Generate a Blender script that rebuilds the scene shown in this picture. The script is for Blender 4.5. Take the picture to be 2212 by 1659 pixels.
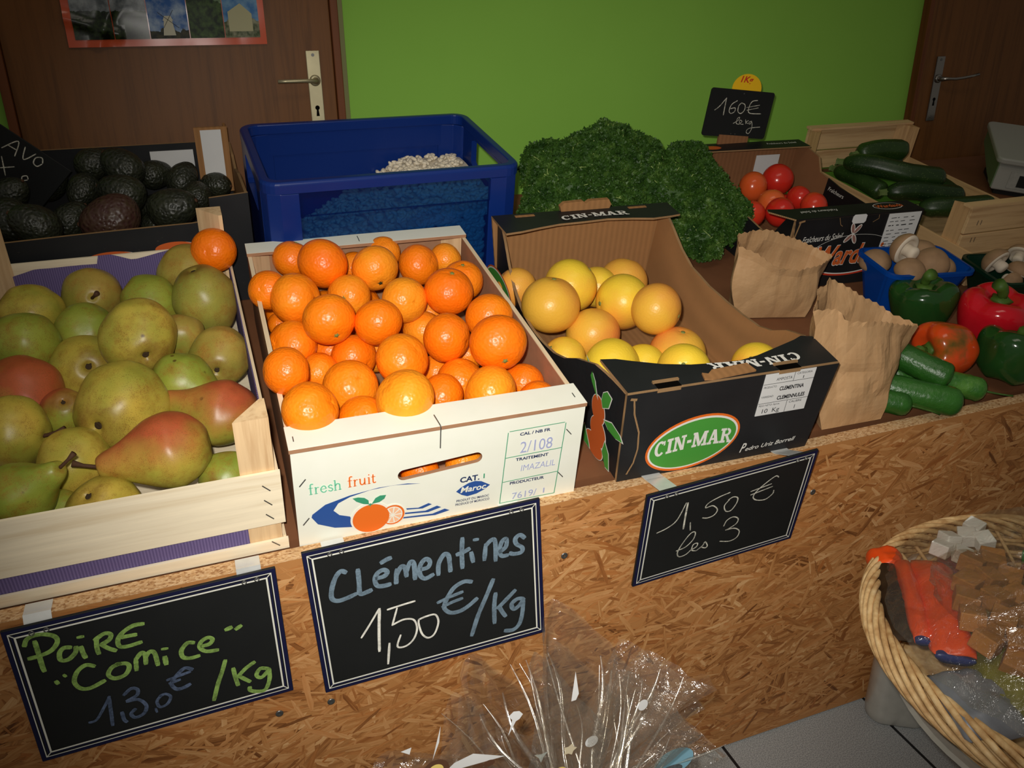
import bpy, bmesh, math, random
from math import sin, cos, pi, radians
from mathutils import Vector, Matrix, Euler, noise

random.seed(7)
scene = bpy.context.scene
for _o in list(bpy.data.objects):
    bpy.data.objects.remove(_o, do_unlink=True)

# ------------------------------------------------------------------ camera
CAM_Z = 1.2209
F_PX, IMG_W, IMG_H = 1797.3, 2212, 1659
yaw, pitch, roll = radians(20.673), radians(23.520), radians(-0.434)
fwd = Vector((sin(yaw) * cos(pitch), cos(yaw) * cos(pitch), -sin(pitch)))
rgt0 = Vector((cos(yaw), -sin(yaw), 0))
up0 = rgt0.cross(fwd)
rgt = rgt0 * cos(roll) + up0 * sin(roll)
upv = up0 * cos(roll) - rgt0 * sin(roll)
cam_data = bpy.data.cameras.new('camera')
cam = bpy.data.objects.new('camera', cam_data)
scene.collection.objects.link(cam)
cam_data.sensor_fit = 'HORIZONTAL'
cam_data.sensor_width = 36.0
cam_data.lens = F_PX * 36.0 / IMG_W
cam_data.shift_x = 0.006565
cam_data.shift_y = -0.009345
cam_data.clip_start = 0.02
CAM_ROT = Matrix((rgt, upv, -fwd)).transposed()
cam.matrix_world = Matrix.Translation((0, 0, CAM_Z)) @ CAM_ROT.to_4x4()
scene.camera = cam

# ------------------------------------------------------------------ light
world = bpy.data.worlds.new('world')
scene.world = world
world.use_nodes = True
wbg = world.node_tree.nodes['Background']
wbg.inputs[0].default_value = (1.0, 0.93, 0.82, 1)
wbg.inputs[1].default_value = 0.11

# the compact camera's own flash, a little above and left of its lens
fl = bpy.data.lights.new('camera_flash', 'SPOT')
fl.energy = 69.0
fl.color = (1.0, 0.955, 0.89)
fl.shadow_soft_size = 0.014
fl.spot_size = radians(80)
fl.spot_blend = 1.0
flash = bpy.data.objects.new('camera_flash', fl)
scene.collection.objects.link(flash)
aim = (fwd + rgt * 0.06 - upv * 0.05).normalized()
flash.matrix_world = Matrix.Translation(Vector((0, 0, CAM_Z)) + upv * 0.045 - rgt * 0.03) @ (-aim).to_track_quat('Z', 'Y').to_matrix().to_4x4()

# weak overhead area light added for soft ambience, not a real fixture
tl = bpy.data.lights.new('ambient_fill', 'AREA')
tl.shape = 'RECTANGLE'
tl.size, tl.size_y = 1.4, 0.5
tl.energy = 5.0
tl.color = (1.0, 0.9, 0.75)
fill_light = bpy.data.objects.new('ambient_fill', tl)
scene.collection.objects.link(fill_light)
fill_light.location = (0.6, 0.3, 2.7)

scene.view_settings.view_transform = 'Standard'
scene.view_settings.look = 'None'
scene.view_settings.exposure = 0.0
scene.view_settings.gamma = 1.0
scene.view_settings.use_curve_mapping = False
try:
    scene.cycles.max_bounces = 8
    scene.cycles.transparent_max_bounces = 24
    scene.cycles.caustics_reflective = False
    scene.cycles.caustics_refractive = False
except Exception:
    pass

# ------------------------------------------------------------------ frames
EDGE_Z, FRONT_Y, TILT = 0.595, 0.9, 0.1889
DECK = Matrix.Translation((0, FRONT_Y, EDGE_Z)) @ Matrix.Rotation(TILT, 4, 'X')   # the sloping display board


def deck(x, s, h, rz=0.0):
    return DECK @ Matrix.Translation((x, s, h)) @ Matrix.Rotation(rz, 4, 'Z')


def at(x, y, z, rz=0.0):
    return Matrix.Translation((x, y, z)) @ Matrix.Rotation(rz, 4, 'Z')


def vdir(a, b, c):
    """direction: a to the right, b up, c towards the viewer's side of the counter"""
    return (rgt * a + upv * b - fwd * c).normalized()


def axis_rot(d, spin=0.0):
    """rotation whose local +Z lies along the world direction d"""
    return d.to_track_quat('Z', 'Y').to_matrix().to_4x4() @ Matrix.Rotation(spin, 4, 'Z')


# ------------------------------------------------------------------ objects
COL = scene.collection


def tag(o, label=None, cat=None, group=None, kind=None):
    if label: o['label'] = label
    if cat: o['category'] = cat
    if group: o['group'] = group
    if kind: o['kind'] = kind
    return o


def empty(name, M, label, cat, group=None):
    o = bpy.data.objects.new(name, None)
    COL.objects.link(o)
    o.empty_display_size = 0.02
    o.matrix_world = M
    return tag(o, label, cat, group)


def link(name, me, parent=None, M=None, mat=None):
    o = bpy.data.objects.new(name, me)
    COL.objects.link(o)
    if parent is not None: o.parent = parent
    if M is not None: o.matrix_basis = M
    if mat is not None:
        me.materials.clear(); me.materials.append(mat)
    return o


def copy_tree(o, M):
    r = o.copy(); COL.objects.link(r); r.matrix_basis = M
    for ch in list(o.children):
        k = ch.copy(); COL.objects.link(k); k.parent = r
        k.matrix_basis = ch.matrix_basis.copy()
    return r


class MB:
    """collects shapes of ONE part, then links them as one mesh object"""
    def __init__(s): s.v, s.f = [], []

    def add(s, vs, fs):
        n = len(s.v); s.v += [tuple(p) for p in vs]; s.f += [tuple(i + n for i in f) for f in fs]; return s

    def box(s, lo, hi, M=None):
        (a, b, c), (d, e, f) = lo, hi
        vs = [(a, b, c), (d, b, c), (d, e, c), (a, e, c), (a, b, f), (d, b, f), (d, e, f), (a, e, f)]
        if M is not None: vs = [M @ Vector(p) for p in vs]
        return s.add(vs, [(0, 3, 2, 1), (4, 5, 6, 7), (0, 1, 5, 4), (1, 2, 6, 5), (2, 3, 7, 6), (3, 0, 4, 7)])

    def prism(s, poly, a, b, axis='y', M=None):
        """poly in the plane across axis, extruded from a to b"""
        n = len(poly)
        def P(p, t):
            return {'y': (p[0], t, p[1]), 'x': (t, p[0], p[1]), 'z': (p[0], p[1], t)}[axis]
        vs = [P(p, a) for p in poly] + [P(p, b) for p in poly]
        if M is not None: vs = [M @ Vector(p) for p in vs]
        fs = [tuple(range(n)), tuple(reversed(range(n, 2 * n)))]
        fs += [(i, n + i, n + (i + 1) % n, (i + 1) % n) for i in range(n)]
        return s.add(vs, fs)

    def tube(s, pts, r, seg=10, cap=True, closed=False, flat=1.0):
        pts = [Vector(p) for p in pts]; n = len(pts)
        rr = r if callable(r) else (lambda t: r)
        t0 = (pts[1] - pts[0]).normalized()
        ref = Vector((0, 0, 1)) if abs(t0.z) < .9 else Vector((1, 0, 0))
        u = t0.cross(ref).normalized()
        vs = []
        for i, p in enumerate(pts):
            if closed: t = (pts[(i + 1) % n] - pts[i - 1]).normalized()
            else: t = (pts[min(i + 1, n - 1)] - pts[max(i - 1, 0)]).normalized()
            u = (u - t * u.dot(t)).normalized(); w = t.cross(u)
            q = rr(i / max(1, n - 1))
            for k in range(seg):
                a = 2 * pi * k / seg
                vs.append(p + u * (q * cos(a)) + w * (q * sin(a) * flat))
        fs = []
        for i in range(n if closed else n - 1):
            j = (i + 1) % n
            for k in range(seg):
                l = (k + 1) % seg
                fs.append((i * seg + k, i * seg + l, j * seg + l, j * seg + k))
        if cap and not closed:
            fs.append(tuple(reversed(range(seg)))); fs.append(tuple(range((n - 1) * seg, n * seg)))
        return s.add(vs, fs)

    def lathe(s, prof, seg=40, fn=None):
        """prof: (radius, z) from bottom pole to top pole"""
        vs, fs = [], []
        for i, (r, z) in enumerate(prof):
            for k in range(seg):
                a = 2 * pi * k / seg
                rr, zz = (r, z) if fn is None else fn(r, z, a, i / (len(prof) - 1))
                vs.append((rr * cos(a), rr * sin(a), zz))
        for i in range(len(prof) - 1):
            for k in range(seg):
                l = (k + 1) % seg
                fs.append((i * seg + k, i * seg + l, (i + 1) * seg + l, (i + 1) * seg + k))
        n = len(prof)
        fs.append(tuple(reversed(range(seg)))); fs.append(tuple(range((n - 1) * seg, n * seg)))
        return s.add(vs, fs)

    def rings(s, rows, closed=True, cap=False):
        n = len(rows[0]); vs = [p for r in rows for p in r]; fs = []
        for i in range(len(rows) - 1):
            for k in range(n if closed else n - 1):
                l = (k + 1) % n
                fs.append((i * n + k, i * n + l, (i + 1) * n + l, (i + 1) * n + k))
        if cap:
            fs.append(tuple(reversed(range(n)))); fs.append(tuple(range((len(rows) - 1) * n, len(rows) * n)))
        return s.add(vs, fs)

    def mesh(s, name, smooth=False):
        me = bpy.data.meshes.new(name)
        me.from_pydata(s.v, [], s.f); me.validate(); me.update()
        if smooth: me.polygons.foreach_set('use_smooth', [True] * len(me.polygons))
        return me

    def build(s, name, mat, parent=None, M=None, smooth=False, bevel=0.0, solid=0.0, subsurf=0, fix=True):
        me = s.mesh(name, smooth)
        if fix:
            bm = bmesh.new(); bm.from_mesh(me); bmesh.ops.recalc_face_normals(bm, faces=bm.faces); bm.to_mesh(me); bm.free()
        o = link(name, me, parent, M, mat)
        if solid:
            m = o.modifiers.new('thickness', 'SOLIDIFY'); m.thickness = solid; m.offset = 0
        if bevel:
            m = o.modifiers.new('bevel', 'BEVEL'); m.width = bevel; m.segments = 2; m.limit_method = 'ANGLE'
        if subsurf:
            m = o.modifiers.new('subdivision', 'SUBSURF'); m.levels = m.render_levels = subsurf
        return o


def plane_tf(origin, xa, ya):
    """2D print plane: x along xa, y along ya, z out of the surface"""
    xa, ya = Vector(xa).normalized(), Vector(ya).normalized(); za = xa.cross(ya)
    M = Matrix((xa, ya, za)).transposed().to_4x4(); M.translation = Vector(origin)
    return M


FRONT = lambda x, y, z: plane_tf((x, y, z), (1, 0, 0), (0, 0, 1))    # a face looking towards -y


def smooth_line(pts, n=6):
    P = [Vector((p[0], p[1], 0)) for p in pts]
    if len(P) < 3: return [P[0].lerp(P[-1], t / 4) for t in range(5)]
    out = []
    for i in range(len(P) - 1):
        a, b, c_, d = P[max(i - 1, 0)], P[i], P[i + 1], P[min(i + 2, len(P) - 1)]
        for k in range(n):
            t = k / n
            out.append(0.5 * ((2 * b) + (c_ - a) * t + (2 * a - 5 * b + 4 * c_ - d) * t * t + (3 * b - a - 3 * c_ + d) * t ** 3))
    out.append(P[-1])
    return out


def ribbon(mb, pts, w, M, z, wob=0.12):
    L = smooth_line(pts); n = len(L); A, B = [], []
    for i, p in enumerate(L):
        t = (L[min(i + 1, n - 1)] - L[max(i - 1, 0)])
        if t.length < 1e-9: t = Vector((1, 0, 0))
        t.normalize(); q = Vector((-t.y, t.x, 0))
        e = min(i, n - 1 - i)
        hw = w / 2 * (0.72 if e == 0 else 1.0) * (1 + wob * noise.noise(Vector((p.x * 160, p.y * 160, w * 900))))
        ext = t * (w * .22) * (-1 if i == 0 else (1 if i == n - 1 else 0))
        A.append(M @ (p + ext + q * hw + Vector((0, 0, z)))); B.append(M @ (p + ext - q * hw + Vector((0, 0, z))))
    mb.add(A + B, [(i, i + 1, n + i + 1, n + i) for i in range(n - 1)])


def strokes(name, data, mat, parent, M, z=0.0006):
    mb = MB()
    for k, (w, pts) in enumerate(data): ribbon(mb, pts, w, M, z + k * 0.00001)
    return mb.build(name, mat, parent, fix=False)


def ink(name, polys, mat, parent, M, z=0.0005):
    """flat print: polygons in the plane of M"""
    mb = MB()
    for k, p in enumerate(polys):
        mb.add([M @ Vector((x, y, z + k * 0.000004)) for x, y in p], [tuple(range(len(p)))])
    return mb.build(name, mat, parent, fix=False)


def ellipse(cx, cy, rx, ry, n=36, rot=0.0):
    return [(cx + rx * cos(2 * pi * i / n) * cos(rot) - ry * sin(2 * pi * i / n) * sin(rot),
             cy + rx * cos(2 * pi * i / n) * sin(rot) + ry * sin(2 * pi * i / n) * cos(rot)) for i in range(n)]


def bar(x0, y0, x1, y1, w):
    d = Vector((x1 - x0, y1 - y0)).normalized(); q = Vector((-d.y, d.x)) * (w / 2)
    return [(x0 + q.x, y0 + q.y), (x0 - q.x, y0 - q.y), (x1 - q.x, y1 - q.y), (x1 + q.x, y1 + q.y)]


def text_mesh(body, size, width=None, bold=0.0, shear=0.0, spacing=1.0):
    """mesh of a line of lettering, left end at the origin"""
    cu = bpy.data.curves.new('lettering', 'FONT')
    cu.body = body; cu.size = size; cu.offset = bold; cu.shear = shear; cu.space_character = spacing
    cu.resolution_u = 3
    o = bpy.data.objects.new('lettering', cu); COL.objects.link(o)
    bpy.context.view_layer.update()
    dg = bpy.context.evaluated_depsgraph_get()
    me = bpy.data.meshes.new_from_object(o.evaluated_get(dg))
    bpy.data.objects.remove(o, do_unlink=True); bpy.data.curves.remove(cu)
    if len(me.vertices):
        xs = [v.co.x for v in me.vertices]; x0, x1 = min(xs), max(xs)
        k = (width / (x1 - x0)) if width else 1.0
        for v in me.vertices: v.co.x = (v.co.x - x0) * k
    return me


def letters(name, items, mat, parent, M, z=0.0006):
    """items: (text, x, y, size, width or None, dict); every line of writing is a part of its own"""
    for it in items:
        mb = MB()
        body, x, y, size, width = it[:5]; kw = dict(it[5]) if len(it) > 5 else {}
        rot = kw.pop('rot', 0.0); arc = kw.pop('arc', 0.0)
        me = text_mesh(body, size, width, **kw)
        w = max([v.co.x for v in me.vertices] or [1])
        vs = []
        for v in me.vertices:
            px, py = v.co.x, v.co.y
            if arc: py += arc * (1 - ((px / w) * 2 - 1) ** 2)
            vs.append(M @ Vector((x + px * cos(rot) - py * sin(rot), y + px * sin(rot) + py * cos(rot), z)))
        mb.add(vs, [tuple(p.vertices) for p in me.polygons])
        bpy.data.meshes.remove(me)
        o = mb.build(name, mat, parent, fix=False)
    return o


# ------------------------------------------------------------------ materials
def lin(c):
    return tuple(((x / 255) / 12.92 if x <= 10 else (((x / 255) + .055) / 1.055) ** 2.4) for x in c)


class G:
    """small node graph writer"""
    def __init__(s, name, col=(128, 128, 128), rough=.6, spec=.4):
        s.m = bpy.data.materials.new(name); s.m.use_nodes = True
        s.t = s.m.node_tree; s.b = s.t.nodes['Principled BSDF']; s.out = s.t.nodes['Material Output']
        s.b.inputs['Base Color'].default_value = (*lin(col), 1)
        s.b.inputs['Roughness'].default_value = rough
        s.b.inputs['Specular IOR Level'].default_value = spec
        s.m.diffuse_color = (*lin(col), 1)

    def n(s, typ, **kw):
        nd = s.t.nodes.new(typ)
        for k, v in kw.items(): setattr(nd, k, v)
        return nd

    def set(s, sock, v):
        if hasattr(v, 'is_linked') or isinstance(v, bpy.types.NodeSocket): s.t.links.new(v, sock)
        elif isinstance(v, (tuple, list)) and len(v) == 3 and sock.type == 'RGBA': sock.default_value = (*lin(v), 1)
        else: sock.default_value = v

    def coord(s, scale=(1, 1, 1), rot=(0, 0, 0), kind='Object', jitter=False):
        tc = s.n('ShaderNodeTexCoord'); v = tc.outputs[kind]
        if jitter:
            oi = s.n('ShaderNodeObjectInfo'); mu = s.n('ShaderNodeMath', operation='MULTIPLY')
            s.set(mu.inputs[0], oi.outputs['Random']); mu.inputs[1].default_value = 37.0
            ad = s.n('ShaderNodeVectorMath', operation='ADD'); s.set(ad.inputs[0], v); s.set(ad.inputs[1], mu.outputs[0]); v = ad.outputs[0]
        mp = s.n('ShaderNodeMapping'); s.set(mp.inputs['Vector'], v)
        mp.inputs['Scale'].default_value = scale; mp.inputs['Rotation'].default_value = rot
        return mp.outputs[0]

    def noise(s, v, scale=5, detail=4, rough=.55, dist=0.0):
        nd = s.n('ShaderNodeTexNoise'); s.set(nd.inputs['Vector'], v)
        nd.inputs['Scale'].default_value = scale; nd.inputs['Detail'].default_value = detail
        nd.inputs['Roughness'].default_value = rough; nd.inputs['Distortion'].default_value = dist
        return nd.outputs[0]

    def voro(s, v, scale=5, feature='F1', rand=1.0, out='Distance'):
        nd = s.n('ShaderNodeTexVoronoi', feature=feature); s.set(nd.inputs['Vector'], v)
        nd.inputs['Scale'].default_value = scale; nd.inputs['Randomness'].default_value = rand
        return nd.outputs[out]

    def wave(s, v, scale=5, dist=0.0, detail=2, axis='X', prof='SIN', dscale=1.0):
        nd = s.n('ShaderNodeTexWave', wave_type='BANDS', bands_direction=axis, wave_profile=prof); s.set(nd.inputs['Vector'], v)
        nd.inputs['Scale'].default_value = scale; nd.inputs['Distortion'].default_value = dist
        nd.inputs['Detail'].default_value = detail; nd.inputs['Detail Scale'].default_value = dscale
        return nd.outputs['Fac']

    def ramp(s, fac, stops, interp='LINEAR'):
        nd = s.n('ShaderNodeValToRGB'); s.set(nd.inputs[0], fac); cr = nd.color_ramp; cr.interpolation = interp
        while len(cr.elements) < len(stops): cr.elements.new(0.5)
        for e, (p, c) in zip(cr.elements, stops):
            e.position = p; e.color = (*lin(c), 1) if isinstance(c, (tuple, list)) else (c, c, c, 1)
        return nd.outputs[0]

    def mix(s, fac, a, b, mode='MIX'):
        nd = s.n('ShaderNodeMix', data_type='RGBA', blend_type=mode)
        s.set(nd.inputs[0], fac); s.set(nd.inputs[6], a); s.set(nd.inputs[7], b)
        return nd.outputs[2]

    def math(s, op, a, b=0.0, clamp=False):
        nd = s.n('ShaderNodeMath', operation=op, use_clamp=clamp); s.set(nd.inputs[0], a); s.set(nd.inputs[1], b); return nd.outputs[0]

    def sep(s, v, i):
        nd = s.n('ShaderNodeSeparateXYZ'); s.set(nd.inputs[0], v); return nd.outputs[i]

    def rand(s):
        return s.n('ShaderNodeObjectInfo').outputs['Random']

    def bump(s, h, strength=.3, dist=.002):
        nd = s.n('ShaderNodeBump'); s.set(nd.inputs['Height'], h)
        nd.inputs['Strength'].default_value = strength; nd.inputs['Distance'].default_value = dist
        s.set(s.b.inputs['Normal'], nd.outputs[0]); return nd.outputs[0]

    def col(s, v): s.set(s.b.inputs['Base Color'], v); return s
    def rough(s, v): s.set(s.b.inputs['Roughness'], v); return s


def plain(name, c, rough=.6, spec=.3, metal=0.0, vary=0.0, scale=30):
    g = G(name, c, rough, spec); g.b.inputs['Metallic'].default_value = metal
    if vary:
        d = tuple(max(0, int(x * (1 - vary))) for x in c)
        g.col(g.mix(g.noise(g.coord(), scale, 4), d, c))
    return g.m


def wood(name, a, b, axis=0, rough=.65, scale=1.0, spec=.25):
    """sawn wood, grain along axis"""
    sc = [60 * scale] * 3; sc[axis] = 3.5 * scale
    g = G(name, a, rough, spec); v = g.coord(tuple(sc))
    n1 = g.noise(v, 1.0, 6, .6, .4)
    sc2 = [200 * scale] * 3; sc2[axis] = 8 * scale
    n2 = g.noise(g.coord(tuple(sc2)), 1.0, 3)
    f = g.math('ADD', g.math('MULTIPLY', n1, .7), g.math('MULTIPLY', n2, .3))
    g.col(g.ramp(f, [(.3, b), (.5, a), (.7, tuple(min(255, int(x * 1.06)) for x in a))]))
    g.bump(f, .25, .0006)
    return g.m


def osb(name):
    """strand board: tone per strand from the mesh, grain along each strand"""
    g = G(name, (190, 140, 90), .5, .35)
    at_ = g.n('ShaderNodeAttribute', attribute_name='strand'); tone = g.sep(at_.outputs['Vector'], 0); warm = g.sep(at_.outputs['Vector'], 1)
    uv = g.n('ShaderNodeUVMap', uv_map='grain')
    mp = g.n('ShaderNodeMapping'); g.set(mp.inputs['Vector'], uv.outputs[0]); mp.inputs['Scale'].default_value = (14, 420, 1)
    f1 = g.noise(mp.outputs[0], 1.0, 5, .62, .3)
    mp2 = g.n('ShaderNodeMapping'); g.set(mp2.inputs['Vector'], uv.outputs[0]); mp2.inputs['Scale'].default_value = (30, 130, 1)
    f2 = g.noise(mp2.outputs[0], 1.0, 4, .6)
    t = g.math('ADD', g.math('MULTIPLY', tone, .40), g.math('ADD', g.math('MULTIPLY', f1, .46), g.math('MULTIPLY', f2, .28)))
    c = g.ramp(t, [(.28, (92, 52, 24)), (.43, (150, 96, 50)), (.57, (184, 128, 74)), (.72, (204, 152, 98)), (.92, (226, 186, 134))])
    c = g.mix(g.math('MULTIPLY', warm, .5), c, (186, 112, 54), 'MIX')
    g.col(c)
    g.bump(g.math('ADD', f1, f2), .35, .0008)
    return g.m


def osb_edge(name):
    g = G(name, (205, 165, 115), .8, .1)
    n1 = g.voro(g.coord((90, 140, 160)), 3.2, out='Color'); n2 = g.noise(g.coord((60, 60, 60)), 3, 4)
    g.col(g.ramp(g.math('ADD', g.math('MULTIPLY', g.sep(n1, 0), .6), g.math('MULTIPLY', n2, .4)),
                 [(.15, (150, 104, 66)), (.4, (204, 162, 114)), (.8, (226, 192, 148))]))
    g.bump(n2, .5, .002)
    return g.m


def card(name, c, axis='X', rough=.85, scale=520, vary=.12, spec=.12):
    """cardboard with faint flute lines across axis"""
    g = G(name, c, rough, spec)
    w = g.wave(g.coord(), scale / 6.283 / 3, .3, 1, axis)
    nz = g.noise(g.coord((1, 1, 1)), 40, 5)
    d = tuple(int(x * (1 - vary)) for x in c)
    g.col(g.mix(g.math('ADD', g.math('MULTIPLY', w, .5), g.math('MULTIPLY', nz, .5)), d, c))
    g.bump(w, .15, .0006)
    return g.m


def black_card(name, c=(30, 31, 33)):
    g = G(name, c, .5, .3)
    nz = g.noise(g.coord(), 9, 5); sc = g.noise(g.coord((40, 4, 90)), 3, 4)
    cc = g.mix(g.ramp(nz, [(.35, 0.0), (.8, .25)]), c, (62, 62, 62))
    cc = g.mix(g.ramp(sc, [(.7, 0.0), (.8, .25)]), cc, (120, 110, 96))
    g.col(cc); g.bump(nz, .1, .001)
    return g.m


def peel(name, stops, rough=.33, pores=230, bump=.35, mottling=3.0, spec=.45, extra=None):
    g = G(name, stops[0][1], rough, spec)
    v = g.coord(jitter=True)
    f = g.math('ADD', g.math('MULTIPLY', g.noise(v, mottling * 10, 3), .55), g.math('MULTIPLY', g.rand(), .45))
    c = g.ramp(f, stops)
    if extra: c = extra(g, v, c)
    g.col(c)
    d = g.voro(v, pores, 'SMOOTH_F1')
    nz = g.noise(v, 60, 3)
    g.bump(g.math('ADD', d, g.math('MULTIPLY', nz, .8)), bump, .0011)
    g.b.inputs['Subsurface Weight'].default_value = 0.0
    return g.m


def pear_skin(name, base, blush, amount, green=(150, 158, 44)):
    g = G(name, base, .38, .4)
    v = g.coord(jitter=True); o = g.coord()
    big = g.noise(v, 14, 4)
    c = g.mix(g.ramp(big, [(.36, 0.0), (.66, 1.0)]), base, green)
    rus = g.noise(v, 30, 7, .72)
    c = g.mix(g.ramp(rus, [(.47, 0.0), (.68, .66)]), c, (152, 108, 40))
    if amount:
        side = g.math('ADD', g.math('MULTIPLY', g.sep(o, 0), 11.0), g.math('MULTIPLY', g.noise(v, 13, 3, .5), 1.1))
        c = g.mix(g.ramp(side, [(.34, 0.0), (.72, amount * .6), (1.1, amount)]), c, g.mix(g.noise(v, 50, 4), blush, tuple(min(255, int(q * 1.28)) for q in blush)))
    pole = g.math('MULTIPLY', g.sep(o, 2), -1.0)
    c = g.mix(g.ramp(g.math('ADD', pole, g.math('MULTIPLY', rus, .020)), [(.048, 0.0), (.060, .7)]), c, (122, 92, 40))
    sp = g.voro(v, 640); fine = g.noise(v, 60, 3)
    c = g.mix(g.math('MULTIPLY', g.ramp(sp, [(.18, .8), (.34, 0.0)]), g.ramp(fine, [(.4, .25), (.65, 1.0)])), c, (104, 76, 30))
    sc = g.voro(v, 30); keep = g.noise(v, 9, 2)
    c = g.mix(g.math('MULTIPLY', g.ramp(g.math('ADD', sc, g.math('MULTIPLY', rus, .08)), [(.10, .8), (.15, 0.0)]), g.ramp(keep, [(.5, 0.0), (.6, 1.0)])), c, (74, 44, 22))
    g.col(c)
    g.bump(g.math('ADD', g.noise(v, 40, 3), g.math('MULTIPLY', rus, .3)), .25, .0015)
    return g.m


def glossy_skin(name, stops, rough=.22, scale=20, bump=.1, spec=.5, stripes=None):
    g = G(name, stops[0][1], rough, spec)
    v = g.coord(jitter=True)
    f = g.math('ADD', g.math('MULTIPLY', g.noise(v, scale, 4), .6), g.math('MULTIPLY', g.rand(), .4))
    c = g.ramp(f, stops)
    if stripes:
        sp = g.voro(v, stripes[0]); c = g.mix(g.ramp(sp, [(stripes[1], .8), (stripes[1] + .1, 0.0)]), c, stripes[2])
    g.col(c); g.bump(g.noise(v, scale * 6, 4), bump, .002)
    return g.m


def avocado_skin(name, a, b):
    g = G(name, a, .42, .5)
    v = g.coord(jitter=True)
    d = g.voro(v, 190, 'SMOOTH_F1'); n1 = g.noise(v, 20, 4)
    c = g.ramp(g.math('ADD', g.math('MULTIPLY', n1, .7), g.math('MULTIPLY', d, .5)), [(.3, a), (.75, b)])
    g.col(c); g.bump(g.math('ADD', d, g.math('MULTIPLY', n1, .3)), .9, .003)
    return g.m


def film(name, tint=(255, 255, 255), gloss=.08, rough=.05, bump=.5, haze=.06, hazecol=(230, 225, 215)):
    """clear wrapping film: mostly see-through, with sharp reflections"""
    g = G(name, tint)
    t = g.t; t.nodes.remove(g.b)
    tr = g.n('ShaderNodeBsdfTransparent'); tr.inputs[0].default_value = (*lin(tint), 1)
    gl = g.n('ShaderNodeBsdfGlossy'); gl.inputs['Roughness'].default_value = rough
    df = g.n('ShaderNodeBsdfDiffuse'); df.inputs[0].default_value = (*lin(hazecol), 1)
    nz = g.noise(g.coord(), 38, 4, .6, 1.0); bp = g.n('ShaderNodeBump'); g.set(bp.inputs['Height'], nz)
    bp.inputs['Strength'].default_value = bump; bp.inputs['Distance'].default_value = .01
    g.set(gl.inputs['Normal'], bp.outputs[0])
    fr = g.n('ShaderNodeFresnel'); fr.inputs[0].default_value = 1.45; g.set(fr.inputs['Normal'], bp.outputs[0])
    f = g.math('ADD', g.math('MULTIPLY', fr.outputs[0], .34), gloss, True)
    m1 = g.n('ShaderNodeMixShader'); g.set(m1.inputs[0], f); g.set(m1.inputs[1], tr.outputs[0]); g.set(m1.inputs[2], gl.outputs[0])
    m2 = g.n('ShaderNodeMixShader'); m2.inputs[0].default_value = haze; g.set(m2.inputs[1], m1.outputs[0]); g.set(m2.inputs[2], df.outputs[0])
    g.set(g.out.inputs[0], m2.outputs[0])
    return g.m


def tinted_plastic(name, body, tint, clear, rough=.3):
    """translucent coloured plastic"""
    g = G(name, body, rough, .4)
    tr = g.n('ShaderNodeBsdfTransparent'); tr.inputs[0].default_value = (*lin(tint), 1)
    nz = g.noise(g.coord(), 60, 3); g.bump(nz, .08, .002)
    m1 = g.n('ShaderNodeMixShader'); m1.inputs[0].default_value = clear
    g.set(m1.inputs[1], g.b.outputs[0]); g.set(m1.inputs[2], tr.outputs[0]); g.set(g.out.inputs[0], m1.outputs[0])
    return g.m


M = {}
M['osb'] = osb('oriented_strand_board')
M['osb_edge'] = osb_edge('strand_board_edge')
g = G('green_wall_paint', (132, 188, 62), .75, .15)
g.col(g.mix(g.noise(g.coord(), 3, 4), (132, 184, 72), (142, 194, 80))); g.bump(g.noise(g.coord(), 220, 3), .12, .001)
M['wall'] = g.m
M['door_wood'] = wood('dark_door_wood', (116, 74, 36), (88, 55, 26), 2, .45, .8, .25)
M['door_frame'] = wood('door_frame_wood', (112, 64, 34), (88, 48, 24), 2, .45, .8)
g = G('grey_floor_tile', (150, 152, 152), .45, .35)
sp = g.noise(g.coord(), 500, 2); cl = g.noise(g.coord(), 6, 4)
tilec = g.mix(g.ramp(sp, [(.38, 0.0), (.62, 1.0)]), (132, 135, 136), (178, 181, 180))
v = g.coord()
def _grout(off, ax):
    a = g.math('FRACT', g.math('DIVIDE', g.math('ADD', g.sep(v, ax), off), .32)); return g.math('LESS_THAN', a, .018)
gr = g.math('MAXIMUM', _grout(2.128, 0), _grout(1.9, 1))
g.col(g.mix(gr, tilec, (30, 30, 32)))
M['tile'] = g.m
M['pine_x'] = wood('pale_poplar', (240, 226, 196), (222, 202, 166), 0)
M['pine_y'] = wood('pale_poplar_lengthwise', (232, 210, 174), (210, 182, 142), 1)
M['pine_z'] = wood('pale_poplar_post', (222, 190, 146), (190, 150, 106), 2)
M['old_x'] = wood('weathered_pine', (214, 178, 130), (178, 136, 92), 0)
M['old_y'] = wood('weathered_pine_lengthwise', (204, 166, 118), (166, 124, 82), 1)
M['old_z'] = wood('weathered_pine_post', (200, 160, 112), (158, 116, 74), 2)
M['fibre'] = plain('brown_fibreboard', (176, 132, 100), .85, .1, vary=.15, scale=60)
g = G('purple_corrugated_liner', (112, 98, 156), .8, .15)
w_ = g.wave(g.coord(), 88, .4, 1, 'X'); g.col(g.mix(w_, (96, 84, 128), (120, 106, 152))); g.bump(w_, .35, .002); M['purple'] = g.m
g = G('white_printed_board', (236, 236, 220), .5, .3)
g.col(g.mix(g.noise(g.coord(), 18, 4), (228, 230, 212), (240, 240, 228))); M['white_board'] = g.m
M['card'] = card('brown_cardboard', (168, 122, 78))
M['card_edge'] = card('cardboard_edge', (178, 140, 98), 'X', .9, 2600, .35)
M['card_dull'] = card('dull_brown_cardboard', (150, 104, 70))
M['black'] = black_card('black_printed_cardboard')
M['black2'] = black_card('black_glossy_cardboard', (22, 21, 22))
M['steel'] = plain('staple_steel', (120, 120, 118), .35, .5, .8)
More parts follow.
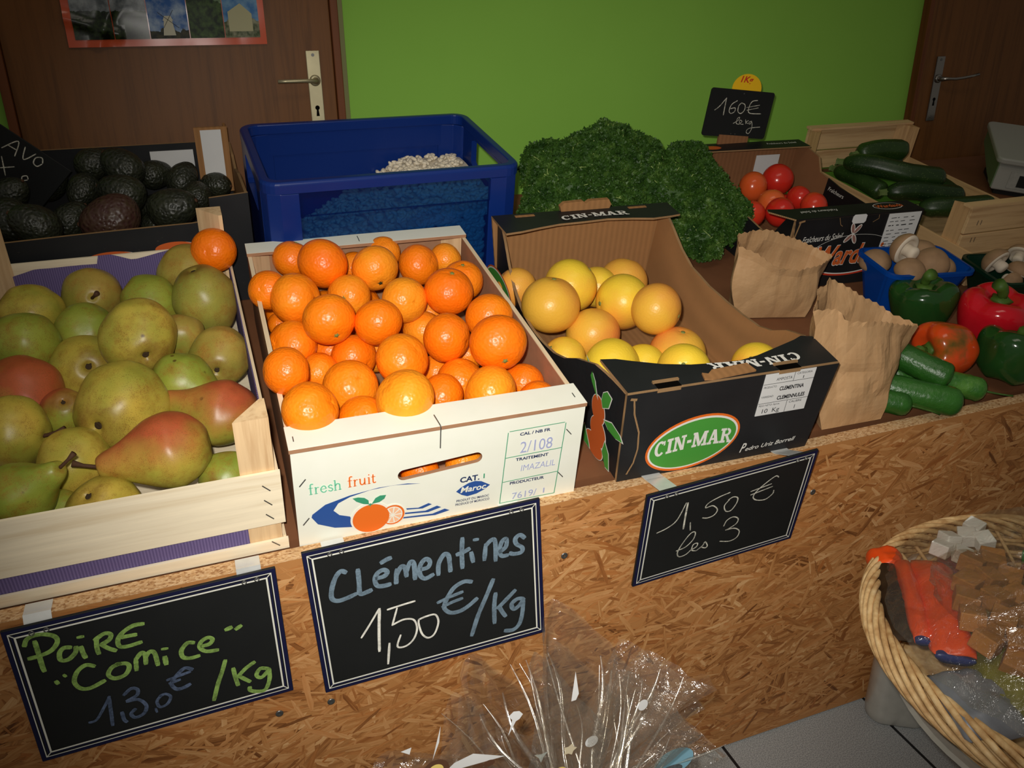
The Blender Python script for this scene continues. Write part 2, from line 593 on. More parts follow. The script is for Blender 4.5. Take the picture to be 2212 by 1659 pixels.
M['zinc'] = plain('zinc_clip', (232, 234, 230), .3, .8, .25, .1, 80)
M['slate'] = plain('black_slate_board', (31, 33, 33), .55, .3, vary=.35, scale=9)
M['white_line'] = plain('white_border_line', (226, 226, 214), .6)
M['blue_line'] = plain('navy_border', (19, 22, 58), .55)
def chalk(name, c, lo=.45):
    g = G(name, c, .95, .05)
    n_ = g.noise(g.coord((1, 1, 1)), 300, 3, .7); n2 = g.noise(g.coord(), 70, 3)
    d = tuple(int(x * lo) for x in c)
    g.col(g.ramp(g.math('ADD', g.math('MULTIPLY', n_, .5), g.math('MULTIPLY', n2, .5)), [(.34, d), (.58, c)])); return g.m
M['chalk_green'] = chalk('green_chalk', (142, 176, 92), .62)
M['chalk_blue'] = chalk('greyish_blue_chalk', (92, 106, 132), .55)
M['chalk_grey'] = chalk('grey_chalk', (116, 136, 150), .72)
M['chalk_white'] = chalk('white_chalk', (238, 236, 224), .8)
M['chalk_thin'] = chalk('thin_white_chalk', (218, 216, 200), .5)
M['paper'] = plain('white_paper', (226, 226, 224), .7, .2, vary=.05, scale=20)
M['ink_black'] = plain('black_ink', (34, 34, 38), .6)
M['ink_white'] = plain('white_ink', (232, 230, 222), .6)
M['ink_blue'] = plain('blue_ink', (44, 82, 150), .5)
M['ink_navy'] = plain('navy_ink', (34, 50, 92), .55)
M['ink_green'] = plain('green_ink', (60, 150, 112), .55)
M['ink_pale_green'] = plain('pale_green_ink', (112, 196, 160), .55)
M['ink_orange'] = plain('orange_ink', (232, 112, 36), .5)
M['ink_rust'] = plain('rust_orange_ink', (206, 98, 44), .5)
M['ink_leaf'] = plain('leaf_green_ink', (76, 156, 62), .5)
M['ink_stamp'] = plain('faint_violet_stamp', (164, 170, 206), .7)
M['ink_pink'] = plain('pale_orange_ink', (244, 190, 150), .6)
M['ink_red'] = plain('red_ink', (206, 62, 36), .5)
M['blue_solid'] = tinted_plastic('blue_crate_plastic', (16, 46, 118), (120, 170, 230), .10)
M['blue_clear'] = tinted_plastic('blue_translucent_wall', (13, 36, 98), (160, 212, 244), .70)
M['punnet_blue'] = tinted_plastic('blue_punnet_plastic', (10, 84, 178), (60, 170, 240), .42, .2)
M['punnet_green'] = tinted_plastic('green_punnet_plastic', (14, 50, 34), (30, 90, 60), .2, .25)
M['bean'] = plain('white_bean', (226, 214, 190), .45, .4, vary=.06, scale=40)
M['clem'] = peel('clementine_peel', [(.25, (248, 116, 10)), (.5, (252, 130, 14)), (.75, (252, 154, 32))], .36, 260, .7)
M['clem_calyx'] = plain('green_stem_scar', (120, 128, 64), .8)
M['clem_dark'] = plain('dark_green_stem', (44, 48, 20), .8)
def _blush(g, v, c):
    o_ = g.math('ADD', g.math('MULTIPLY', g.sep(g.coord(), 0), 8.0), g.noise(v, 12, 2))
    return g.mix(g.math('MULTIPLY', g.ramp(o_, [(.35, 0.0), (.85, 1.0)]), g.ramp(g.rand(), [(.3, .15), (.6, .95)])), c, (236, 150, 62))
M['grapefruit'] = peel('grapefruit_peel', [(.25, (236, 196, 52)), (.55, (244, 208, 60)), (.8, (240, 184, 66))], .36, 300, .22, 2.0, .4, _blush)
def _blush2(g, v, c):
    o_ = g.math('ADD', g.math('MULTIPLY', g.sep(g.coord(), 0), 8.0), g.noise(v, 12, 3))
    return g.mix(g.ramp(o_, [(.30, .25), (.8, .95)]), c, (230, 138, 66))
M['grapefruit_pink'] = peel('pink_tinged_grapefruit_peel', [(.25, (234, 190, 60)), (.55, (240, 196, 66)), (.8, (238, 176, 70))], .36, 300, .22, 2.0, .4, _blush2)
M['pear_yellow'] = pear_skin('yellow_pear_skin', (200, 172, 70), (170, 90, 40), .0, (158, 154, 58))
M['pear_green'] = pear_skin('green_pear_skin', (154, 160, 60), (160, 90, 40), .0, (128, 142, 48))
M['pear_olive'] = pear_skin('olive_pear_skin', (166, 156, 68), (170, 110, 60), .3, (138, 140, 56))
M['pear_red'] = pear_skin('red_blushed_pear_skin', (182, 168, 66), (152, 60, 42), .88, (146, 154, 54))
M['pear_stem'] = plain('brown_pear_stem', (96, 66, 46), .7, .2, vary=.4, scale=200)
M['pear_calyx'] = plain('dark_pear_calyx', (58, 44, 26), .9)
M['avocado'] = avocado_skin('dark_avocado_skin', (24, 27, 21), (46, 49, 34))
M['avocado_purple'] = avocado_skin('purple_avocado_skin', (62, 30, 32), (74, 56, 40))
M['tomato'] = glossy_skin('red_tomato_skin', [(.3, (204, 40, 30)), (.7, (214, 60, 36))], .2)
M['tomato_orange'] = glossy_skin('orange_tomato_skin', [(.3, (214, 84, 36)), (.7, (222, 104, 50))], .2)
M['pepper_red'] = glossy_skin('red_pepper_skin', [(.3, (206, 20, 36)), (.7, (222, 34, 48))], .14)
M['pepper_green'] = glossy_skin('dark_green_pepper_skin', [(.3, (30, 66, 28)), (.7, (40, 82, 32))], .14)
M['pepper_mixed'] = glossy_skin('orange_and_green_pepper_skin', [(.40, (60, 76, 26)), (.47, (150, 84, 28)), (.54, (216, 76, 26)), (.66, (224, 70, 26))], .16, 16)
M['pepper_stem'] = plain('green_pepper_stem', (84, 120, 44), .5, .3, vary=.3, scale=80)
M['cucumber'] = glossy_skin('cucumber_skin', [(.3, (36, 84, 26)), (.55, (50, 104, 34)), (.72, (92, 142, 56))], .32, 30, .5)
M['zucchini'] = glossy_skin('zucchini_skin', [(.3, (26, 46, 20)), (.7, (42, 66, 26))], .36, 26, .2, .4, (170, .12, (84, 104, 56)))
M['zucchini_stem'] = plain('pale_zucchini_stem', (112, 134, 74), .6, vary=.3, scale=90)
M['cap'] = plain('brown_mushroom_cap', (176, 140, 104), .65, .25, vary=.28, scale=38)
M['stalk'] = plain('white_mushroom_stalk', (226, 212, 190), .7, .2, vary=.1, scale=50)
g = G('curly_parsley_leaf', (60, 110, 34), .5, .35)
g.col(g.ramp(g.noise(g.coord(), 34, 4), [(.3, (34, 64, 20)), (.55, (58, 92, 30)), (.75, (96, 126, 54))])); M['parsley'] = g.m
M['parsley_stem'] = plain('pale_parsley_stem', (150, 170, 96), .5)
g = G('brown_kraft_paper', (196, 156, 112), .55, .3)
n_ = g.noise(g.coord((1, 1, .25)), 90, 4); g.col(g.mix(n_, (184, 142, 98), (204, 166, 122))); g.bump(g.noise(g.coord(), 26, 3, .5, .6), .35, .006); M['kraft'] = g.m
g = G('wicker', (206, 168, 112), .55, .3)
g.col(g.ramp(g.noise(g.coord((1, 1, 1)), 60, 4), [(.3, (178, 134, 84)), (.55, (218, 182, 128)), (.75, (236, 208, 160))])); M['wicker'] = g.m
M['cello'] = film('cellophane', (255, 254, 251), .075, .13, .7, .03)
M['cello_fold'] = film('cellophane_fold', (255, 253, 249), .16, .15, .05, .03)
M['cello2'] = film('thin_cellophane', (255, 254, 250), .02, .12, .5, .012)
M['foil_orange'] = plain('orange_glossy_film', (250, 84, 24), .25, .5, vary=.12, scale=20)
M['foil_silver'] = plain('silver_grey_film', (160, 164, 172), .3, .5, .3, .3, 30)
M['dark_food'] = plain('dark_brown_contents', (66, 46, 26), .7, .2, vary=.5, scale=90)
M['olive_food'] = plain('yellow_green_packet', (150, 142, 40), .4, .4, vary=.45, scale=34)
M['navy_film'] = plain('navy_film', (24, 42, 110), .35, .4)
M['sugar_brown'] = plain('brown_sugar', (188, 126, 62), .6, .3, vary=.12, scale=200)
M['sugar_white'] = plain('white_sugar', (232, 230, 222), .6, .3)
M['galv'] = plain('galvanised_steel', (196, 194, 184), .30, .8, .30, .14, 60)
M['scale_grey'] = plain('grey_scale_plastic', (170, 170, 162), .45, .4)
M['scale_green'] = plain('grey_green_scale_side', (112, 138, 100), .5, .35)
M['scale_dark'] = plain('dark_scale_base', (26, 28, 26), .6)
M['brass_plate'] = plain('dull_nickel_plate', (206, 196, 158), .42, .5, .7, .16, 30)
M['chrome'] = plain('dark_chrome', (150, 146, 140), .2, .5, .9)
M['hole'] = plain('painted_hole_shade', (14, 12, 10), .9, .0)  # near-black colour painted in for the shade inside keyholes and slots
M['yellow_disc'] = plain('yellow_disc', (252, 200, 30), .5)
M['poster_red'] = plain('orange_red_poster_border', (206, 88, 52), .22, .5)
M['deck'] = plain('brown_deck_board', (134, 88, 58), .7, .2, vary=.2, scale=14)
M['tray_green'] = plain('green_paper_liner', (84, 140, 40), .7)
M['sky_blue'] = plain('pale_blue_print', (150, 204, 226), .6, vary=.08, scale=60)
M['badge_brown'] = plain('dark_brown_print', (92, 62, 44), .6)
M['yellow_print'] = plain('pale_yellow_print', (232, 206, 116), .6)
M['maroon'] = plain('maroon_film', (130, 32, 56), .4)
M['bright_green'] = plain('bright_green_print', (40, 150, 50), .5)
PEAR_GREEN = [
    (0.0055, [(-0.12, 0.0778), (-0.1199, 0.0595), (-0.12, 0.0399), (-0.1194, 0.0331)]),
    (0.0055, [(-0.1311, 0.0743), (-0.1271, 0.0825), (-0.1185, 0.0858), (-0.1072, 0.0834), (-0.0989, 0.0768), (-0.099, 0.0682), (-0.1074, 0.0593), (-0.1198, 0.0562), (-0.1308, 0.0559)]),
    (0.0055, [(-0.0868, 0.0573), (-0.0941, 0.0588), (-0.0996, 0.0531), (-0.1003, 0.0431), (-0.0928, 0.0412), (-0.0839, 0.0485), (-0.0817, 0.0565)]),
    (0.0055, [(-0.0767, 0.0547), (-0.0765, 0.0458), (-0.0752, 0.0375)]),
    (0.004, [(-0.0779, 0.0687), (-0.0715, 0.0682)]),
    (0.0055, [(-0.0596, 0.0596), (-0.0612, 0.0469), (-0.0608, 0.0383)]),
    (0.0055, [(-0.0613, 0.0591), (-0.0501, 0.0651), (-0.0437, 0.0618), (-0.0465, 0.055), (-0.0558, 0.0505)]),
    (0.0055, [(-0.0558, 0.0505), (-0.0494, 0.0426), (-0.0426, 0.0368)]),
    (0.0055, [(-0.0073, 0.0654), (-0.0184, 0.0663), (-0.0306, 0.0605), (-0.0376, 0.0518), (-0.0378, 0.0418), (-0.0295, 0.0388), (-0.014, 0.04)]),
    (0.0055, [(-0.0341, 0.0539), (-0.0239, 0.0532), (-0.0176, 0.0526)]),
    (0.005, [(-0.1113, 0.0149), (-0.1099, 0.0106)]),
    (0.004, [(-0.1018, 0.0213), (-0.1002, 0.018)]),
    (0.0055, [(-0.0687, 0.0223), (-0.0771, 0.0271), (-0.0874, 0.0209), (-0.0933, 0.0074), (-0.089, -0.0044), (-0.0788, -0.0078), (-0.0621, -0.0024)]),
    (0.0055, [(-0.0413, 0.0166), (-0.0513, 0.014), (-0.0569, 0.0047), (-0.0512, -0.0032), (-0.0397, -0.0019), (-0.0334, 0.0072), (-0.0353, 0.0144), (-0.046, 0.017)]),
    (0.0055, [(-0.0264, 0.0004), (-0.0243, 0.0176)]),
    (0.0055, [(-0.0245, 0.0165), (-0.0167, 0.0244), (-0.0135, 0.0193), (-0.0149, 0.006)]),
    (0.0055, [(-0.0136, 0.0159), (-0.008, 0.0226), (-0.0029, 0.0189), (-0.0023, -0.0003)]),
    (0.0065, [(0.0071, 0.0094), (0.0069, -0.0021)]),
    (0.004, [(0.0058, 0.0219), (0.0123, 0.021)]),
    (0.0055, [(0.0424, 0.0192), (0.0351, 0.0214), (0.0269, 0.0127), (0.0269, 0.0021), (0.0347, -0.0024), (0.0454, -0.0023)]),
    (0.0055, [(0.0497, 0.011), (0.0593, 0.0115), (0.0639, 0.017), (0.0591, 0.0217), (0.0508, 0.0181), (0.0478, 0.0098), (0.0543, 0.0015), (0.0678, -0.001)]),
    (0.006, [(0.0807, 0.0264), (0.088, 0.0281)]),
    (0.006, [(0.0926, 0.0234), (0.0993, 0.027)]),
    (0.0055, [(0.0738, -0.0199), (0.0679, -0.0358), (0.0598, -0.0546), (0.0517, -0.0784)]),
    (0.0055, [(0.0812, -0.036), (0.0818, -0.0509), (0.0833, -0.0651)]),
    (0.0055, [(0.1076, -0.035), (0.0958, -0.0415), (0.0843, -0.0519)]),
    (0.0055, [(0.0871, -0.0517), (0.0933, -0.059), (0.0983, -0.0647)]),
    (0.0055, [(0.1228, -0.0517), (0.1132, -0.0481), (0.1073, -0.057), (0.1129, -0.0629), (0.1231, -0.0543)]),
    (0.0055, [(0.1237, -0.0521), (0.1223, -0.069), (0.1156, -0.084), (0.1062, -0.0845), (0.0968, -0.0791), (0.0967, -0.0733)]),
]
PEAR_BLUE = [
    (0.0035, [(-0.0904, -0.0592), (-0.0815, -0.0576), (-0.0686, -0.0391), (-0.0619, -0.0279)]),
    (0.0045, [(-0.0628, -0.0286), (-0.0643, -0.0479), (-0.0667, -0.0733)]),
    (0.0045, [(-0.0533, -0.0571), (-0.053, -0.0691), (-0.0506, -0.0742)]),
    (0.0045, [(-0.0465, -0.0317), (-0.0372, -0.0249), (-0.0306, -0.0287), (-0.0328, -0.0372), (-0.0451, -0.0421)]),
    (0.0045, [(-0.0452, -0.0428), (-0.0324, -0.0444), (-0.0254, -0.0567), (-0.0298, -0.0681), (-0.0402, -0.0709), (-0.0439, -0.0634), (-0.0379, -0.0576)]),
    (0.003, [(-0.016, -0.0654), (-0.0155, -0.0721)]),
    (0.0038, [(-0.0064, -0.0477), (-0.0126, -0.0548), (-0.011, -0.0651), (-0.0023, -0.0638), (0.0035, -0.0541), (-0.0013, -0.0474), (-0.0082, -0.0482)]),
    (0.005, [(0.0344, -0.0207), (0.0258, -0.0156), (0.0141, -0.0249), (0.0076, -0.0342), (0.0119, -0.0443), (0.0203, -0.0452), (0.0284, -0.0424)]),
    (0.004, [(0.0037, -0.0268), (0.0175, -0.025), (0.0315, -0.0232)]),
    (0.004, [(0.0053, -0.0328), (0.0182, -0.0312)]),
]
CLEM_GREY = [
    (0.0065, [(-0.1091, 0.0708), (-0.1155, 0.0746), (-0.1234, 0.0661), (-0.1297, 0.0509), (-0.1315, 0.0366), (-0.1245, 0.0305), (-0.1124, 0.0314), (-0.0999, 0.0345)]),
    (0.0065, [(-0.0937, 0.071), (-0.0943, 0.0521), (-0.0952, 0.0333), (-0.0863, 0.033), (-0.08, 0.0345)]),
    (0.0065, [(-0.072, 0.0505), (-0.0616, 0.0509), (-0.0566, 0.056), (-0.0612, 0.061), (-0.0693, 0.0582), (-0.074, 0.0489), (-0.0717, 0.0387), (-0.0634, 0.0361), (-0.0546, 0.0363)]),
    (0.0065, [(-0.0633, 0.0725), (-0.056, 0.0755), (-0.0498, 0.0768)]),
    (0.0065, [(-0.0469, 0.0353), (-0.0455, 0.0477), (-0.0435, 0.0568)]),
    (0.0065, [(-0.0455, 0.0477), (-0.038, 0.0591), (-0.0332, 0.0562), (-0.0322, 0.0421)]),
    (0.0065, [(-0.0323, 0.0485), (-0.0254, 0.0626), (-0.0207, 0.0582), (-0.0214, 0.0345)]),
    (0.0065, [(-0.0115, 0.0473), (-0.0026, 0.0482), (0.0009, 0.0558), (-0.0045, 0.0621), (-0.0125, 0.0539), (-0.0141, 0.0395), (-0.008, 0.0314), (0.0037, 0.0348)]),
    (0.0065, [(0.0105, 0.0319), (0.0124, 0.0496), (0.0209, 0.0623), (0.0266, 0.0582), (0.0273, 0.0457), (0.0273, 0.0328)]),
    (0.0065, [(0.0475, 0.0808), (0.0451, 0.0581), (0.0442, 0.0333)]),
    (0.0065, [(0.0379, 0.0568), (0.0478, 0.0585), (0.0561, 0.0617)]),
    (0.0065, [(0.058, 0.0548), (0.0598, 0.0389)]),
    (0.005, [(0.0627, 0.0738), (0.0691, 0.073)]),
    (0.0065, [(0.0756, 0.0373), (0.0791, 0.0621)]),
    (0.0065, [(0.0789, 0.06), (0.0876, 0.0669), (0.0925, 0.0625), (0.0915, 0.0317)]),
    (0.0065, [(0.0978, 0.0444), (0.1073, 0.0506), (0.1085, 0.0626), (0.102, 0.06), (0.098, 0.0465), (0.1006, 0.0373), (0.1094, 0.0361)]),
    (0.0065, [(0.1348, 0.0574), (0.1283, 0.064), (0.1216, 0.0597), (0.1225, 0.0509), (0.1307, 0.0424), (0.1291, 0.0353), (0.1183, 0.0355), (0.1124, 0.0385)]),
    (0.0065, [(0.0556, 0.0071), (0.0444, 0.0107), (0.0295, 0.0043), (0.0179, -0.0121), (0.014, -0.024), (0.0217, -0.0348), (0.0357, -0.0364), (0.0488, -0.0312), (0.0613, -0.0226)]),
    (0.005, [(0.0054, -0.013), (0.0209, -0.009), (0.0417, -0.0054)]),
    (0.005, [(0.0115, -0.0222), (0.0252, -0.0183), (0.0406, -0.016)]),
    (0.0065, [(0.0863, 0.0022), (0.0747, -0.0229), (0.0609, -0.052), (0.0494, -0.084)]),
    (0.0065, [(0.0883, -0.0222), (0.0852, -0.0432), (0.084, -0.073)]),
    (0.0065, [(0.1173, -0.0256), (0.1038, -0.0373), (0.09, -0.0489)]),
    (0.0065, [(0.0921, -0.0462), (0.0964, -0.0572), (0.1009, -0.0662)]),
    (0.0065, [(0.1285, -0.0439), (0.1197, -0.0416), (0.1109, -0.048), (0.1136, -0.0575), (0.1221, -0.0536), (0.1294, -0.0442)]),
    (0.0065, [(0.1285, -0.0439), (0.1262, -0.0675), (0.1208, -0.086), (0.1109, -0.0937), (0.0984, -0.0913)]),
]
CLEM_WHITE = [
    (0.0028, [(-0.102, -0.0379), (-0.0873, -0.0181), (-0.0736, 0.0018)]),
    (0.004, [(-0.0731, 0.0017), (-0.0773, -0.0317), (-0.0808, -0.0681)]),
    (0.0035, [(-0.066, -0.0591), (-0.0714, -0.0933)]),
    (0.0028, [(-0.0629, -0.0032), (-0.0434, -0.0016), (-0.0249, -0.0006)]),
    (0.0028, [(-0.0499, -0.0046), (-0.0591, -0.0306)]),
    (0.0028, [(-0.0591, -0.0302), (-0.0428, -0.026), (-0.0293, -0.0311), (-0.0265, -0.0478), (-0.033, -0.0634), (-0.0446, -0.0712), (-0.0557, -0.0681), (-0.0495, -0.0502)]),
    (0.0028, [(-0.0224, -0.0326), (-0.0116, -0.0305), (0.0007, -0.0317), (0.004, -0.0452), (-0.0028, -0.063), (-0.0122, -0.0674), (-0.0201, -0.0583), (-0.0233, -0.04), (-0.0224, -0.0326)]),
]
GRAPE_WHITE = [
    (0.002, [(-0.1187, 0.0132), (-0.1012, 0.018), (-0.0872, 0.0294), (-0.0769, 0.0602)]),
    (0.003, [(-0.0741, 0.0593), (-0.0739, 0.0327), (-0.0729, 0.0054)]),
    (0.002, [(-0.0627, 0.0154), (-0.0599, -0.0018)]),
    (0.002, [(-0.0024, 0.0563), (-0.0193, 0.0532), (-0.0371, 0.0464), (-0.0406, 0.0379), (-0.0285, 0.0381), (-0.0185, 0.0268), (-0.0222, 0.0169), (-0.0329, 0.0145), (-0.0425, 0.0178)]),
    (0.002, [(-0.0004, 0.0409), (-0.0071, 0.0307), (-0.0019, 0.0178), (0.0072, 0.0165), (0.0142, 0.0285), (0.0141, 0.0398), (0.0054, 0.0446), (-0.0026, 0.0409)]),
    (0.002, [(0.0818, 0.06), (0.0755, 0.0642), (0.0615, 0.0558), (0.0471, 0.0429), (0.0431, 0.0315), (0.0515, 0.0228), (0.0675, 0.019), (0.0788, 0.0268), (0.0792, 0.0343)]),
    (0.002, [(0.0357, 0.0456), (0.0714, 0.0498)]),
    (0.002, [(0.0373, 0.0381), (0.075, 0.0434)]),
    (0.002, [(-0.0777, -0.04), (-0.0621, -0.037), (-0.0506, -0.0243), (-0.0498, -0.01), (-0.0578, -0.0094), (-0.0686, -0.0264), (-0.0748, -0.0439), (-0.0705, -0.0553), (-0.059, -0.055), (-0.051, -0.0479)]),
    (0.002, [(-0.051, -0.0479), (-0.042, -0.044), (-0.0411, -0.0365), (-0.0484, -0.0368), (-0.0493, -0.0485), (-0.0408, -0.0534)]),
    (0.002, [(-0.0408, -0.0534), (-0.0307, -0.0457), (-0.0275, -0.0385), (-0.0217, -0.0488), (-0.0248, -0.0528), (-0.0338, -0.0474)]),
    (0.002, [(0.0007, -0.0148), (0.0042, -0.0038), (0.0145, 0.0001), (0.0248, -0.007), (0.0236, -0.0173), (0.0115, -0.024), (0.0062, -0.0254)]),
    (0.002, [(0.0062, -0.0254), (0.0222, -0.0269), (0.0333, -0.037), (0.0315, -0.0501), (0.0187, -0.054), (0.0004, -0.0476)]),
]
TOM_WHITE = [
    (0.002, [(-0.0711, 0.0046), (-0.059, 0.0143), (-0.0436, 0.034)]),
    (0.0025, [(-0.0436, 0.034), (-0.044, 0.0153), (-0.0439, -0.0051)]),
    (0.002, [(-0.0114, 0.0301), (-0.0258, 0.0202), (-0.0297, 0.0056), (-0.0233, -0.0002), (-0.0138, 0.0048), (-0.0144, 0.0131), (-0.0269, 0.0104)]),
    (0.002, [(0.0014, 0.0257), (-0.0049, 0.0181), (-0.004, 0.0054), (0.0055, 0.0017), (0.0139, 0.0103), (0.0123, 0.0221), (0.0014, 0.0257)]),
    (0.002, [(0.0465, 0.0344), (0.0316, 0.0308), (0.0254, 0.0165), (0.0301, 0.004), (0.064, 0.0043)]),
    (0.0015, [(0.0186, 0.0161), (0.0552, 0.0241)]),
    (0.0015, [(0.0209, 0.01), (0.053, 0.0177)]),
    (0.0015, [(-0.0111, -0.0226), (0.002, -0.0144), (0.0042, -0.0076), (-0.0015, -0.0109), (-0.0021, -0.0221), (0.0075, -0.0235)]),
    (0.0015, [(0.0072, -0.0224), (0.0134, -0.0164), (0.0066, -0.0142), (0.0081, -0.0223), (0.0189, -0.0229)]),
    (0.0015, [(0.0227, -0.0113), (0.0256, -0.0217)]),
    (0.0015, [(0.0319, -0.0134), (0.0254, -0.0176), (0.0339, -0.0213)]),
    (0.0015, [(0.0415, -0.014), (0.0343, -0.0174), (0.0378, -0.0218), (0.0422, -0.0159), (0.0455, -0.031), (0.0393, -0.0437), (0.0313, -0.0402), (0.0385, -0.0313), (0.0694, -0.0266)]),
]
CLEM_SPOTS = [
    (0.094, 0.432, 0.152, 0.0304),
    (0.131, 0.405, 0.146, 0.0396),
    (0.189, 0.486, 0.161, 0.0412),
    (0.149, 0.563, 0.137, 0.0327),
    (0.256, 0.564, 0.106, 0.0309),
    (0.272, 0.469, 0.151, 0.0382),
    (0.309, 0.565, 0.130, 0.0302),
    (0.358, 0.509, 0.128, 0.0355),
    (0.416, 0.535, 0.120, 0.0291),
    (0.408, 0.415, 0.138, 0.0348),
    (0.366, 0.359, 0.152, 0.0391),
    (0.295, 0.365, 0.143, 0.0358),
    (0.219, 0.429, 0.126, 0.0350),
    (0.165, 0.303, 0.161, 0.0382),
    (0.235, 0.289, 0.154, 0.0355),
    (0.408, 0.282, 0.142, 0.0366),
    (0.351, 0.421, 0.077, 0.0314),
    (0.326, 0.363, 0.083, 0.0339),
    (0.327, 0.243, 0.140, 0.0364),
    (0.374, 0.155, 0.176, 0.0402),
    (0.094, 0.470, 0.066, 0.0225),
    (0.097, 0.424, 0.069, 0.0256),
    (0.113, 0.330, 0.109, 0.0370),
    (0.085, 0.175, 0.166, 0.0317),
    (0.171, 0.357, 0.075, 0.0324),
    (0.140, 0.275, 0.090, 0.0304),
    (0.198, 0.300, 0.091, 0.0349),
    (0.246, 0.193, 0.146, 0.0369),
    (0.244, 0.345, 0.062, 0.0294),
    (0.170, 0.183, 0.119, 0.0381),
    (0.102, 0.093, 0.156, 0.0365),
    (0.082, 0.261, 0.048, 0.0234),
    (0.223, 0.090, 0.153, 0.0388),
    (0.291, 0.147, 0.105, 0.0325),
    (0.172, 0.114, 0.111, 0.0335),
    (0.345, 0.099, 0.135, 0.0366),
    (0.334, 0.195, 0.093, 0.0341),
    (0.320, 0.275, 0.058, 0.0275),
    (0.416, 0.150, 0.101, 0.0311),
    (0.414, 0.094, 0.111, 0.0279),
    (0.377, 0.292, 0.073, 0.0295),
    (0.239, 0.074, 0.038, 0.0264),
    (0.302, 0.072, 0.039, 0.0269),
]
PEARS_SPOTS = [
    (-0.263, 0.563, 0.087, 0.0479),
    (-0.177, 0.613, 0.082, 0.0467),
    (-0.087, 0.558, 0.091, 0.0438),
    (-0.024, 0.615, 0.106, 0.0459),
    (-0.001, 0.524, 0.105, 0.0507),
    (-0.263, 0.456, 0.091, 0.0512),
    (-0.187, 0.510, 0.073, 0.0441),
    (-0.097, 0.367, 0.134, 0.0523),
    (-0.044, 0.419, 0.098, 0.0342),
    (0.007, 0.367, 0.082, 0.0443),
    (-0.182, 0.406, 0.067, 0.0508),
    (-0.048, 0.306, 0.088, 0.0423),
    (-0.260, 0.348, 0.079, 0.0517),
    (-0.127, 0.250, 0.096, 0.0593),
    (-0.000, 0.231, 0.075, 0.0476),
    (-0.066, 0.124, 0.108, 0.0466),
    (-0.259, 0.242, 0.088, 0.0471),
    (-0.189, 0.183, 0.066, 0.0445),
    (-0.235, 0.097, 0.101, 0.0378),
    (-0.151, 0.087, 0.064, 0.0422),
    (-0.008, 0.116, 0.056, 0.0349),
    (-0.202, 0.292, 0.075, 0.0328),
    (-0.090, 0.445, 0.052, 0.0418),
    (-0.211, 0.120, 0.043, 0.0318),
]
GRAPE_SPOTS = [
    (0.529, 0.467, 0.082, 0.0368),
    (0.544, 0.349, 0.108, 0.0492),
    (0.610, 0.411, 0.105, 0.0474),
    (0.688, 0.358, 0.090, 0.0487),
    (0.747, 0.463, 0.070, 0.0453),
    (0.706, 0.277, 0.117, 0.0432),
    (0.613, 0.314, 0.060, 0.0459),
    (0.541, 0.273, 0.048, 0.0368),
    (0.582, 0.186, 0.080, 0.0449),
    (0.654, 0.206, 0.057, 0.0361),
    (0.727, 0.223, 0.057, 0.0469),
    (0.651, 0.096, 0.119, 0.0396),
    (0.675, 0.139, 0.061, 0.0405),
    (0.806, 0.120, 0.083, 0.0391),
    (0.679, 0.438, 0.079, 0.0382),
]
TOM_SPOTS = [
    (1.263, 0.793, 0.092, 0.0353),
    (1.355, 0.821, 0.094, 0.0371),
    (1.346, 0.723, 0.084, 0.0284),
    (1.341, 0.662, 0.088, 0.0327),
    (1.256, 0.706, 0.085, 0.0321),
    (1.235, 0.648, 0.090, 0.0322),
    (1.178, 0.666, 0.083, 0.0283),
]
AVO_SPOTS = [
    (-0.254, 1.007, 0.135, 0.0338),
    (-0.188, 0.956, 0.140, 0.0320),
    (-0.169, 1.008, 0.169, 0.0343),
    (-0.110, 0.973, 0.168, 0.0387),
    (-0.061, 1.010, 0.139, 0.0323),
    (-0.114, 0.902, 0.145, 0.0386),
    (-0.009, 0.976, 0.136, 0.0324),
    (0.053, 0.993, 0.115, 0.0307),
    (-0.037, 0.843, 0.130, 0.0421),
    (-0.133, 0.799, 0.141, 0.0462),
    (-0.250, 0.755, 0.153, 0.0386),
    (-0.301, 0.806, 0.153, 0.0374),
    (-0.215, 0.858, 0.115, 0.0338),
    (-0.307, 0.874, 0.166, 0.0338),
    (0.015, 0.922, 0.120, 0.0311),
]


def paint(o, mats, fn):
    """several materials on one part: fn(centre, normal) -> slot"""
    me = o.data; me.materials.clear()
    for m in mats: me.materials.append(m)
    for p in me.polygons: p.material_index = fn(p.center, p.normal)
    return o


def frame(d, hint):
    """rotation with local z on d and local x as near hint as it can be"""
    z = d.normalized(); x = (hint - z * hint.dot(z)).normalized(); y = z.cross(x)
    return Matrix((x, y, z)).transposed().to_4x4()


def spline_profile(P, n):
    Q = smooth_line(P, n)
    return [(max(q.x, 0.00005), q.y) for q in Q]


# ================================================================== setting
o = MB().box((-1.6, 2.0, 0), (4.4, 2.1, 2.9)).build('wall_back', M['wall']); tag(o, kind='structure')
o = MB().box((-1.6, -1.2, -.05), (4.4, 2.0, 0)).build('floor', M['tile']); tag(o, kind='structure')


def door(n, x0, x1, edge, sgn):
    d = MB().box((x0, 1.984, 0.005), (x1, 1.9995, 2.05)).build('door_%d' % n, M['door_wood'], bevel=.002); tag(d, kind='structure')
    return d


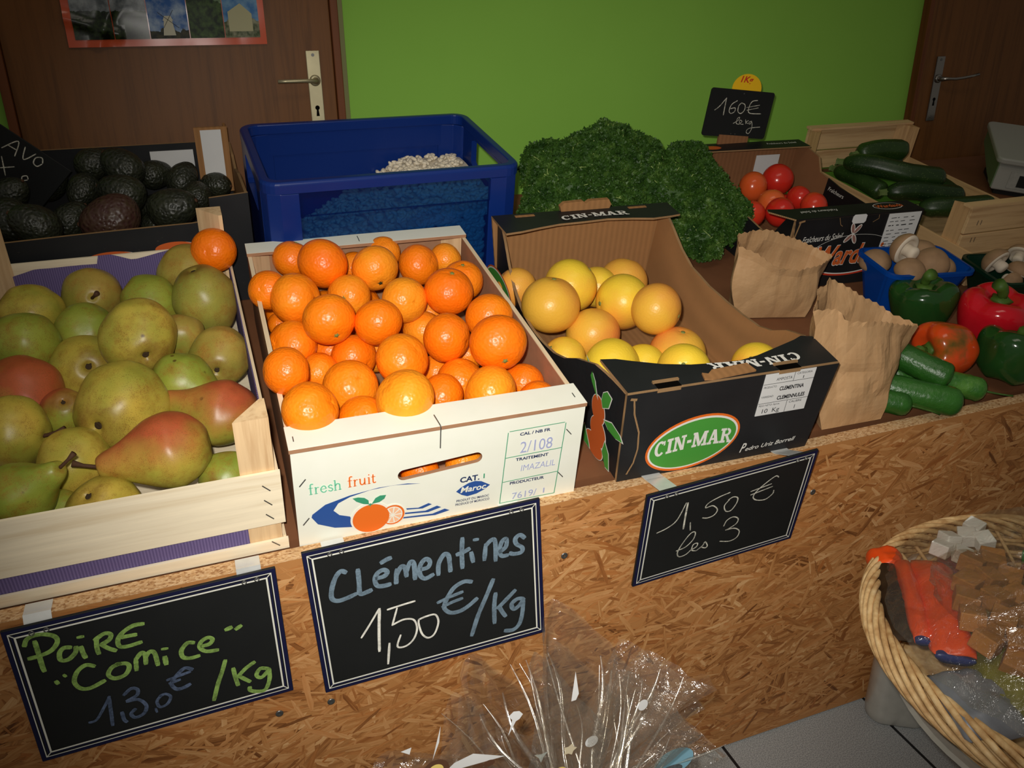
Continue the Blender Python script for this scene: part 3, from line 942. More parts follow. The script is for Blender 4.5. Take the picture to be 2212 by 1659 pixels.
d1 = door(1, -.30, .345, .345, 1)
d2 = door(2, 2.052, 2.86, 2.052, -1)
t1 = MB().box((.3455, 1.972, 0), (.362, 1.9995, 2.07)).box((-.318, 1.972, 0), (-.3005, 1.9995, 2.07)).box((-.318, 1.972, 2.0505), (.362, 1.9995, 2.09)).build('trim_1', M['door_frame'], bevel=.002); tag(t1, kind='structure')
t2 = MB().box((2.036, 1.972, 0), (2.0515, 1.9995, 2.07)).box((2.8605, 1.972, 0), (2.876, 1.9995, 2.07)).box((2.036, 1.972, 2.0505), (2.876, 1.9995, 2.09)).build('trim_2', M['door_frame'], bevel=.002); tag(t2, kind='structure')


t3 = MB().box((.3624, 1.976, 0), (.3725, 1.9996, 2.1)).build('trim_3', plain('grey_green_reveal', (122, 124, 78), .7)); tag(t3, kind='structure')


def handle(parent, x, z, lever, mat, w=.030, curved=False):
    """long plate with a lever and a keyhole"""
    p = MB().box((x - w / 2, 1.979, z - .12), (x + w / 2, 1.9838, z + .062)).build('handle_plate', mat, parent, bevel=.0015)
    y = 1.962
    pts = [(x, 1.979, z), (x, y, z), (x + lever * .015, y - .012, z + .001)] + [(x + lever * t, y - .014 - (.012 * sin(t * 12) if curved else 0), z + (.012 * (t / .11) ** 2 if curved else .002)) for t in ((.03, .055, .08, .11) if curved else (.025, .045, .065, .084))]
    MB().tube(pts, lambda t: .0070 if t < .25 else .0040, 12).build('lever', mat, p, smooth=True)
    MB().lathe([(.012, 0), (.012, .003), (.009, .005)], 20).build('rose', mat, p, M=Matrix.Translation((x, 1.979, z)) @ Matrix.Rotation(pi / 2, 4, 'X'), smooth=True)
    k = [(cos(a) * .005, sin(a) * .005) for a in [i * 2 * pi / 14 for i in range(14)]]
    mb = MB().prism([(x + a, z - .058 + b) for a, b in k], 1.9783, 1.981).prism([(x - .002, z - .062), (x + .002, z - .062), (x + .0035, z - .076), (x - .0035, z - .076)], 1.9783, 1.981)
    mb.build('keyhole', M['hole'], p)
    for dz in (.053, -.108):
        MB().lathe([(.0035, 0), (.0035, .0012)], 12).build('plate_screw', M['steel'], p, M=Matrix.Translation((x, 1.979, z + dz)) @ Matrix.Rotation(pi / 2, 4, 'X'))


handle(d1, .300, 1.085, -1, M['brass_plate'])
handle(d2, 2.121, 1.032, 1, M['chrome'], .03, True)

# poster taped to the brown door: a sheet with an orange border and rows of landscape photos
pm = FRONT(-.18, 1.983, 1.162)
poster = empty('poster', Matrix.Identity(4), 'landscape photo poster with an orange red border taped on the brown door', 'poster')
mb = MB(); W_, H_ = .386, .56
nx, nz = 60, 60
rows = []
for j in range(nz + 1):
    zz = H_ * j / nz; row = []
    for i in range(nx + 1):
        xx = W_ * i / nx
        cr = .0035 * noise.noise(Vector((xx * 9, zz * 14, 1))) + 0.010 * math.exp(-((xx - .055 - .45 * zz + .0) / .012) ** 2) + 0.008 * math.exp(-((zz - .055 + .32 * xx) / .01) ** 2) * (xx < .1)
        row.append((-.18 + xx, 1.9795 - abs(cr), 1.162 + zz))
    rows.append(row)
def sheet_y(xx, zz):
    cr = .0035 * noise.noise(Vector((xx * 9, zz * 14, 1))) + 0.010 * math.exp(-((xx - .055 - .45 * zz) / .012) ** 2) + 0.008 * math.exp(-((zz - .055 + .32 * xx) / .01) ** 2) * (xx < .1)
    return 1.9795 - abs(cr)
mb.rings(rows, closed=False)
mb.build('border_sheet', M['poster_red'], poster, smooth=True)


def photo(name, kind, x0, z0, x1, z1):
    g = G('photo_' + name, (100, 120, 140), .28 if name in ('00', '01') else .4, .5 if name in ('00', '01') else .15)
    v = g.coord(); z_ = g.sep(v, 2)
    n1 = g.noise(v, 38, 5); n2 = g.noise(v, 90, 5)
    cz = (z0 + z1) / 2
    hgt = g.math('DIVIDE', g.math('SUBTRACT', z_, z0 + 1.162), z1 - z0)
    if kind == 'sky':
        sky = g.ramp(n1, [(.4, (40, 92, 160)), (.66, (160, 180, 200))])
        land = g.ramp(n2, [(.4, (18, 26, 14)), (.7, (70, 66, 40))]); cut = .2
    elif kind == 'field':
        sky = g.ramp(n1, [(.4, (70, 100, 60)), (.6, (120, 140, 110))])
        land = g.ramp(n2, [(.38, (16, 34, 12)), (.7, (70, 96, 44))]); cut = .84
    elif kind == 'trees':
        sky = g.ramp(n1, [(.42, (84, 92, 96)), (.6, (140, 148, 150))])
        land = g.ramp(n2, [(.4, (12, 20, 10)), (.7, (52, 70, 36))]); cut = .62
    else:
        sky = g.ramp(n1, [(.4, (44, 104, 160)), (.62, (110, 150, 180))])
        land = g.ramp(n2, [(.36, (60, 74, 40)), (.7, (150, 148, 120))]); cut = .42
    e = g.math('ADD', hgt, g.math('MULTIPLY', g.math('SUBTRACT', n1, .5), .5))
    g.col(g.mix(g.math('GREATER_THAN', e, cut), land, sky))
    mb = MB(); rows = []
    for j in range(13):
        zz = z0 + (z1 - z0) * j / 12
        rows.append([(-.18 + x0 + (x1 - x0) * i / 12, sheet_y(x0 + (x1 - x0) * i / 12, zz) - .0020, 1.162 + zz) for i in range(13)])
    mb.rings(rows, closed=False)
    return mb.build('photo', g.m, poster, smooth=True)


cols_ = [(.014, .088), (.088, .155), (.155, .232), (.232, .302), (.302, .374)]
kinds_ = [['trees', 'trees', 'sky', 'field', 'house'], ['field', 'house', 'trees', 'sky', 'field'], ['house', 'sky', 'field', 'trees', 'sky']]
for r_ in range(3):
    for c_, (xa, xb) in enumerate(cols_):
        ph = photo('%d%d' % (r_, c_), kinds_[r_][c_], xa + .0008, .014 + r_ * .085, xb - .0008, .097 + r_ * .085)
        if r_ == 0 and c_ == 2:
            MW = plane_tf((-.18 + .193, sheet_y(.193, .04) - .0030, 1.162 + .014), (1, 0, 0), (0, 0, 1))
            ink('windmill_print', [[(-.012, .006), (.012, .006), (.008, .034), (-.008, .034)], [(-.010, .034), (.010, .034), (.006, .043), (-.006, .043)]], plain('pale_windmill', (190, 186, 160), .4), ph, MW, .0002)
            ink('windmill_sails', [bar(-.018, .050, .020, .020, .0009), bar(-.010, .020, .012, .054, .0008)], M['ink_black'], ph, MW, .0004)
        if r_ == 0 and c_ == 4:
            MW = plane_tf((-.18 + .33, sheet_y(.33, .04) - .0030, 1.162 + .014), (1, 0, 0), (0, 0, 1))
            ink('house_print', [[(-.018, .012), (.03, .012), (.03, .046), (.008, .066), (-.018, .05)]], plain('pale_house', (168, 164, 120), .4), ph, MW, .0002)

# ------------------------------------------------------------------ display counter
counter = empty('display_counter', at(0, 0, 0), 'long market display counter faced with golden brown strand board', 'counter')
def strand_panel():
    """board body plus the pressed wood strands of its face, one mesh"""
    rnd = random.Random(77); mb = MB(); mb.box((-1.3, .9, .004), (2.75, .9245, EDGE_Z))
    cols = [(.5, 0, 0)] * 6; uvs = [[(0, 0)] * 4] * 6
    for (xa, xb, za, zb_, n) in ((-.5, 1.75, .0, EDGE_Z, -2600), (-.5, 1.75, .0, EDGE_Z, 7600), (-1.3, -.5, 0, EDGE_Z, 900), (1.75, 2.75, 0, EDGE_Z, 1100)):
        big_ = n < 0
        for _ in range(abs(n)):
            x, z = rnd.uniform(xa, xb), rnd.uniform(za, zb_)
            L_ = rnd.uniform(.022, .075) * rnd.choice((.6, 1, 1, 1.25)); W_ = rnd.uniform(.0035, .0125) * (.6 + L_ * 6)
            if big_: L_ *= 1.7; W_ *= 1.9
            an = rnd.gauss(.12, .52) if rnd.random() < .8 else rnd.uniform(-1.5, 1.5)
            y = .9 - (rnd.uniform(.00004, .0003) if big_ else rnd.uniform(.0003, .0009)); m_ = 5
            top = [(-.5 + i / m_, .5 * (rnd.uniform(.55, 1.0) if 0 < i < m_ else rnd.uniform(.0, .5))) for i in range(m_ + 1)]
            bot = [(-.5 + i / m_ + rnd.uniform(-.04, .04), -.5 * (rnd.uniform(.55, 1.0) if 0 < i < m_ else rnd.uniform(.05, .5))) for i in range(m_ + 1)]
            pts = bot + top[::-1]
            P_ = [(x + u * L_ * cos(an) - v * W_ * sin(an), z + u * L_ * sin(an) + v * W_ * cos(an)) for u, v in pts]
            if min(q[1] for q in P_) < .005 or max(q[1] for q in P_) > EDGE_Z - .0004: continue
            mb.add([(q[0], y, q[1]) for q in P_], [tuple(range(len(P_)))])
            o_ = rnd.uniform(0, 50)
            cols.append((min(1, max(0, rnd.gauss(.5, .24))), max(0, rnd.gauss(.1, .35)), 0)); uvs.append([(u * L_ + o_, v * W_ + o_) for u, v in pts])
    me = mb.mesh('front_panel')
    at_ = me.attributes.new('strand', 'FLOAT_VECTOR', 'FACE'); uv = me.uv_layers.new(name='grain')
    for i, p_ in enumerate(me.polygons):
        at_.data[i].vector = cols[i]
        for k, li in enumerate(p_.loop_indices): uv.data[li].uv = uvs[i][k]
    return link('front_panel', me, counter, None, M['osb'])


strand_panel()
o = MB().box((-1.3, .9003, EDGE_Z + .0002), (2.75, .9243, EDGE_Z + .0014)).build('board_edge', M['osb_edge'], counter)
dk = MB().box((-1.3, .0365, -.02), (2.75, 1.085, -.001)).build('deck_board', M['deck'], counter); dk.matrix_basis = DECK
for x, z in ((.011, .358), (.080, .354), (.865, .512), (.428, .504), (-.62, .36), (1.42, .51)):
    mb = MB().lathe([(.0052, 0), (.0052, .0012), (.003, .0018), (.0012, .0008)], 18)
    mb.build('screw', M['steel'], counter, M=Matrix.Translation((x, .9, z)) @ Matrix.Rotation(pi / 2, 4, 'X'), smooth=True)

# ------------------------------------------------------------------ chalk price boards on the counter front


def price_board(c, w, h, rz, rx, ry, label, writing, clips, group='slate price boards clipped on the counter'):
    R_ = Matrix.Rotation(rz, 4, 'Z') @ Matrix.Rotation(rx, 4, 'X') @ Matrix.Rotation(ry, 4, 'Y')
    B = Matrix.Translation(c) @ R_
    root = empty('price_board', B, label, 'sign', group)
    MB().box((-w / 2, -.002, -h / 2), (w / 2, .002, h / 2)).build('slate', M['slate'], root, bevel=.0008)
    P = FRONT(0, -.0022, 0)
    def rect(i, t):
        a, b = w / 2 - i, h / 2 - i
        return [bar(-a, b - t / 2, a, b - t / 2, t), bar(-a, -b + t / 2, a, -b + t / 2, t), bar(-a + t / 2, -b, -a + t / 2, b, t), bar(a - t / 2, -b, a - t / 2, b, t)]
    ink('navy_border', rect(.0006, .0045) + rect(.0085, .0016), M['blue_line'], root, P, .0002)
    mit = []
    for sx in (-1, 1):
        for sz in (-1, 1):
            mit.append(bar(sx * (w / 2 - .0062), sz * (h / 2 - .0062), sx * (w / 2 - .0125), sz * (h / 2 - .0125), .0011))
    ink('white_border', rect(.0056, .0011) + rect(.0110, .0021) + mit, M['white_line'], root, P, .0004)
    for nm, data, mt in writing: strokes('chalk_writing', data, mt, root, P, .0007)
    ztop = h / 2
    Bi = B.inverted()
    for lx in clips:
        # strip of sheet zinc bent over the counter edge, its foot behind the slate
        x = (B @ Vector((lx, 0, ztop))).x
        cw = .029
        foot = B @ Vector((lx, .0035, ztop - .012))
        tp = B @ Vector((lx, .0040, ztop + .001))
        if tp.z < EDGE_Z - .003:
            S = [foot, tp, Vector((x, min(tp.y + .004, FRONT_Y - .006), max(tp.z + .004, EDGE_Z - .012))), Vector((x, FRONT_Y - .0045, EDGE_Z - .002)), Vector((x, FRONT_Y - .002, EDGE_Z + .0028)), Vector((x, FRONT_Y + .003, EDGE_Z + .0038)), Vector((x, FRONT_Y + .021, EDGE_Z + .0036))]
        else:
            S = [B @ Vector((lx, .0034, ztop - .018)), tp - Vector((0, 0, .006)), Vector((x, FRONT_Y - .0008, EDGE_Z + .0048)), Vector((x, FRONT_Y + .004, EDGE_Z + .0040)), Vector((x, FRONT_Y + .021, EDGE_Z + .0036))]
        xv = Vector((1, 0, 0))
        rows = [[Bi @ (p + xv * (cw * (j / 6 - .5))) for j in range(7)] for p in S]
        MB().rings(rows, closed=False).build('metal_clip', M['zinc'], root, smooth=False, solid=.0008)
        for dx in (-.0075, .0075):
            ring = [(lx + dx + .0026 * cos(a), -.0032 + .0012 * sin(a) * 0, ztop - .0105 + .0026 * sin(a)) for a in [i * 2 * pi / 16 for i in range(16)]]
            MB().tube(ring, .0007, 6, closed=True).build('eyelet', M['steel'], root, smooth=True)
    return root


price_board(Vector((-.1176, .8930, .4941)), .300, .200, .0206, .012, -.0071,
            'slate board chalked Poire Comice 1,30 € in green, under the pears', (('g', PEAR_GREEN, M['chalk_green']), ('b', PEAR_BLUE, M['chalk_blue'])), (-.113, .119))
price_board(Vector((.2286, .8926, .4972)), .319, .228, -.030, -.012, -.0399,
            'slate board chalked Clémentines 1,50 €/Kg, under the white clementine crate', (('g', CLEM_GREY, M['chalk_grey']), ('w', CLEM_WHITE, M['chalk_white'])), (-.118, .125))
price_board(Vector((.6809, .8773, .5207)), .290, .190, .0114, .2101, -.0536,
            'slate board chalked 1,50 € les 3, under the grapefruit box', (('w', GRAPE_WHITE, M['chalk_thin']),), (-.105, .117))

# ================================================================== poplar crate of pears
PC = deck(0, 0, 0)
pc = empty('wooden_crate', PC, 'pale slatted poplar crate with purple liner, full of pears', 'crate')
X0, X1, S0, S1 = -.335, .053, .0285, .672
th = .004
MB().box((X0, S0, .040), (X1, S0 + th, .1225)).build('front_slat', M['pine_x'], pc)
MB().box((X0, S0, -.0048), (X1 + .001, S0 + th, .012)).build('front_slat', M['pine_x'], pc)
MB().box((X0, S1 - th, .045), (X1 - .006, S1, .127)).build('back_slat', M['pine_x'], pc)
MB().box((X0, S1 - th, .001), (X1 - .006, S1, .014)).build('back_slat', M['pine_x'], pc)
for xx in (X0, X1 - th - .001):
    MB().box((xx, S0 + th + .0004, .050), (xx + th, S1 - th - .0004, .118)).build('side_slat', M['pine_y'], pc)
    MB().box((xx, S0 + th + .0004, .001), (xx + th, S1 - th - .0004, .014)).build('side_slat', M['pine_y'], pc)
MB().box((X0 + th, S0 + th, .0), (X1 - th, S1 - th, .004)).build('bottom_board', M['pine_x'], pc)
for xx, sx in ((X0 + th + .0005, 1), (X1 - th - .0015, -1)):
    for ss, sy in ((S0 + th + .0005, 1), (S1 - th - .0005, -1)):
        w_ = .040
        MB().prism([(xx, ss), (xx + sx * w_, ss), (xx + sx * w_ * .9, ss + sy * .006), (xx + sx * .006, ss + sy * w_), (xx, ss + sy * w_)], .0045, .200, 'z').build('corner_post', M['pine_z'], pc)
for z_ in (.100, .077, .054):
    MB().box((-.0065, -.0004, -.0006), (.0065, .0004, .0006), Matrix.Translation((X1 - .018, S0 - .0004, z_)) @ Matrix.Rotation(.85, 4, 'Y')).build('staple', M['steel'], pc)
MB().box((-.0065, -.0004, -.0006), (.0065, .0004, .0006), Matrix.Translation((X1 - .015, S0 - .0004, .007)) @ Matrix.Rotation(.8, 4, 'Y')).build('staple', M['steel'], pc)
# corrugated purple liner: front, back (two overlapping sheets with a wavy top), right
xa, xb = X0 + .006, X1 - .045
rows = [[(xa + (xb - xa) * i / 60, S0 + th + .0012, z_) for i in range(61)] for z_ in (.006, .116)]
MB().rings(rows, closed=False).build('corrugated_liner', M['purple'], pc, solid=.001)
def wavy(x): return .096 + .020 * min(1, max(0, (x + .33) / .07)) + (.015 if -.162 < x else 0) - (.013 * max(0, min(1, (x + .14) / .03)) - .012 * max(0, min(1, (x + .1) / .06)) if x > -.14 else 0)
pts = []
for i in range(81):
    x = X0 + .006 + (X1 - .05 - X0 - .006) * i / 80
    pts.append((x, S1 - th - .003 - .006 * abs(noise.noise(Vector((x * 16, 0, 3)))), wavy(x)))
MB().rings([[(x, s, .006) for x, s, h in pts], [(x, s, h) for x, s, h in pts]], closed=False).build('corrugated_liner', M['purple'], pc, solid=.001)
g = G('purple_side_liner', (92, 74, 134), .8, .15); w_ = g.wave(g.coord(), 88, .4, 1, 'Y'); g.col(g.mix(w_, (96, 84, 128), (120, 106, 152))); g.bump(w_, .5, .002)
for xx, e in ((X1 - th - .0022, .0), (X0 + th + .002, 0)):
    pr = [(S0 + .05 + (S1 - S0 - .1) * i / 40, .122 + .008 * noise.noise(Vector((i * .22, xx * 9, 0)))) for i in range(41)]
    MB().rings([[(xx, s, .006) for s, h in pr], [(xx - e * abs(noise.noise(Vector((s * 12, 1, 1)))) , s, h) for s, h in pr]], closed=False).build('corrugated_liner', g.m, pc, solid=.001)

# ------------------------------------------------------------------ pears
NR = .05
PEAR_PROF = [(.0, -.85), (.07, -.86), (.2, -.93), (.45, -.89), (.78, -.58), (.965, -.18), (1.0, .08), (.955, .38), (.82, .68), (.64, .93), (.5, 1.09), (.36, 1.20), (.2, 1.25), (.08, 1.22), (.0, 1.18)]


PEAR_LONG = [(.0, -.85), (.07, -.86), (.2, -.93), (.45, -.89), (.78, -.58), (.965, -.18), (1.0, .08), (.90, .40), (.72, .66), (.54, .92), (.42, 1.14), (.34, 1.32), (.24, 1.43), (.10, 1.45), (.0, 1.43)]


def pear_mesh(seed, neck):
    P_ = PEAR_LONG if neck > 1.2 else PEAR_PROF
    prof = spline_profile([(r * NR, (z if z < .3 else .3 + (z - .3) * neck) * NR) for r, z in P_], 4)
    rnd = random.Random(seed); ph = [rnd.uniform(0, 6.28) for _ in range(4)]
    bend = rnd.uniform(.0, .16)
    mb = MB()
    def fn(r, z, a, t):
        k = 1 + .030 * sin(2 * a + ph[0]) + .026 * sin(3 * a + ph[1] + z * 30) + .06 * noise.noise(Vector((cos(a) * 1.5, sin(a) * 1.5, z * 30 + seed)))
        return r * k, z + .05 * r * sin(a + ph[2])
    mb.lathe(prof, 44, fn)
    mb.v = [(x + bend * max(0, z - .01) ** 2 * 14, y, z) for x, y, z in mb.v]
    me = mb.mesh('pear', True)
    top = prof[-1][1]
    return me, (bend * max(0, top - .01) ** 2 * 14, 0, top)


stem_me = {}
def pear_proto(seed, neck, mat):
    me, tip = pear_mesh(seed, neck); me.materials.append(mat)
    return me, tip


PV = [pear_proto(s, n, M['pear_yellow']) for s, n in ((3, .78), (11, 1.0), (23, .7), (31, 1.32), (37, 1.21))]
st = MB().tube([(0, 0, -.006), (.0006, 0, .006), (.002, 0, .018), (.0050, 0, .031)], lambda t: .0036 - .0012 * sin(t * pi) + .0010 * max(0, t - .8) * 5, 10)
STEM = st.mesh('stem', True); STEM.materials.append(M['pear_stem'])
cl = MB().lathe([(.0048, 0), (.0036, -.0016), (.0012, -.0004)], 12)
for k in range(5):
    a = 2 * pi * k / 5
    cl.add([(.004 * cos(a - .5), .004 * sin(a - .5), -.0004), (.0085 * cos(a), .0085 * sin(a), -.0026), (.004 * cos(a + .5), .004 * sin(a + .5), -.0004)], [(0, 1, 2)])
CALYX = cl.mesh('calyx', True); CALYX.materials.append(M['pear_calyx'])
PEARS = [  # stem direction (right, up, towards viewer), mesh, skin, label
    ((.6, -.4, -.4), 0, 'yellow', 'yellow pear at the left end of the back row in the poplar crate'),
    ((.42, -.18, .85), 0, 'olive', 'pear showing its sunken stem, before the purple liner at the back'),
    ((.7, -.5, -.3), 1, 'green', 'green pear leaning right, behind the big yellow one with brown scuffs'),
    ((-.2, .5, -.7), 0, 'olive', 'olive pear in the back corner, partly behind the lone clementine'),
    ((.2, -.8, -.45), 1, 'olive', 'round olive green pear right below the lone clementine'),
    ((.8, -.2, -.4), 2, 'green', 'smooth green pear second down the left side of the crate'),
    ((.5, .3, -.6), 0, 'green', 'small green pear left of the scuffed yellow one, mostly covered'),
    ((-.48, .55, -.65), 0, 'yellow', 'big yellow pear on top of the middle of the heap, base towards us'),
    ((.3, -.3, -.8), 2, 'olive', 'pear peeping out right of the big scuffed yellow one'),
    ((-.2, .5, -.85), 0, 'olive', 'olive pear with a rosy left cheek, against the right side of the crate'),
    ((-.5, -.1, -.8), 0, 'yellow', 'speckled yellow pear left of centre below the scuffed one'),
    ((.84, -.5, .1), 4, 'green', 'bright green pear with its neck sloping down to the right'),
    ((.75, -.62, .15), 1, 'red', 'red cheeked green pear at the left edge of the crate'),
    ((.15, .4, -.9), 0, 'yellow', 'largest yellow pear near the front, dark base towards us'),
    ((-.9, .12, .1), 4, 'red', 'long green and red pear lying by the right front post'),
    ((-.92, -.24, .34), 3, 'red', 'rosy pear lying on its side at the front, long brown stem to the left'),
    ((.8, -.1, .1), 2, 'yellow', 'freckled yellow pear low at the left edge below the red one'),
    ((.3, .7, -.6), 0, 'yellow', 'yellow green pear left of the rosy pear, behind its stem'),
    ((.86, .40, .28), 4, 'green', 'green pear in the front left with a dark stem pointing right'),
    ((.1, -.5, -.8), 0, 'yellow', 'yellow pear just behind the front slat under the rosy stem'),
    ((.2, .3, -.85), 2, 'green', 'green pear squeezed behind the right front corner post'),
    ((-.3, -.4, -.7), 0, 'red', 'brownish red pear wedged behind the largest yellow one'),
    ((.0, .3, -.8), 2, 'olive', 'pear glimpsed deep between the scuffed yellow and bright green ones'),
    ((.3, .2, -.8), 2, 'green', 'green pear low at the front between two stems'),
]
pear_skins = {}
for i, ((x, s, h, r), (d, k, skin, lab)) in enumerate(zip(PEARS_SPOTS, PEARS)):
    key = (k, skin)
    if key not in pear_skins:
        me = PV[k][0].copy(); me.materials.clear(); me.materials.append(M['pear_' + skin]); pear_skins[key] = me
    sc_ = r / NR * 1.02
    R_ = frame(vdir(*d), vdir(-.1 if skin == 'red' else .5, .85, .35 if skin == 'red' else -.2))
    Mx = Matrix.Translation(DECK @ Vector((x, s, h))) @ R_ @ Matrix.Scale(sc_, 4)
    o = bpy.data.objects.new('pear', pear_skins[key]); COL.objects.link(o); o.matrix_basis = Mx
    tag(o, lab, 'pear', 'pears in the poplar crate')
    tip = PV[k][1]
    link('stem', STEM, o, Matrix.Translation((tip[0], 0, tip[2] - .001)) @ Matrix.Rotation(.3, 4, 'Y'))
    link('calyx', CALYX, o, Matrix.Translation((0, 0, -.0428)))

# ================================================================== clementines
CR = .036


def clem_mesh(seed):
    rnd = random.Random(seed); mb = MB(); n = 30
    prof = []
    for i in range(n + 1):
        a = -pi / 2 + pi * i / n
        dip = .06 * math.exp(-((a - pi / 2) / .22) ** 2) + .05 * math.exp(-((a + pi / 2) / .25) ** 2)
        prof.append((max(CR * cos(a), .00003), CR * (.93 - dip * (1 if abs(a) > 1 else 1)) * sin(a)))
    def fn(r, z, a, t):
        k = 1 + .018 * noise.noise(Vector((cos(a) * 1.2 + seed, sin(a) * 1.2, z * 40))) + .006 * cos(9 * a + seed) * math.exp(-((t - 1) / .16) ** 2)
        return r * k, z * (1 + .02 * noise.noise(Vector((cos(a), sin(a), seed * 3.1))))
    mb.lathe(prof, 40, fn)
    me = mb.mesh('clementine', True); me.materials.append(M['clem']); return me


CM = [clem_mesh(s) for s in (1, 2, 3, 4, 5, 6)]
c_ = MB().lathe([(.0026, -.0004), (.0026, .0012), (.0012, .0018)], 10)
for k in range(5):
    a = 2 * pi * k / 5
    c_.add([(.0022 * cos(a - .6), .0022 * sin(a - .6), .0004), (.0052 * cos(a), .0052 * sin(a), .0006), (.0022 * cos(a + .6), .0022 * sin(a + .6), .0004), (.002 * cos(a), .002 * sin(a), .0014)], [(0, 1, 3), (1, 2, 3)])
SCAR = c_.mesh('stem_scar', True); SCAR.materials.append(M['clem_calyx'])
SCAR_D = c_.mesh('stem_scar', True); SCAR_D.materials.append(M['clem_dark'])


def ordinal(k): return ('first', 'second', 'third', 'fourth', 'fifth', 'sixth', 'seventh')[k]


AX = {9: (.05, .75, .65), 10: (.2, .75, .62), 12: (-.1, -.2, .97), 13: (.45, -.72, .55), 19: (.28, -.72, .62), 15: (-.3, .6, -.5), 24: (-.15, .4, .9), 5: (.35, -.78, .5),
      1: (.93, .0, .35), 3: (.3, .9, .2), 18: (.93, -.2, .3), 30: (.9, .35, .25), 23: (-.9, -.05, .4), 0: (-.2, -.1, .97), 7: (.8, .2, .55), 36: (.1, .8, .6)}
rowsC = {'front': [30, 34, 32, 33, 35, 39], 'second': [23, 29, 36, 38], 'third': [22, 26, 27, 18, 19], 'fourth': [13, 14, 15], 'fifth': [1, 12, 11, 10], 'sixth': [0, 2, 5, 7, 9], 'back': [3, 6, 8]}
special = {30: 'largest clementine at the left end of the front row in the white crate', 19: 'clementine with a button navel at the bottom, high on the right of the heap',
           24: 'half buried clementine with a dark green stem, left of the middle', 10: 'clementine with a green scar on its crown, upper right of the heap',
           9: 'clementine with a green scar behind the other scarred one, by the right wall', 12: 'clementine with a star shaped green stem towards us, back of the middle',
           13: 'clementine with a dimple at its lower right, left of centre', 5: 'clementine with a dark speck under it, near the back of the white crate',
           2: 'clementine highest at the back left of the white crate heap', 23: 'clementine pressed against the left wall of the white crate, dimple to the left',
           35: 'clementine resting just behind the white front panel, second from its right', 32: 'big clementine bulging over the middle of the white front panel',
           0: 'clementine touching the left wall in the back of the white crate', 39: 'clementine low in the right front corner of the white crate',
           31: 'buried clementine shown only as a sliver by the left wall, near the front', 21: 'buried clementine by the left wall, just above another sliver',
           20: 'buried clementine by the left wall, furthest back of the hidden ones', 16: 'buried clementine glimpsed behind the centre right of the heap',
           17: 'buried clementine left of the shiny one in the fourth row', 25: 'half covered clementine between two at the left front, grey shine',
           28: 'buried clementine glimpsed under the middle of the heap', 31.5: '', 37: 'buried clementine glimpsed above the front right middle',
           40: 'buried clementine below the one with the button navel', 4: 'clementine sliver seen between the two tallest at the back',
           41: 'clementine seen through the left half of the hand hole', 42: 'clementine seen through the right half of the hand hole'}
labC = {}
for rw, ids in rowsC.items():
    for k, i in enumerate(ids):
        labC[i] = 'clementine in the white crate, %s from the left in the %s row' % (ordinal(k), rw)
labC.update({k: v for k, v in special.items() if v})
rnd = random.Random(5)


def put_clem(i, P, r, lab, group, axis=None, scar=None):
    d = vdir(*axis) if axis else vdir(rnd.uniform(-1, 1), rnd.uniform(-.9, .9), rnd.uniform(-1.2, -.05))
    Mx = Matrix.Translation(P) @ axis_rot(d, rnd.uniform(0, 6)) @ Matrix.Scale(r / CR, 4)
    o = bpy.data.objects.new('clementine', CM[i % 6]); COL.objects.link(o); o.matrix_basis = Mx
    tag(o, lab, 'clementine', group)
    if scar is not False: link('stem_scar', scar or SCAR, o, Matrix.Translation((0, 0, CR * .868)))
    return o


for i, (x, s, h, r) in enumerate(CLEM_SPOTS):
    if i in (20, 21, 31): x += .016; r *= .9
    put_clem(i, DECK @ Vector((x, s, h)), r * 1.015, labC[i], 'clementines in the white crate', AX.get(i), SCAR_D if i in (24, 5) else (False if i in (0, 7, 1, 18, 23, 30, 36) else None))
# the ones underneath that close the gaps
pts_used = [Vector(p[:3]) for p in CLEM_SPOTS]; rad_used = [p[3] for p in CLEM_SPOTS]
for lay, hh in ((0, .034), (1, .078)):
    for iy in range(8):
        for ix in range(5):
            r = .031; p = Vector((.104 + ix * .0735 + (.02 if iy % 2 else 0), .085 + iy * .068, hh + .004 * rnd.random()))
            if p.x > .418: continue
            if all((p - q).length > (r + rq) * .93 for q, rq in zip(pts_used, rad_used)):
                pts_used.append(p); rad_used.append(r)
                put_clem(ix + iy, DECK @ p, r, 'clementine buried deep under the heap in the white crate', 'clementines buried in the white crate')
put_clem(2, DECK @ Vector((.0260, .606, .147)), .0378, 'single clementine perched on the back corner post of the pear crate', 'clementines in the white crate', (-.1, -.25, .95), False)['group'] = 'lone clementine'

# ------------------------------------------------------------------ white printed crate
CW, CL_, CH = .3825, .580, .147
cc = empty('fruit_crate', deck(.0664, .026, 0, -.0211), 'white printed fresh fruit crate holding the heap of clementines', 'crate')
hole = [(.1335 + .0062 - .0066 * sin(pi * k / 10) * 0 + .0082 * cos(pi / 2 + pi * k / 10), .0862 + .0082 * sin(pi / 2 + pi * k / 10)) for k in range(11)]
hole = [(.1375 + .0085 * cos(pi / 2 + pi * k / 12), .0838 + .0085 * sin(pi / 2 + pi * k / 12)) for k in range(13)] + [(.2330 + .0085 * cos(-pi / 2 + pi * k / 12), .0918 + .0085 * sin(-pi / 2 + pi * k / 12)) for k in range(13)]


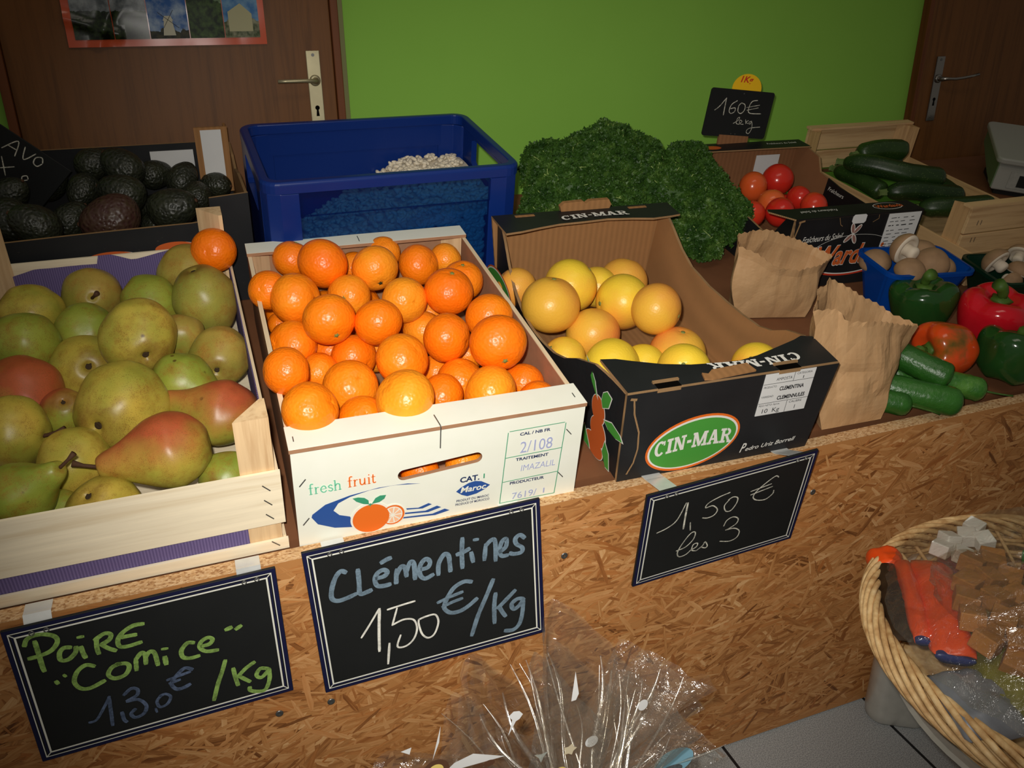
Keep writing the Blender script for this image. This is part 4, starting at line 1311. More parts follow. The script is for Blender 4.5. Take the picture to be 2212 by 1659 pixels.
# small roman letters drawn with a broad pen: thick stems, thin joins, foot serifs (x-height = 1)
SERIF = {
    'f': (.62, [(.17, [(.26, 0), (.26, 1.28), (.36, 1.52), (.56, 1.50)]), (.10, [(.04, .96), (.52, .96)]), (.09, [(.08, .03), (.46, .03)])]),
    'r': (.66, [(.17, [(.22, 0), (.22, .98)]), (.11, [(.24, .66), (.38, .92), (.58, .90)]), (.09, [(.04, .03), (.42, .03)]), (.08, [(.06, .94), (.22, .96)])]),
    'e': (.86, [(.09, [(.14, .54), (.72, .54)]), (.15, [(.74, .24), (.56, .05), (.32, .08), (.14, .36), (.16, .70), (.38, .96), (.60, .90), (.73, .56)])]),
    's': (.70, [(.15, [(.56, .80), (.38, .96), (.16, .80), (.24, .58), (.50, .44), (.58, .22), (.40, .03), (.12, .18)])]),
    'h': (1.0, [(.17, [(.20, 0), (.20, 1.52)]), (.16, [(.22, .70), (.44, .96), (.68, .84), (.72, .52), (.72, 0)]), (.09, [(.03, .03), (.38, .03)]), (.09, [(.55, .03), (.90, .03)]), (.08, [(.04, 1.48), (.20, 1.50)])]),
    'u': (1.0, [(.16, [(.20, .96), (.20, .34), (.36, .06), (.56, .12), (.70, .34)]), (.17, [(.72, .98), (.72, .03)]), (.08, [(.04, .94), (.20, .95)]), (.08, [(.72, .03), (.90, .05)])]),
    'i': (.46, [(.17, [(.22, 0), (.22, .98)]), (.09, [(.04, .03), (.40, .03)]), (.08, [(.05, .94), (.22, .96)]), (.20, [(.20, 1.36), (.24, 1.36)])]),
    't': (.58, [(.16, [(.24, 1.30), (.24, .26), (.36, .04), (.54, .12)]), (.10, [(.04, .96), (.50, .96)])])}


def serif_word(word, x, y, xh, mat, parent, P):
    mb = MB()
    for ch in word:
        adv, st_ = SERIF[ch]
        for w, pts in st_: ribbon(mb, [(x + a * xh, y + b * xh) for a, b in pts], w * xh, P, .0006, 0)
        x += adv * xh
    return mb.build('lettering', mat, parent, fix=False)


def panel_with_hole(name, mats, parent, w, h, hole, y0, y1):
    bm = bmesh.new()
    def ring(pts): return [bm.verts.new((x, y0, z)) for x, z in pts]
    A = ring([(0, -.0048), (w, -.0048), (w, h), (0, h)]); Bv = ring(hole)
    E = [bm.edges.new((A[i], A[(i + 1) % 4])) for i in range(4)] + [bm.edges.new((Bv[i], Bv[(i + 1) % len(Bv)])) for i in range(len(Bv))]
    bmesh.ops.triangle_fill(bm, edges=E, use_beauty=True)
    r = bmesh.ops.extrude_face_region(bm, geom=list(bm.faces))
    for v in [e for e in r['geom'] if isinstance(e, bmesh.types.BMVert)]: v.co.y = y1
    bmesh.ops.recalc_face_normals(bm, faces=bm.faces)
    me = bpy.data.meshes.new(name); bm.to_mesh(me); bm.free()
    o = link(name, me, parent)
    return paint(o, mats, lambda c, n: 0 if n.y < -.7 else 1)


panel_with_hole('front_panel', [M['white_board'], M['fibre']], cc, CW, CH, hole, 0, .006)
for xx in (0, CW - .006):
    o = MB().box((xx, .0063, .0), (xx + .006, CL_ - .0063, CH - .001)).build('side_panel', M['fibre'], cc)
    MB().box((xx - .0002, .0063, CH - .0008), (xx + .0062, CL_ - .0063, CH + .0004)).build('panel_edge', M['pine_y'], o)
MB().box((0, CL_ - .006, 0), (CW, CL_, CH)).build('back_panel', M['fibre'], cc)
MB().box((.006, .006, 0), (CW - .006, CL_ - .006, .005)).build('bottom_board', M['fibre'], cc)
for xx, sx in ((.0065, 1), (CW - .0065, -1)):
    for ss, sy in ((.0065, 1), (CL_ - .0065, -1)):
        MB().prism([(xx, ss), (xx + sx * .030, ss), (xx, ss + sy * .030)], .0055, CH - .001, 'z').build('corner_post', M['pine_z'], cc)
for name, a, b in (('cap_strip', -.0015, .046), ('cap_strip', CL_ - .040, CL_ + .0015)):
    o = MB().box((-.0015, a, CH + .0006), (CW + .0015, b, CH + .0068)).build(name, M['white_board'], cc, bevel=.0006)
    paint(o, [M['white_board'], M['fibre']], lambda c, n: 0 if n.z > .5 else 1)
PP = FRONT(0, -.0003, 0)
def LT(items, mat, name='lettering', P=PP): return letters(name, items, mat, cc, P)
serif_word('fresh', .0170, .0795, .0108, M['ink_pale_green'], cc, PP)
serif_word('fruit', .0650, .0805, .0108, M['ink_orange'], cc, PP)
LT([('CAT.', .2120, .0540, .0125, .027, {'bold': .0004})], M['ink_navy'])
LT([('I', .2445, .0548, .011, None, {'bold': .0003})], M['ink_green'])
ink('swoosh', [[(.1585, .0653), (.1414, .0694), (.104, .0711), (.0671, .0667), (.036, .0587), (.0191, .0459), (.0179, .0413), (.025, .0282), (.0458, .0167), (.0700, .0117), (.0661, .031), (.0527, .037), (.0456, .0463), (.0521, .057), (.067, .0640), (.0929, .0695), (.1226, .0705)],
               [(.1393, .0268), (.1557, .0239), (.1695, .0286), (.1743, .0255), (.1615, .0211), (.1402, .0242)], [(.1381, .0194), (.1653, .0162), (.1812, .0212), (.1871, .0171), (.1692, .0126), (.1362, .0171)],
               [(.136, .0122), (.1751, .0084), (.192, .0132), (.199, .0087), (.179, .0048), (.134, .0099)]], M['ink_blue'], cc, PP, .0004)
ink('orange_print', [ellipse(.0925, .0225, .0265, .0262)], M['white_board'], cc, PP, .0007)
ink('orange_print', [ellipse(.1205, .0205, .0172, .0182)], M['white_board'], cc, PP, .0008)
ink('orange_print', [ellipse(.1215, .0205, .0155, .0168)], M['ink_orange'], cc, PP, .0010)
ink('orange_print', [ellipse(.1210, .0205, .0132, .0144)], M['white_board'], cc, PP, .0012)
seg = []
for k in range(9):
    a0, a1 = 2 * pi * k / 9 + .08, 2 * pi * (k + 1) / 9 - .08
    seg.append([(.121 + .0020 * cos((a0 + a1) / 2), .0205 + .002 * sin((a0 + a1) / 2))] + [(.121 + .0118 * cos(a0 + (a1 - a0) * j / 5), .0205 + .013 * sin(a0 + (a1 - a0) * j / 5)) for j in range(6)])
ink('orange_print', seg, M['ink_pink'], cc, PP, .0014)
ink('orange_print', [ellipse(.0925, .0225, .0240, .0238)], M['ink_orange'], cc, PP, .0018)
ink('leaf_print', [[(.0905, .0475), (.083, .0500), (.0745, .0560), (.0700, .0622), (.0770, .0625), (.0850, .0598), (.0900, .0545)], [(.0940, .0472), (.0990, .0560), (.1050, .0590), (.1128, .0582), (.1105, .0525), (.1040, .0482)], [(.0918, .0490), (.0885, .0450), (.0915, .0460), (.0920, .0420), (.0932, .0460), (.0965, .0455), (.0940, .0475)]], M['ink_green'], cc, PP, .0021)
ink('diamond_print', [[(.2071, .0395), (.214, .0455), (.2245, .0510), (.2332, .0524), (.2420, .0500), (.2547, .0408), (.247, .0345), (.2360, .0295), (.2232, .0277), (.2150, .0320)]], M['ink_blue'], cc, PP, .0004)
LT([('Maroc', .2130, .0362, .0138, .036, {'bold': .0003, 'shear': .2})], M['white_board'], P=FRONT(0, -.0006, 0))
LT([('PRODUIT DU MAROC', .2080, .0205, .0056, .046, {'bold': .0001}), ('PRODUCE OF MOROCCO', .2068, .0142, .0056, .048, {'bold': .0001})], M['ink_navy'])
t = .0011
ink('green_frame', [bar(.2770, .1260, .3550, .1266, t), bar(.3566, .1255, .3516, .0030, t), bar(.2754, .1245, .2706, .0030, t), bar(.2740, .0822, .3549, .0838, t), bar(.2725, .0405, .3530, .0425, t), bar(.2700, .0030, .3516, .0030, t)], M['ink_green'], cc, PP, .0004)
LT([('CAL / NB FR', .2920, .1165, .0068, .043, {'bold': .0002}), ('TRAITEMENT', .2889, .0742, .0068, .047, {'bold': .0002}), ('PRODUCTEUR', .2832, .0340, .0068, .050, {'bold': .0002})], M['ink_navy'])
LT([('2/108', .2940, .0870, .0270, .046, {}), ('IMAZALIL', .2975, .0550, .0150, .050, {'shear': .1}), ('7619/', .2880, .0065, .0165, .036, {}), ('1', .3340, .0080, .012, None, {'bold': .0004})], M['ink_stamp'], 'stamped_lettering')
for (x, z, a) in ((.0110, .100, -.9), (.0110, .036, -.9), (.3625, .1090, .9), (.3580, .0350, .9)):
    MB().box((-.0065, -.0005, -.0006), (.0065, .0004, .0006), Matrix.Translation((x, -.0004, z)) @ Matrix.Rotation(a, 4, 'Y')).build('staple', M['steel'], cc)
MB().tube([(.1815, .022, CH + .0078), (.1835, -.001, CH + .0078), (.1838, -.0025, CH + .006), (.184, -.0012, CH - .003), (.184, -.0012, CH - .028)], .0008, 6).build('staple', M['steel'], cc)
for x in (.006, .372): MB().box((x, .014, CH + .0067), (x + .0012, .024, CH + .0073)).build('staple', M['steel'], cc)
MB().box((.19, CL_ - .03, CH + .0066), (.1912, CL_ - .008, CH + .0075)).build('staple', M['steel'], cc)


# ================================================================== black avocado box
AB = empty('avocado_box', deck(0, 0, 0), 'black cardboard box of dark avocados behind the pear crate', 'box')
ax0, ax1, as0, as1 = -.44, .098, .690, 1.050


def wall(name, poly, a, b, axis, parent, outer, inner, edge, out_dir, M_=None):
    """cardboard wall: printed outside, brown inside, bare edge"""
    o = MB().prism(poly, a, b, axis, M_).build(name, outer, parent)
    od = Vector(out_dir)
    return paint(o, [outer, inner, edge], lambda c, n: 0 if n.dot(od) > .6 else (1 if n.dot(od) < -.6 else 2))


wall('front_panel', [(ax0, .001), (ax1, .001), (ax1, .212), (.032, .207), (.030, .166), (-.002, .163), (-.12, .161), (-.2, .159), (-.29, .156), (ax0, .154)], as0, as0 + .005, 'y', AB, M['black'], M['card'], M['card_edge'], (0, -1, 0))
wall('side_panel', [(as0 + .0055, .001), (as1, .001), (as1, .185), (.98, .182), (.93, .170), (.85, .190), (as0 + .0055, .208)], ax1 - .005, ax1, 'x', AB, M['black'], M['card'], M['card_edge'], (1, 0, 0))
wall('side_panel', [(as0 + .0055, .001), (as1, .001), (as1, .185), (as0 + .0055, .16)], ax0, ax0 + .005, 'x', AB, M['black'], M['card'], M['card_edge'], (-1, 0, 0))
wall('back_panel', [(ax0 + .0055, .001), (ax1 - .0055, .001), (ax1 - .0055, .19), (ax0 + .0055, .19)], as1 - .005, as1, 'y', AB, M['black'], M['black'], M['card_edge'], (0, 1, 0))
MB().box((ax0 + .006, as0 + .006, 0), (ax1 - .006, as1 - .006, .004)).build('bottom', M['card'], AB)
fl_ = MB().box((.028, .992, .100), (.092, .997, .236)).box((.0865, .9972, .100), (.0915, 1.044, .228)).build('corner_flap', M['card'], AB)
MB().box((.0395, .9905, .112), (.0795, .9918, .231)).build('white_sheet', M['paper'], fl_)
MB().box((-.062, as1 - .0075, .120), (.022, as1 - .0056, .176)).build('paper_label', M['paper'], AB)
PA = FRONT(0, as0 - .0003, 0)
ink('orange_arc', [ellipse(-.035, .120, .034, .012), ellipse(-.140, .112, .040, .012)], M['ink_rust'], AB, PA, .0004)
ink('white_arc', [ellipse(-.033, .119, .036, .0125), ellipse(-.138, .111, .042, .0125)], M['ink_white'], AB, PA, .0002)
MB().prism([(as0 + .007, .0045), (as0 + .05, .0045), (as0 + .007, .0045 + .12)], ax1 - .05, ax1 - .046, 'x').build('corner_gusset', M['card'], AB)

AR = .038


def avo_mesh(seed):
    P = [(.0, -.98), (.3, -.93), (.62, -.75), (.84, -.4), (.9, -.02), (.84, .4), (.68, .78), (.48, 1.06), (.26, 1.22), (.1, 1.25), (0, 1.24)]
    prof = spline_profile([(r * AR, z * AR) for r, z in P], 4); rnd = random.Random(seed); b = rnd.uniform(.02, .1)
    mb = MB(); mb.lathe(prof, 40, lambda r, z, a, t: (r * (1 + .03 * noise.noise(Vector((cos(a), sin(a), z * 30 + seed))) + .02 * noise.noise(Vector((cos(a) * 5, sin(a) * 5, z * 160 + seed)))), z))
    mb.v = [(x + b * z, y, z) for x, y, z in mb.v]
    me = mb.mesh('avocado', True); me.materials.append(M['avocado']); return me


AM = [avo_mesh(s) for s in (1, 2, 3)]
AMP = AM[1].copy(); AMP.materials.clear(); AMP.materials.append(M['avocado_purple'])
as_ = MB().lathe([(.0034, -.001), (.0036, .002), (.002, .0034)], 10).mesh('stem_button', True); as_.materials.append(M['pear_stem'])
AVO = [((.6, .6, .2), 'avocado half behind the chalked black card'), ((-.2, -.9, .3), 'upright avocado left of the middle of its box'), ((.8, .3, -.3), 'avocado at the back left in its box, under the door'),
       ((-.6, .5, .2), 'avocado on top of the heap at the back'), ((.5, .4, -.5), 'avocado beside the white paper label in the box'), ((-.9, .25, .2), 'round avocado in the middle with a pale scar line'),
       ((.3, .7, -.3), 'avocado below the white corner flap'), ((.9, -.1, .2), 'small avocado in the back right corner of its box'), ((.85, .3, .1), 'large avocado at the front right of its box'),
       ((-.8, -.2, .25), 'purple brown avocado at the front of the box'), ((-.6, .3, .4), 'avocado at the front left behind the box edge'), ((.5, -.7, .2), 'avocado at the left edge of the photo under the chalked card'),
       ((.4, .6, -.2), 'avocado between the purple one and the left ones'), ((.7, .6, .2), 'avocado under the lower edge of the chalked card'), ((-.2, .6, -.5), 'avocado tucked behind the large one at the front right')]
for i, ((x, s, h, r), (d, lab)) in enumerate(zip(AVO_SPOTS, AVO)):
    o = bpy.data.objects.new('avocado', AMP if i == 9 else AM[i % 3]); COL.objects.link(o)
    o.matrix_basis = Matrix.Translation(DECK @ Vector((x, s, h))) @ axis_rot(vdir(*d), i * 1.3) @ Matrix.Scale(r / AR * 1.02, 4)
    tag(o, lab, 'avocado', 'avocados in the black box'); link('stem_button', as_, o, Matrix.Translation((.06 * 1.2 * AR * .7, 0, 1.235 * AR)))
n_ = 0
for iy in range(4):
    for ix in range(5):
        p = Vector((-.36 + ix * .098, .742 + iy * .083, .072))
        if all((p - Vector(q[:3])).length > (.036 + q[3]) * .95 for q in AVO_SPOTS):
            o = bpy.data.objects.new('avocado', AM[(ix + iy) % 3]); COL.objects.link(o)
            o.matrix_basis = Matrix.Translation(DECK @ p) @ axis_rot(vdir(cos(ix * 2.), .3, sin(ix * 2.)), ix) @ Matrix.Scale(.93, 4)
            tag(o, 'avocado buried under the others in the black box', 'avocado', 'avocados buried in the black box'); link('stem_button', as_, o, Matrix.Translation((.0019, 0, 1.235 * AR)))

# chalked card leaning among the avocados
CB = DECK @ Matrix.Translation((-.319, .948, .202)) @ Matrix.Rotation(radians(44.4), 4, 'Y')
card_ = empty('price_card', CB, 'black card chalked AVO, tilted on the avocados at the left', 'sign')
MB().box((-.115, -.0015, -.066), (.100, .0015, .066)).build('slate', M['slate'], card_, bevel=.001)
AV = [(.002, [(-.012, .030), (.002, .058), (.012, .030)]), (.002, [(-.007, .041), (.009, .042)]), (.002, [(.016, .056), (.026, .034), (.036, .056)]), (.002, [(.054, .048), (.048, .056), (.040, .050), (.042, .039), (.050, .037), (.054, .046)]),
      (.002, [(-.004, .016), (.020, -.012)]), (.002, [(.022, .012), (-.002, -.012)]), (.0018, [(.052, .006), (.047, .010), (.042, .004), (.046, -.002), (.052, .004)])]
strokes('chalk_writing', AV, M['chalk_thin'], card_, FRONT(0, -.0016, 0), .0006)

# ================================================================== blue crate of beans
BC = empty('stacking_crate', deck(.1133, .5976, 0, .0119), 'blue plastic stacking crate with white beans, in front of the green wall', 'crate')
bw, bl, bh = .469, .330, .26


def rrect(x0, y0, x1, y1, r, n=6):
    out = []
    for cx, cy, a0 in ((x1 - r, y1 - r, 0), (x0 + r, y1 - r, pi / 2), (x0 + r, y0 + r, pi), (x1 - r, y0 + r, 3 * pi / 2)):
        out += [(cx + r * cos(a0 + pi / 2 * k / n), cy + r * sin(a0 + pi / 2 * k / n)) for k in range(n + 1)]
    return out


# rim: a deep band round the top; the short sides are pierced by hand holes
ow, iw = rrect(0, 0, bw, bl, .030), rrect(.016, .016, bw - .016, bl - .016, .020)
mb = MB()
mb.rings([[(x, y, .240) for x, y in ow], [(x, y, bh - .004) for x, y in ow], [(x + (.003 if x < bw / 2 else -.003), y + (.003 if y < bl / 2 else -.003), bh) for x, y in ow], [(x, y, bh) for x, y in iw], [(x, y, .240) for x, y in iw], [(x, y, .240) for x, y in ow]])
rim = mb.build('rim', M['blue_solid'], BC, smooth=False, bevel=.002)
for ya, yb in ((.0006, .012), (bl - .012, bl - .0006)):
    MB().box((.032, ya, .196), (bw - .032, yb, .2395)).build('rim_band', M['blue_clear'] if ya < .1 else M['blue_solid'], BC)
    MB().box((.062, ya + .003, .008), (bw - .062, yb - .003, .1955)).build('wall', M['blue_clear'] if ya < .1 else M['blue_solid'], BC)
for xa, xb in ((.0006, .012), (bw - .012, bw - .0006)):
    hol = [(.085, .182), (.095, .176), (bl - .095, .176), (bl - .085, .182), (bl - .085, .226), (bl - .095, .232), (.095, .232), (.085, .226)]
    bm = bmesh.new()
    def R3(pts): return [bm.verts.new((xa, y, z)) for y, z in pts]
    A = R3([(.031, .008), (bl - .031, .008), (bl - .031, .2395), (.031, .2395)]); B_ = R3(hol)
    E = [bm.edges.new((A[i], A[(i + 1) % 4])) for i in range(4)] + [bm.edges.new((B_[i], B_[(i + 1) % 8])) for i in range(8)]
    bmesh.ops.triangle_fill(bm, edges=E, use_beauty=True)
    r = bmesh.ops.extrude_face_region(bm, geom=list(bm.faces))
    for v in [e for e in r['geom'] if isinstance(e, bmesh.types.BMVert)]: v.co.x = xb
    bmesh.ops.recalc_face_normals(bm, faces=bm.faces); me = bpy.data.meshes.new('wall'); bm.to_mesh(me); bm.free()
    link('wall', me, BC, None, M['blue_solid'])
for cx, cy in ((0, 0), (bw, 0), (bw, bl), (0, bl)):
    sx, sy = (1 if cx == 0 else -1), (1 if cy == 0 else -1)
    wide = .062
    pl = [(cx + sx * .0005, cy + sy * .030), (cx + sx * .009, cy + sy * .009), (cx + sx * .030, cy + sy * .0005), (cx + sx * wide, cy + sy * .0005), (cx + sx * wide, cy + sy * .011), (cx + sx * .030, cy + sy * .016), (cx + sx * .016, cy + sy * .030), (cx + sx * .012, cy + sy * .032)]
    MB().prism(pl, .004, .2395, 'z').build('corner_post', M['blue_solid'], BC, bevel=.0015)
MB().box((.013, .013, 0), (bw - .013, bl - .013, .005)).build('base', M['blue_solid'], BC)


def heap_h(u, v):
    h = .178 if u > .32 else max(.03, .178 - .55 * (.32 - u))
    return h - .10 * max(0, .11 - v) * (u > .2) + .006 * noise.noise(Vector((u * 30, v * 30, 2)))


def bean(mb, P, ax, s):
    R_ = ax.to_track_quat('X', 'Z').to_matrix(); rows = []
    vs, fs = [], []; n, m_ = 8, 5
    for i in range(m_ + 1):
        a = pi * i / m_; 
        for k in range(n):
            b = 2 * pi * k / n
            q = Vector((cos(a) * .0085 * s, sin(a) * cos(b) * .0048 * s - .0016 * s * (1 - cos(a) ** 2), sin(a) * sin(b) * .0042 * s))
            vs.append(P + R_ @ q)
    for i in range(m_):
        for k in range(n): fs.append((i * n + k, i * n + (k + 1) % n, (i + 1) * n + (k + 1) % n, (i + 1) * n + k))
    mb.add(vs, fs)


rnd = random.Random(21)
mb = MB()
rows = [[(.018 + (bw - .036) * i / 24, .018 + (bl - .036) * j / 16, heap_h(.018 + (bw - .036) * i / 24, .018 + (bl - .036) * j / 16) - .006) for i in range(25)] for j in range(17)]
mb.rings(rows, closed=False)
for _ in range(1500):
    u, v = rnd.uniform(.028, bw - .028), rnd.uniform(.024, bl - .024)
    bean(mb, Vector((u, v, heap_h(u, v) + rnd.uniform(-.004, .002))), Vector((rnd.uniform(-1, 1), rnd.uniform(-1, 1), rnd.uniform(-.4, .4))), rnd.uniform(.85, 1.1))
for _ in range(2600):
    u = rnd.uniform(.066, bw - .066); top = heap_h(u, .02)
    w = rnd.uniform(.01, top)
    bean(mb, Vector((u, .0215, w)), Vector((rnd.uniform(-1, 1), rnd.uniform(-.25, .25), rnd.uniform(-1, 1))), rnd.uniform(.9, 1.15))
o = mb.build('bean_heap', M['bean'], None, smooth=True, fix=False); o.matrix_basis = deck(.1133, .5976, 0, .0119)
tag(o, 'heap of dried white beans filling the blue crate', 'beans', None, 'stuff')
bmesh_ = MB(); bean(bmesh_, Vector((0, 0, 0)), Vector((1, 0, 0)), 1.0); BN = bmesh_.mesh('bean', True); BN.materials.append(M['bean'])
for k in range(22):
    u = .272 + .0070 * k + rnd.uniform(-.003, .003); v = .165 + rnd.uniform(-.02, .03)
    o = bpy.data.objects.new('bean', BN); COL.objects.link(o)
    o.matrix_basis = deck(.1133, .5976, 0, .0119) @ Matrix.Translation((u, v, heap_h(u, v) + .0065 + rnd.uniform(0, .004))) @ Euler((rnd.uniform(-.5, .5), rnd.uniform(-.8, .8), rnd.uniform(0, 6))).to_matrix().to_4x4() @ Matrix.Scale(1.15, 4)
    tag(o, 'white bean on the crest of the heap in the blue crate', 'bean', 'white beans on the crest of the heap')

# ================================================================== grapefruit box
gw, gl = .341, .560
GB = empty('fruit_box', deck(.5104, .0180, 0, -.032), 'black CIN-MAR cardboard box with a scooped opening, holding grapefruits', 'box')
wall('front_panel', [(.006, -.0015), (gw - .010, -.0015), (gw + .004, .1526), (0, .1526)], 0, .005, 'y', GB, M['black'], M['card'], M['card_edge'], (0, -1, 0))
prof_w = [(.0052, .151), (.085, .150), (.13, .133), (.165, .112), (.2, .100), (.25, .094), (.3, .092), (.36, .094), (.42, .104), (.46, .122), (.50, .148), (.535, .168), (gl - .006, .172)]


def bent_wall(x_bot, x_top, sgn, bulge):
    """side wall with a scooped top that bows outward"""
    fine = []
    for (a, b) in zip(prof_w, prof_w[1:]):
        for k in range(4): t_ = k / 4; fine.append((a[0] + (b[0] - a[0]) * t_, a[1] + (b[1] - a[1]) * t_))
    fine.append(prof_w[-1])
    rows = []
    for off in (0, 1):
        for lev in range(7):
            t_ = lev / 6 if off == 0 else 1 - lev / 6
            row = []
            for v, h in fine:
                z = .001 + (h - .001) * t_
                x = x_bot + (x_top - x_bot) * (z / .153) + sgn * bulge * (z / .1) * sin(pi * v / gl) ** 2
                row.append((x - sgn * off * .005, v, z))
            rows.append(row)
    mb = MB(); mb.rings(rows, closed=False)
    n = len(fine); top = len(rows) * n
    mb.add([], [])
    o = mb.build('side_panel', M['black'], GB)
    od = Vector((sgn, 0, 0))
    return paint(o, [M['black'], M['card'], M['card_edge']], lambda c, nn: 0 if nn.dot(od) > .5 else (1 if nn.dot(od) < -.5 else 2))


lw = bent_wall(.0055, -.0005, -1, .030)
rw = bent_wall(gw - .0105, gw, 1, .020)
wall('back_panel', [(.008, .001), (gw - .012, .001), (gw + .012, .172), (-.012, .172)], gl - .005, gl, 'y', GB, M['black'], M['card'], M['card_edge'], (0, 1, 0))
MB().box((.009, .006, 0), (gw - .014, gl - .006, .004)).build('bottom', M['card'], GB)


def ledge(name, poly, z, parent):
    o = MB().prism(poly, z, z + .004, 'z').build(name, M['black'], parent)
    return paint(o, [M['black'], M['card_edge']], lambda c, n: 0 if n.z > .6 else 1)


ledge('top_flap', [(0, -.0005), (gw, -.0005), (gw + .006, .070), (.330, .076), (.312, .068), (.262, .052), (.23, .042), (.197, .036), (.16, .038), (.12, .043), (.08, .054), (.04, .072), (.02, .082), (-.002, .086)], .1528, GB)
ledge('top_flap', [(-.012, gl), (gw + .012, gl), (gw + .010, gl - .058), (.33, gl - .062), (.29, gl - .066), (.25, gl - .058), (.2, gl - .052), (.15, gl - .056), (.1, gl - .058), (.06, gl - .066), (.02, gl - .076), (-.010, gl - .080)], .1722, GB)
# folded hand-grip tongues and punched slots
MB().prism([(.125, .176), (.225, .176), (.228, .184), (.222, .194), (.182, .194), (.175, .189), (.168, .194), (.13, .193), (.122, .186)], gl - .006, gl + .004, 'y').build('grip_tongue', M['card'], GB)
for x in (.03, .262): MB().box((x, gl - .016, .1752), (x + .038, gl - .009, .1772)).build('punched_slot', M['card'], GB)
for x in (.045, .240):
    sl = MB().box((x, -.0012, .1565), (x + .036, .012, .1572)).build('punched_slot', M['hole'], GB)
    MB().box((x - .002, .0105, .1565), (x + .038, .0145, .1600)).build('slot_lip', M['card_edge'], sl)
    MB().box((x, -.0016, .1500), (x + .036, -.0006, .1560)).build('slot_lip', M['card_edge'], sl)
MB().prism([(.118, .001), (.122, .016), (.13, .012), (.14, .02), (.2, .024), (.203, .004), (.19, .003), (.13, -.001)], .1572, .1600, 'z').build('torn_tongue', M['card'], GB)
PG = FRONT(0, -.0003, 0)
cut = [(.012, .142), (.016, .118), (.028, .085), (.031, .055), (.028, .03), (.020, .010)]
ink('die_cut_line', [bar(a[0], a[1], b[0], b[1], .0026) for a, b in zip(cut, cut[1:])] + [bar(.006, .145, .016, .143, .004)], M['card_edge'], GB, PG, .0003)
erot = .16
ink('oval_print', [ellipse(.122, .049, .077, .0480, 48, erot)], M['ink_orange'], GB, PG, .0002)
ink('oval_print', [ellipse(.122, .049, .0735, .0440, 48, erot)], M['ink_white'], GB, PG, .0004)
ink('oval_print', [ellipse(.122, .0485, .0705, .0410, 48, erot)], M['ink_leaf'], GB, PG, .0006)


def ring_part(cx, cy, rx, ry, a0, a1, t, n=14):
    o_ = [(cx + rx * cos(a0 + (a1 - a0) * i / n), cy + ry * sin(a0 + (a1 - a0) * i / n)) for i in range(n + 1)]
    i_ = [(cx + (rx - t) * cos(a0 + (a1 - a0) * i / n), cy + (ry - t * .62) * sin(a0 + (a1 - a0) * i / n)) for i in range(n + 1)]
    return [[o_[i], o_[i + 1], i_[i + 1], i_[i]] for i in range(n)]


def rc(x0, y0, x1, y1): return [(x0, y0), (x1, y0), (x1, y1), (x0, y1)]


SLAB = {
    'C': (.98, ring_part(.48, .5, .44, .52, .75, 2 * pi - .75, .25) + [rc(.74, .66, .86, .96)]),
    'I': (.60, [rc(.16, 0, .42, 1), rc(.04, 0, .54, .16), rc(.04, .84, .54, 1)]),
    'N': (1.10, [rc(.10, 0, .28, 1), rc(.76, 0, .94, 1), [(.10, 1), (.36, 1), (.94, 0), (.68, 0)], rc(.02, 0, .42, .15), rc(.02, .85, .32, 1), rc(.62, .85, 1.04, 1)]),
    '-': (.50, [rc(.06, .38, .42, .58)]),
    'M': (1.34, [rc(.10, 0, .28, 1), rc(1.0, 0, 1.22, 1), [(.10, 1), (.38, 1), (.72, .22), (.56, .02)], [(.94, 1), (1.22, 1), (.72, .02), (.56, .02)], rc(.02, 0, .42, .15), rc(.86, 0, 1.30, .15), rc(.02, .85, .30, 1), rc(1.02, .85, 1.30, 1)]),
    'A': (1.08, [[(.10, .06), (.28, .06), (.58, 1), (.40, 1)], [(.66, .06), (.96, .06), (.66, 1), (.40, 1)], rc(.26, .28, .76, .42), rc(.0, 0, .38, .15), rc(.58, 0, 1.06, .15)]),
    'R': (1.08, [rc(.14, 0, .40, 1), rc(.02, 0, .52, .15), rc(.02, .85, .5, 1), rc(.4, .46, .56, .60)] + ring_part(.56, .73, .36, .27, -pi / 2, pi / 2, .22) + [[(.46, .50), (.70, .50), (1.0, .08), (.74, .08)], rc(.70, 0, 1.06, .15)])}


def slab_text(P, x, y, size, w, rot, mat, parent, arc=.0):
    """bold lettering with slab feet"""
    mb = MB(); X = 0.0; out = []
    for ch in 'CIN-MAR':
        adv, polys = SLAB[ch]
        for p in polys: out.append([(X + a, b) for a, b in p])
        X += adv
    k = w / X
    for i, p in enumerate(out):
        q = []
        for a, b in p:
            a2, b2_ = a * k, b * size; b2_ += arc * (1 - (2 * a2 / w - 1) ** 2)
            q.append((x + a2 * cos(rot) - b2_ * sin(rot), y + a2 * sin(rot) + b2_ * cos(rot)))
        mb.add([P @ Vector((a, b, .0010 + i * .000002)) for a, b in q], [tuple(range(len(q)))])
    mb.build('lettering', mat, parent, fix=False)


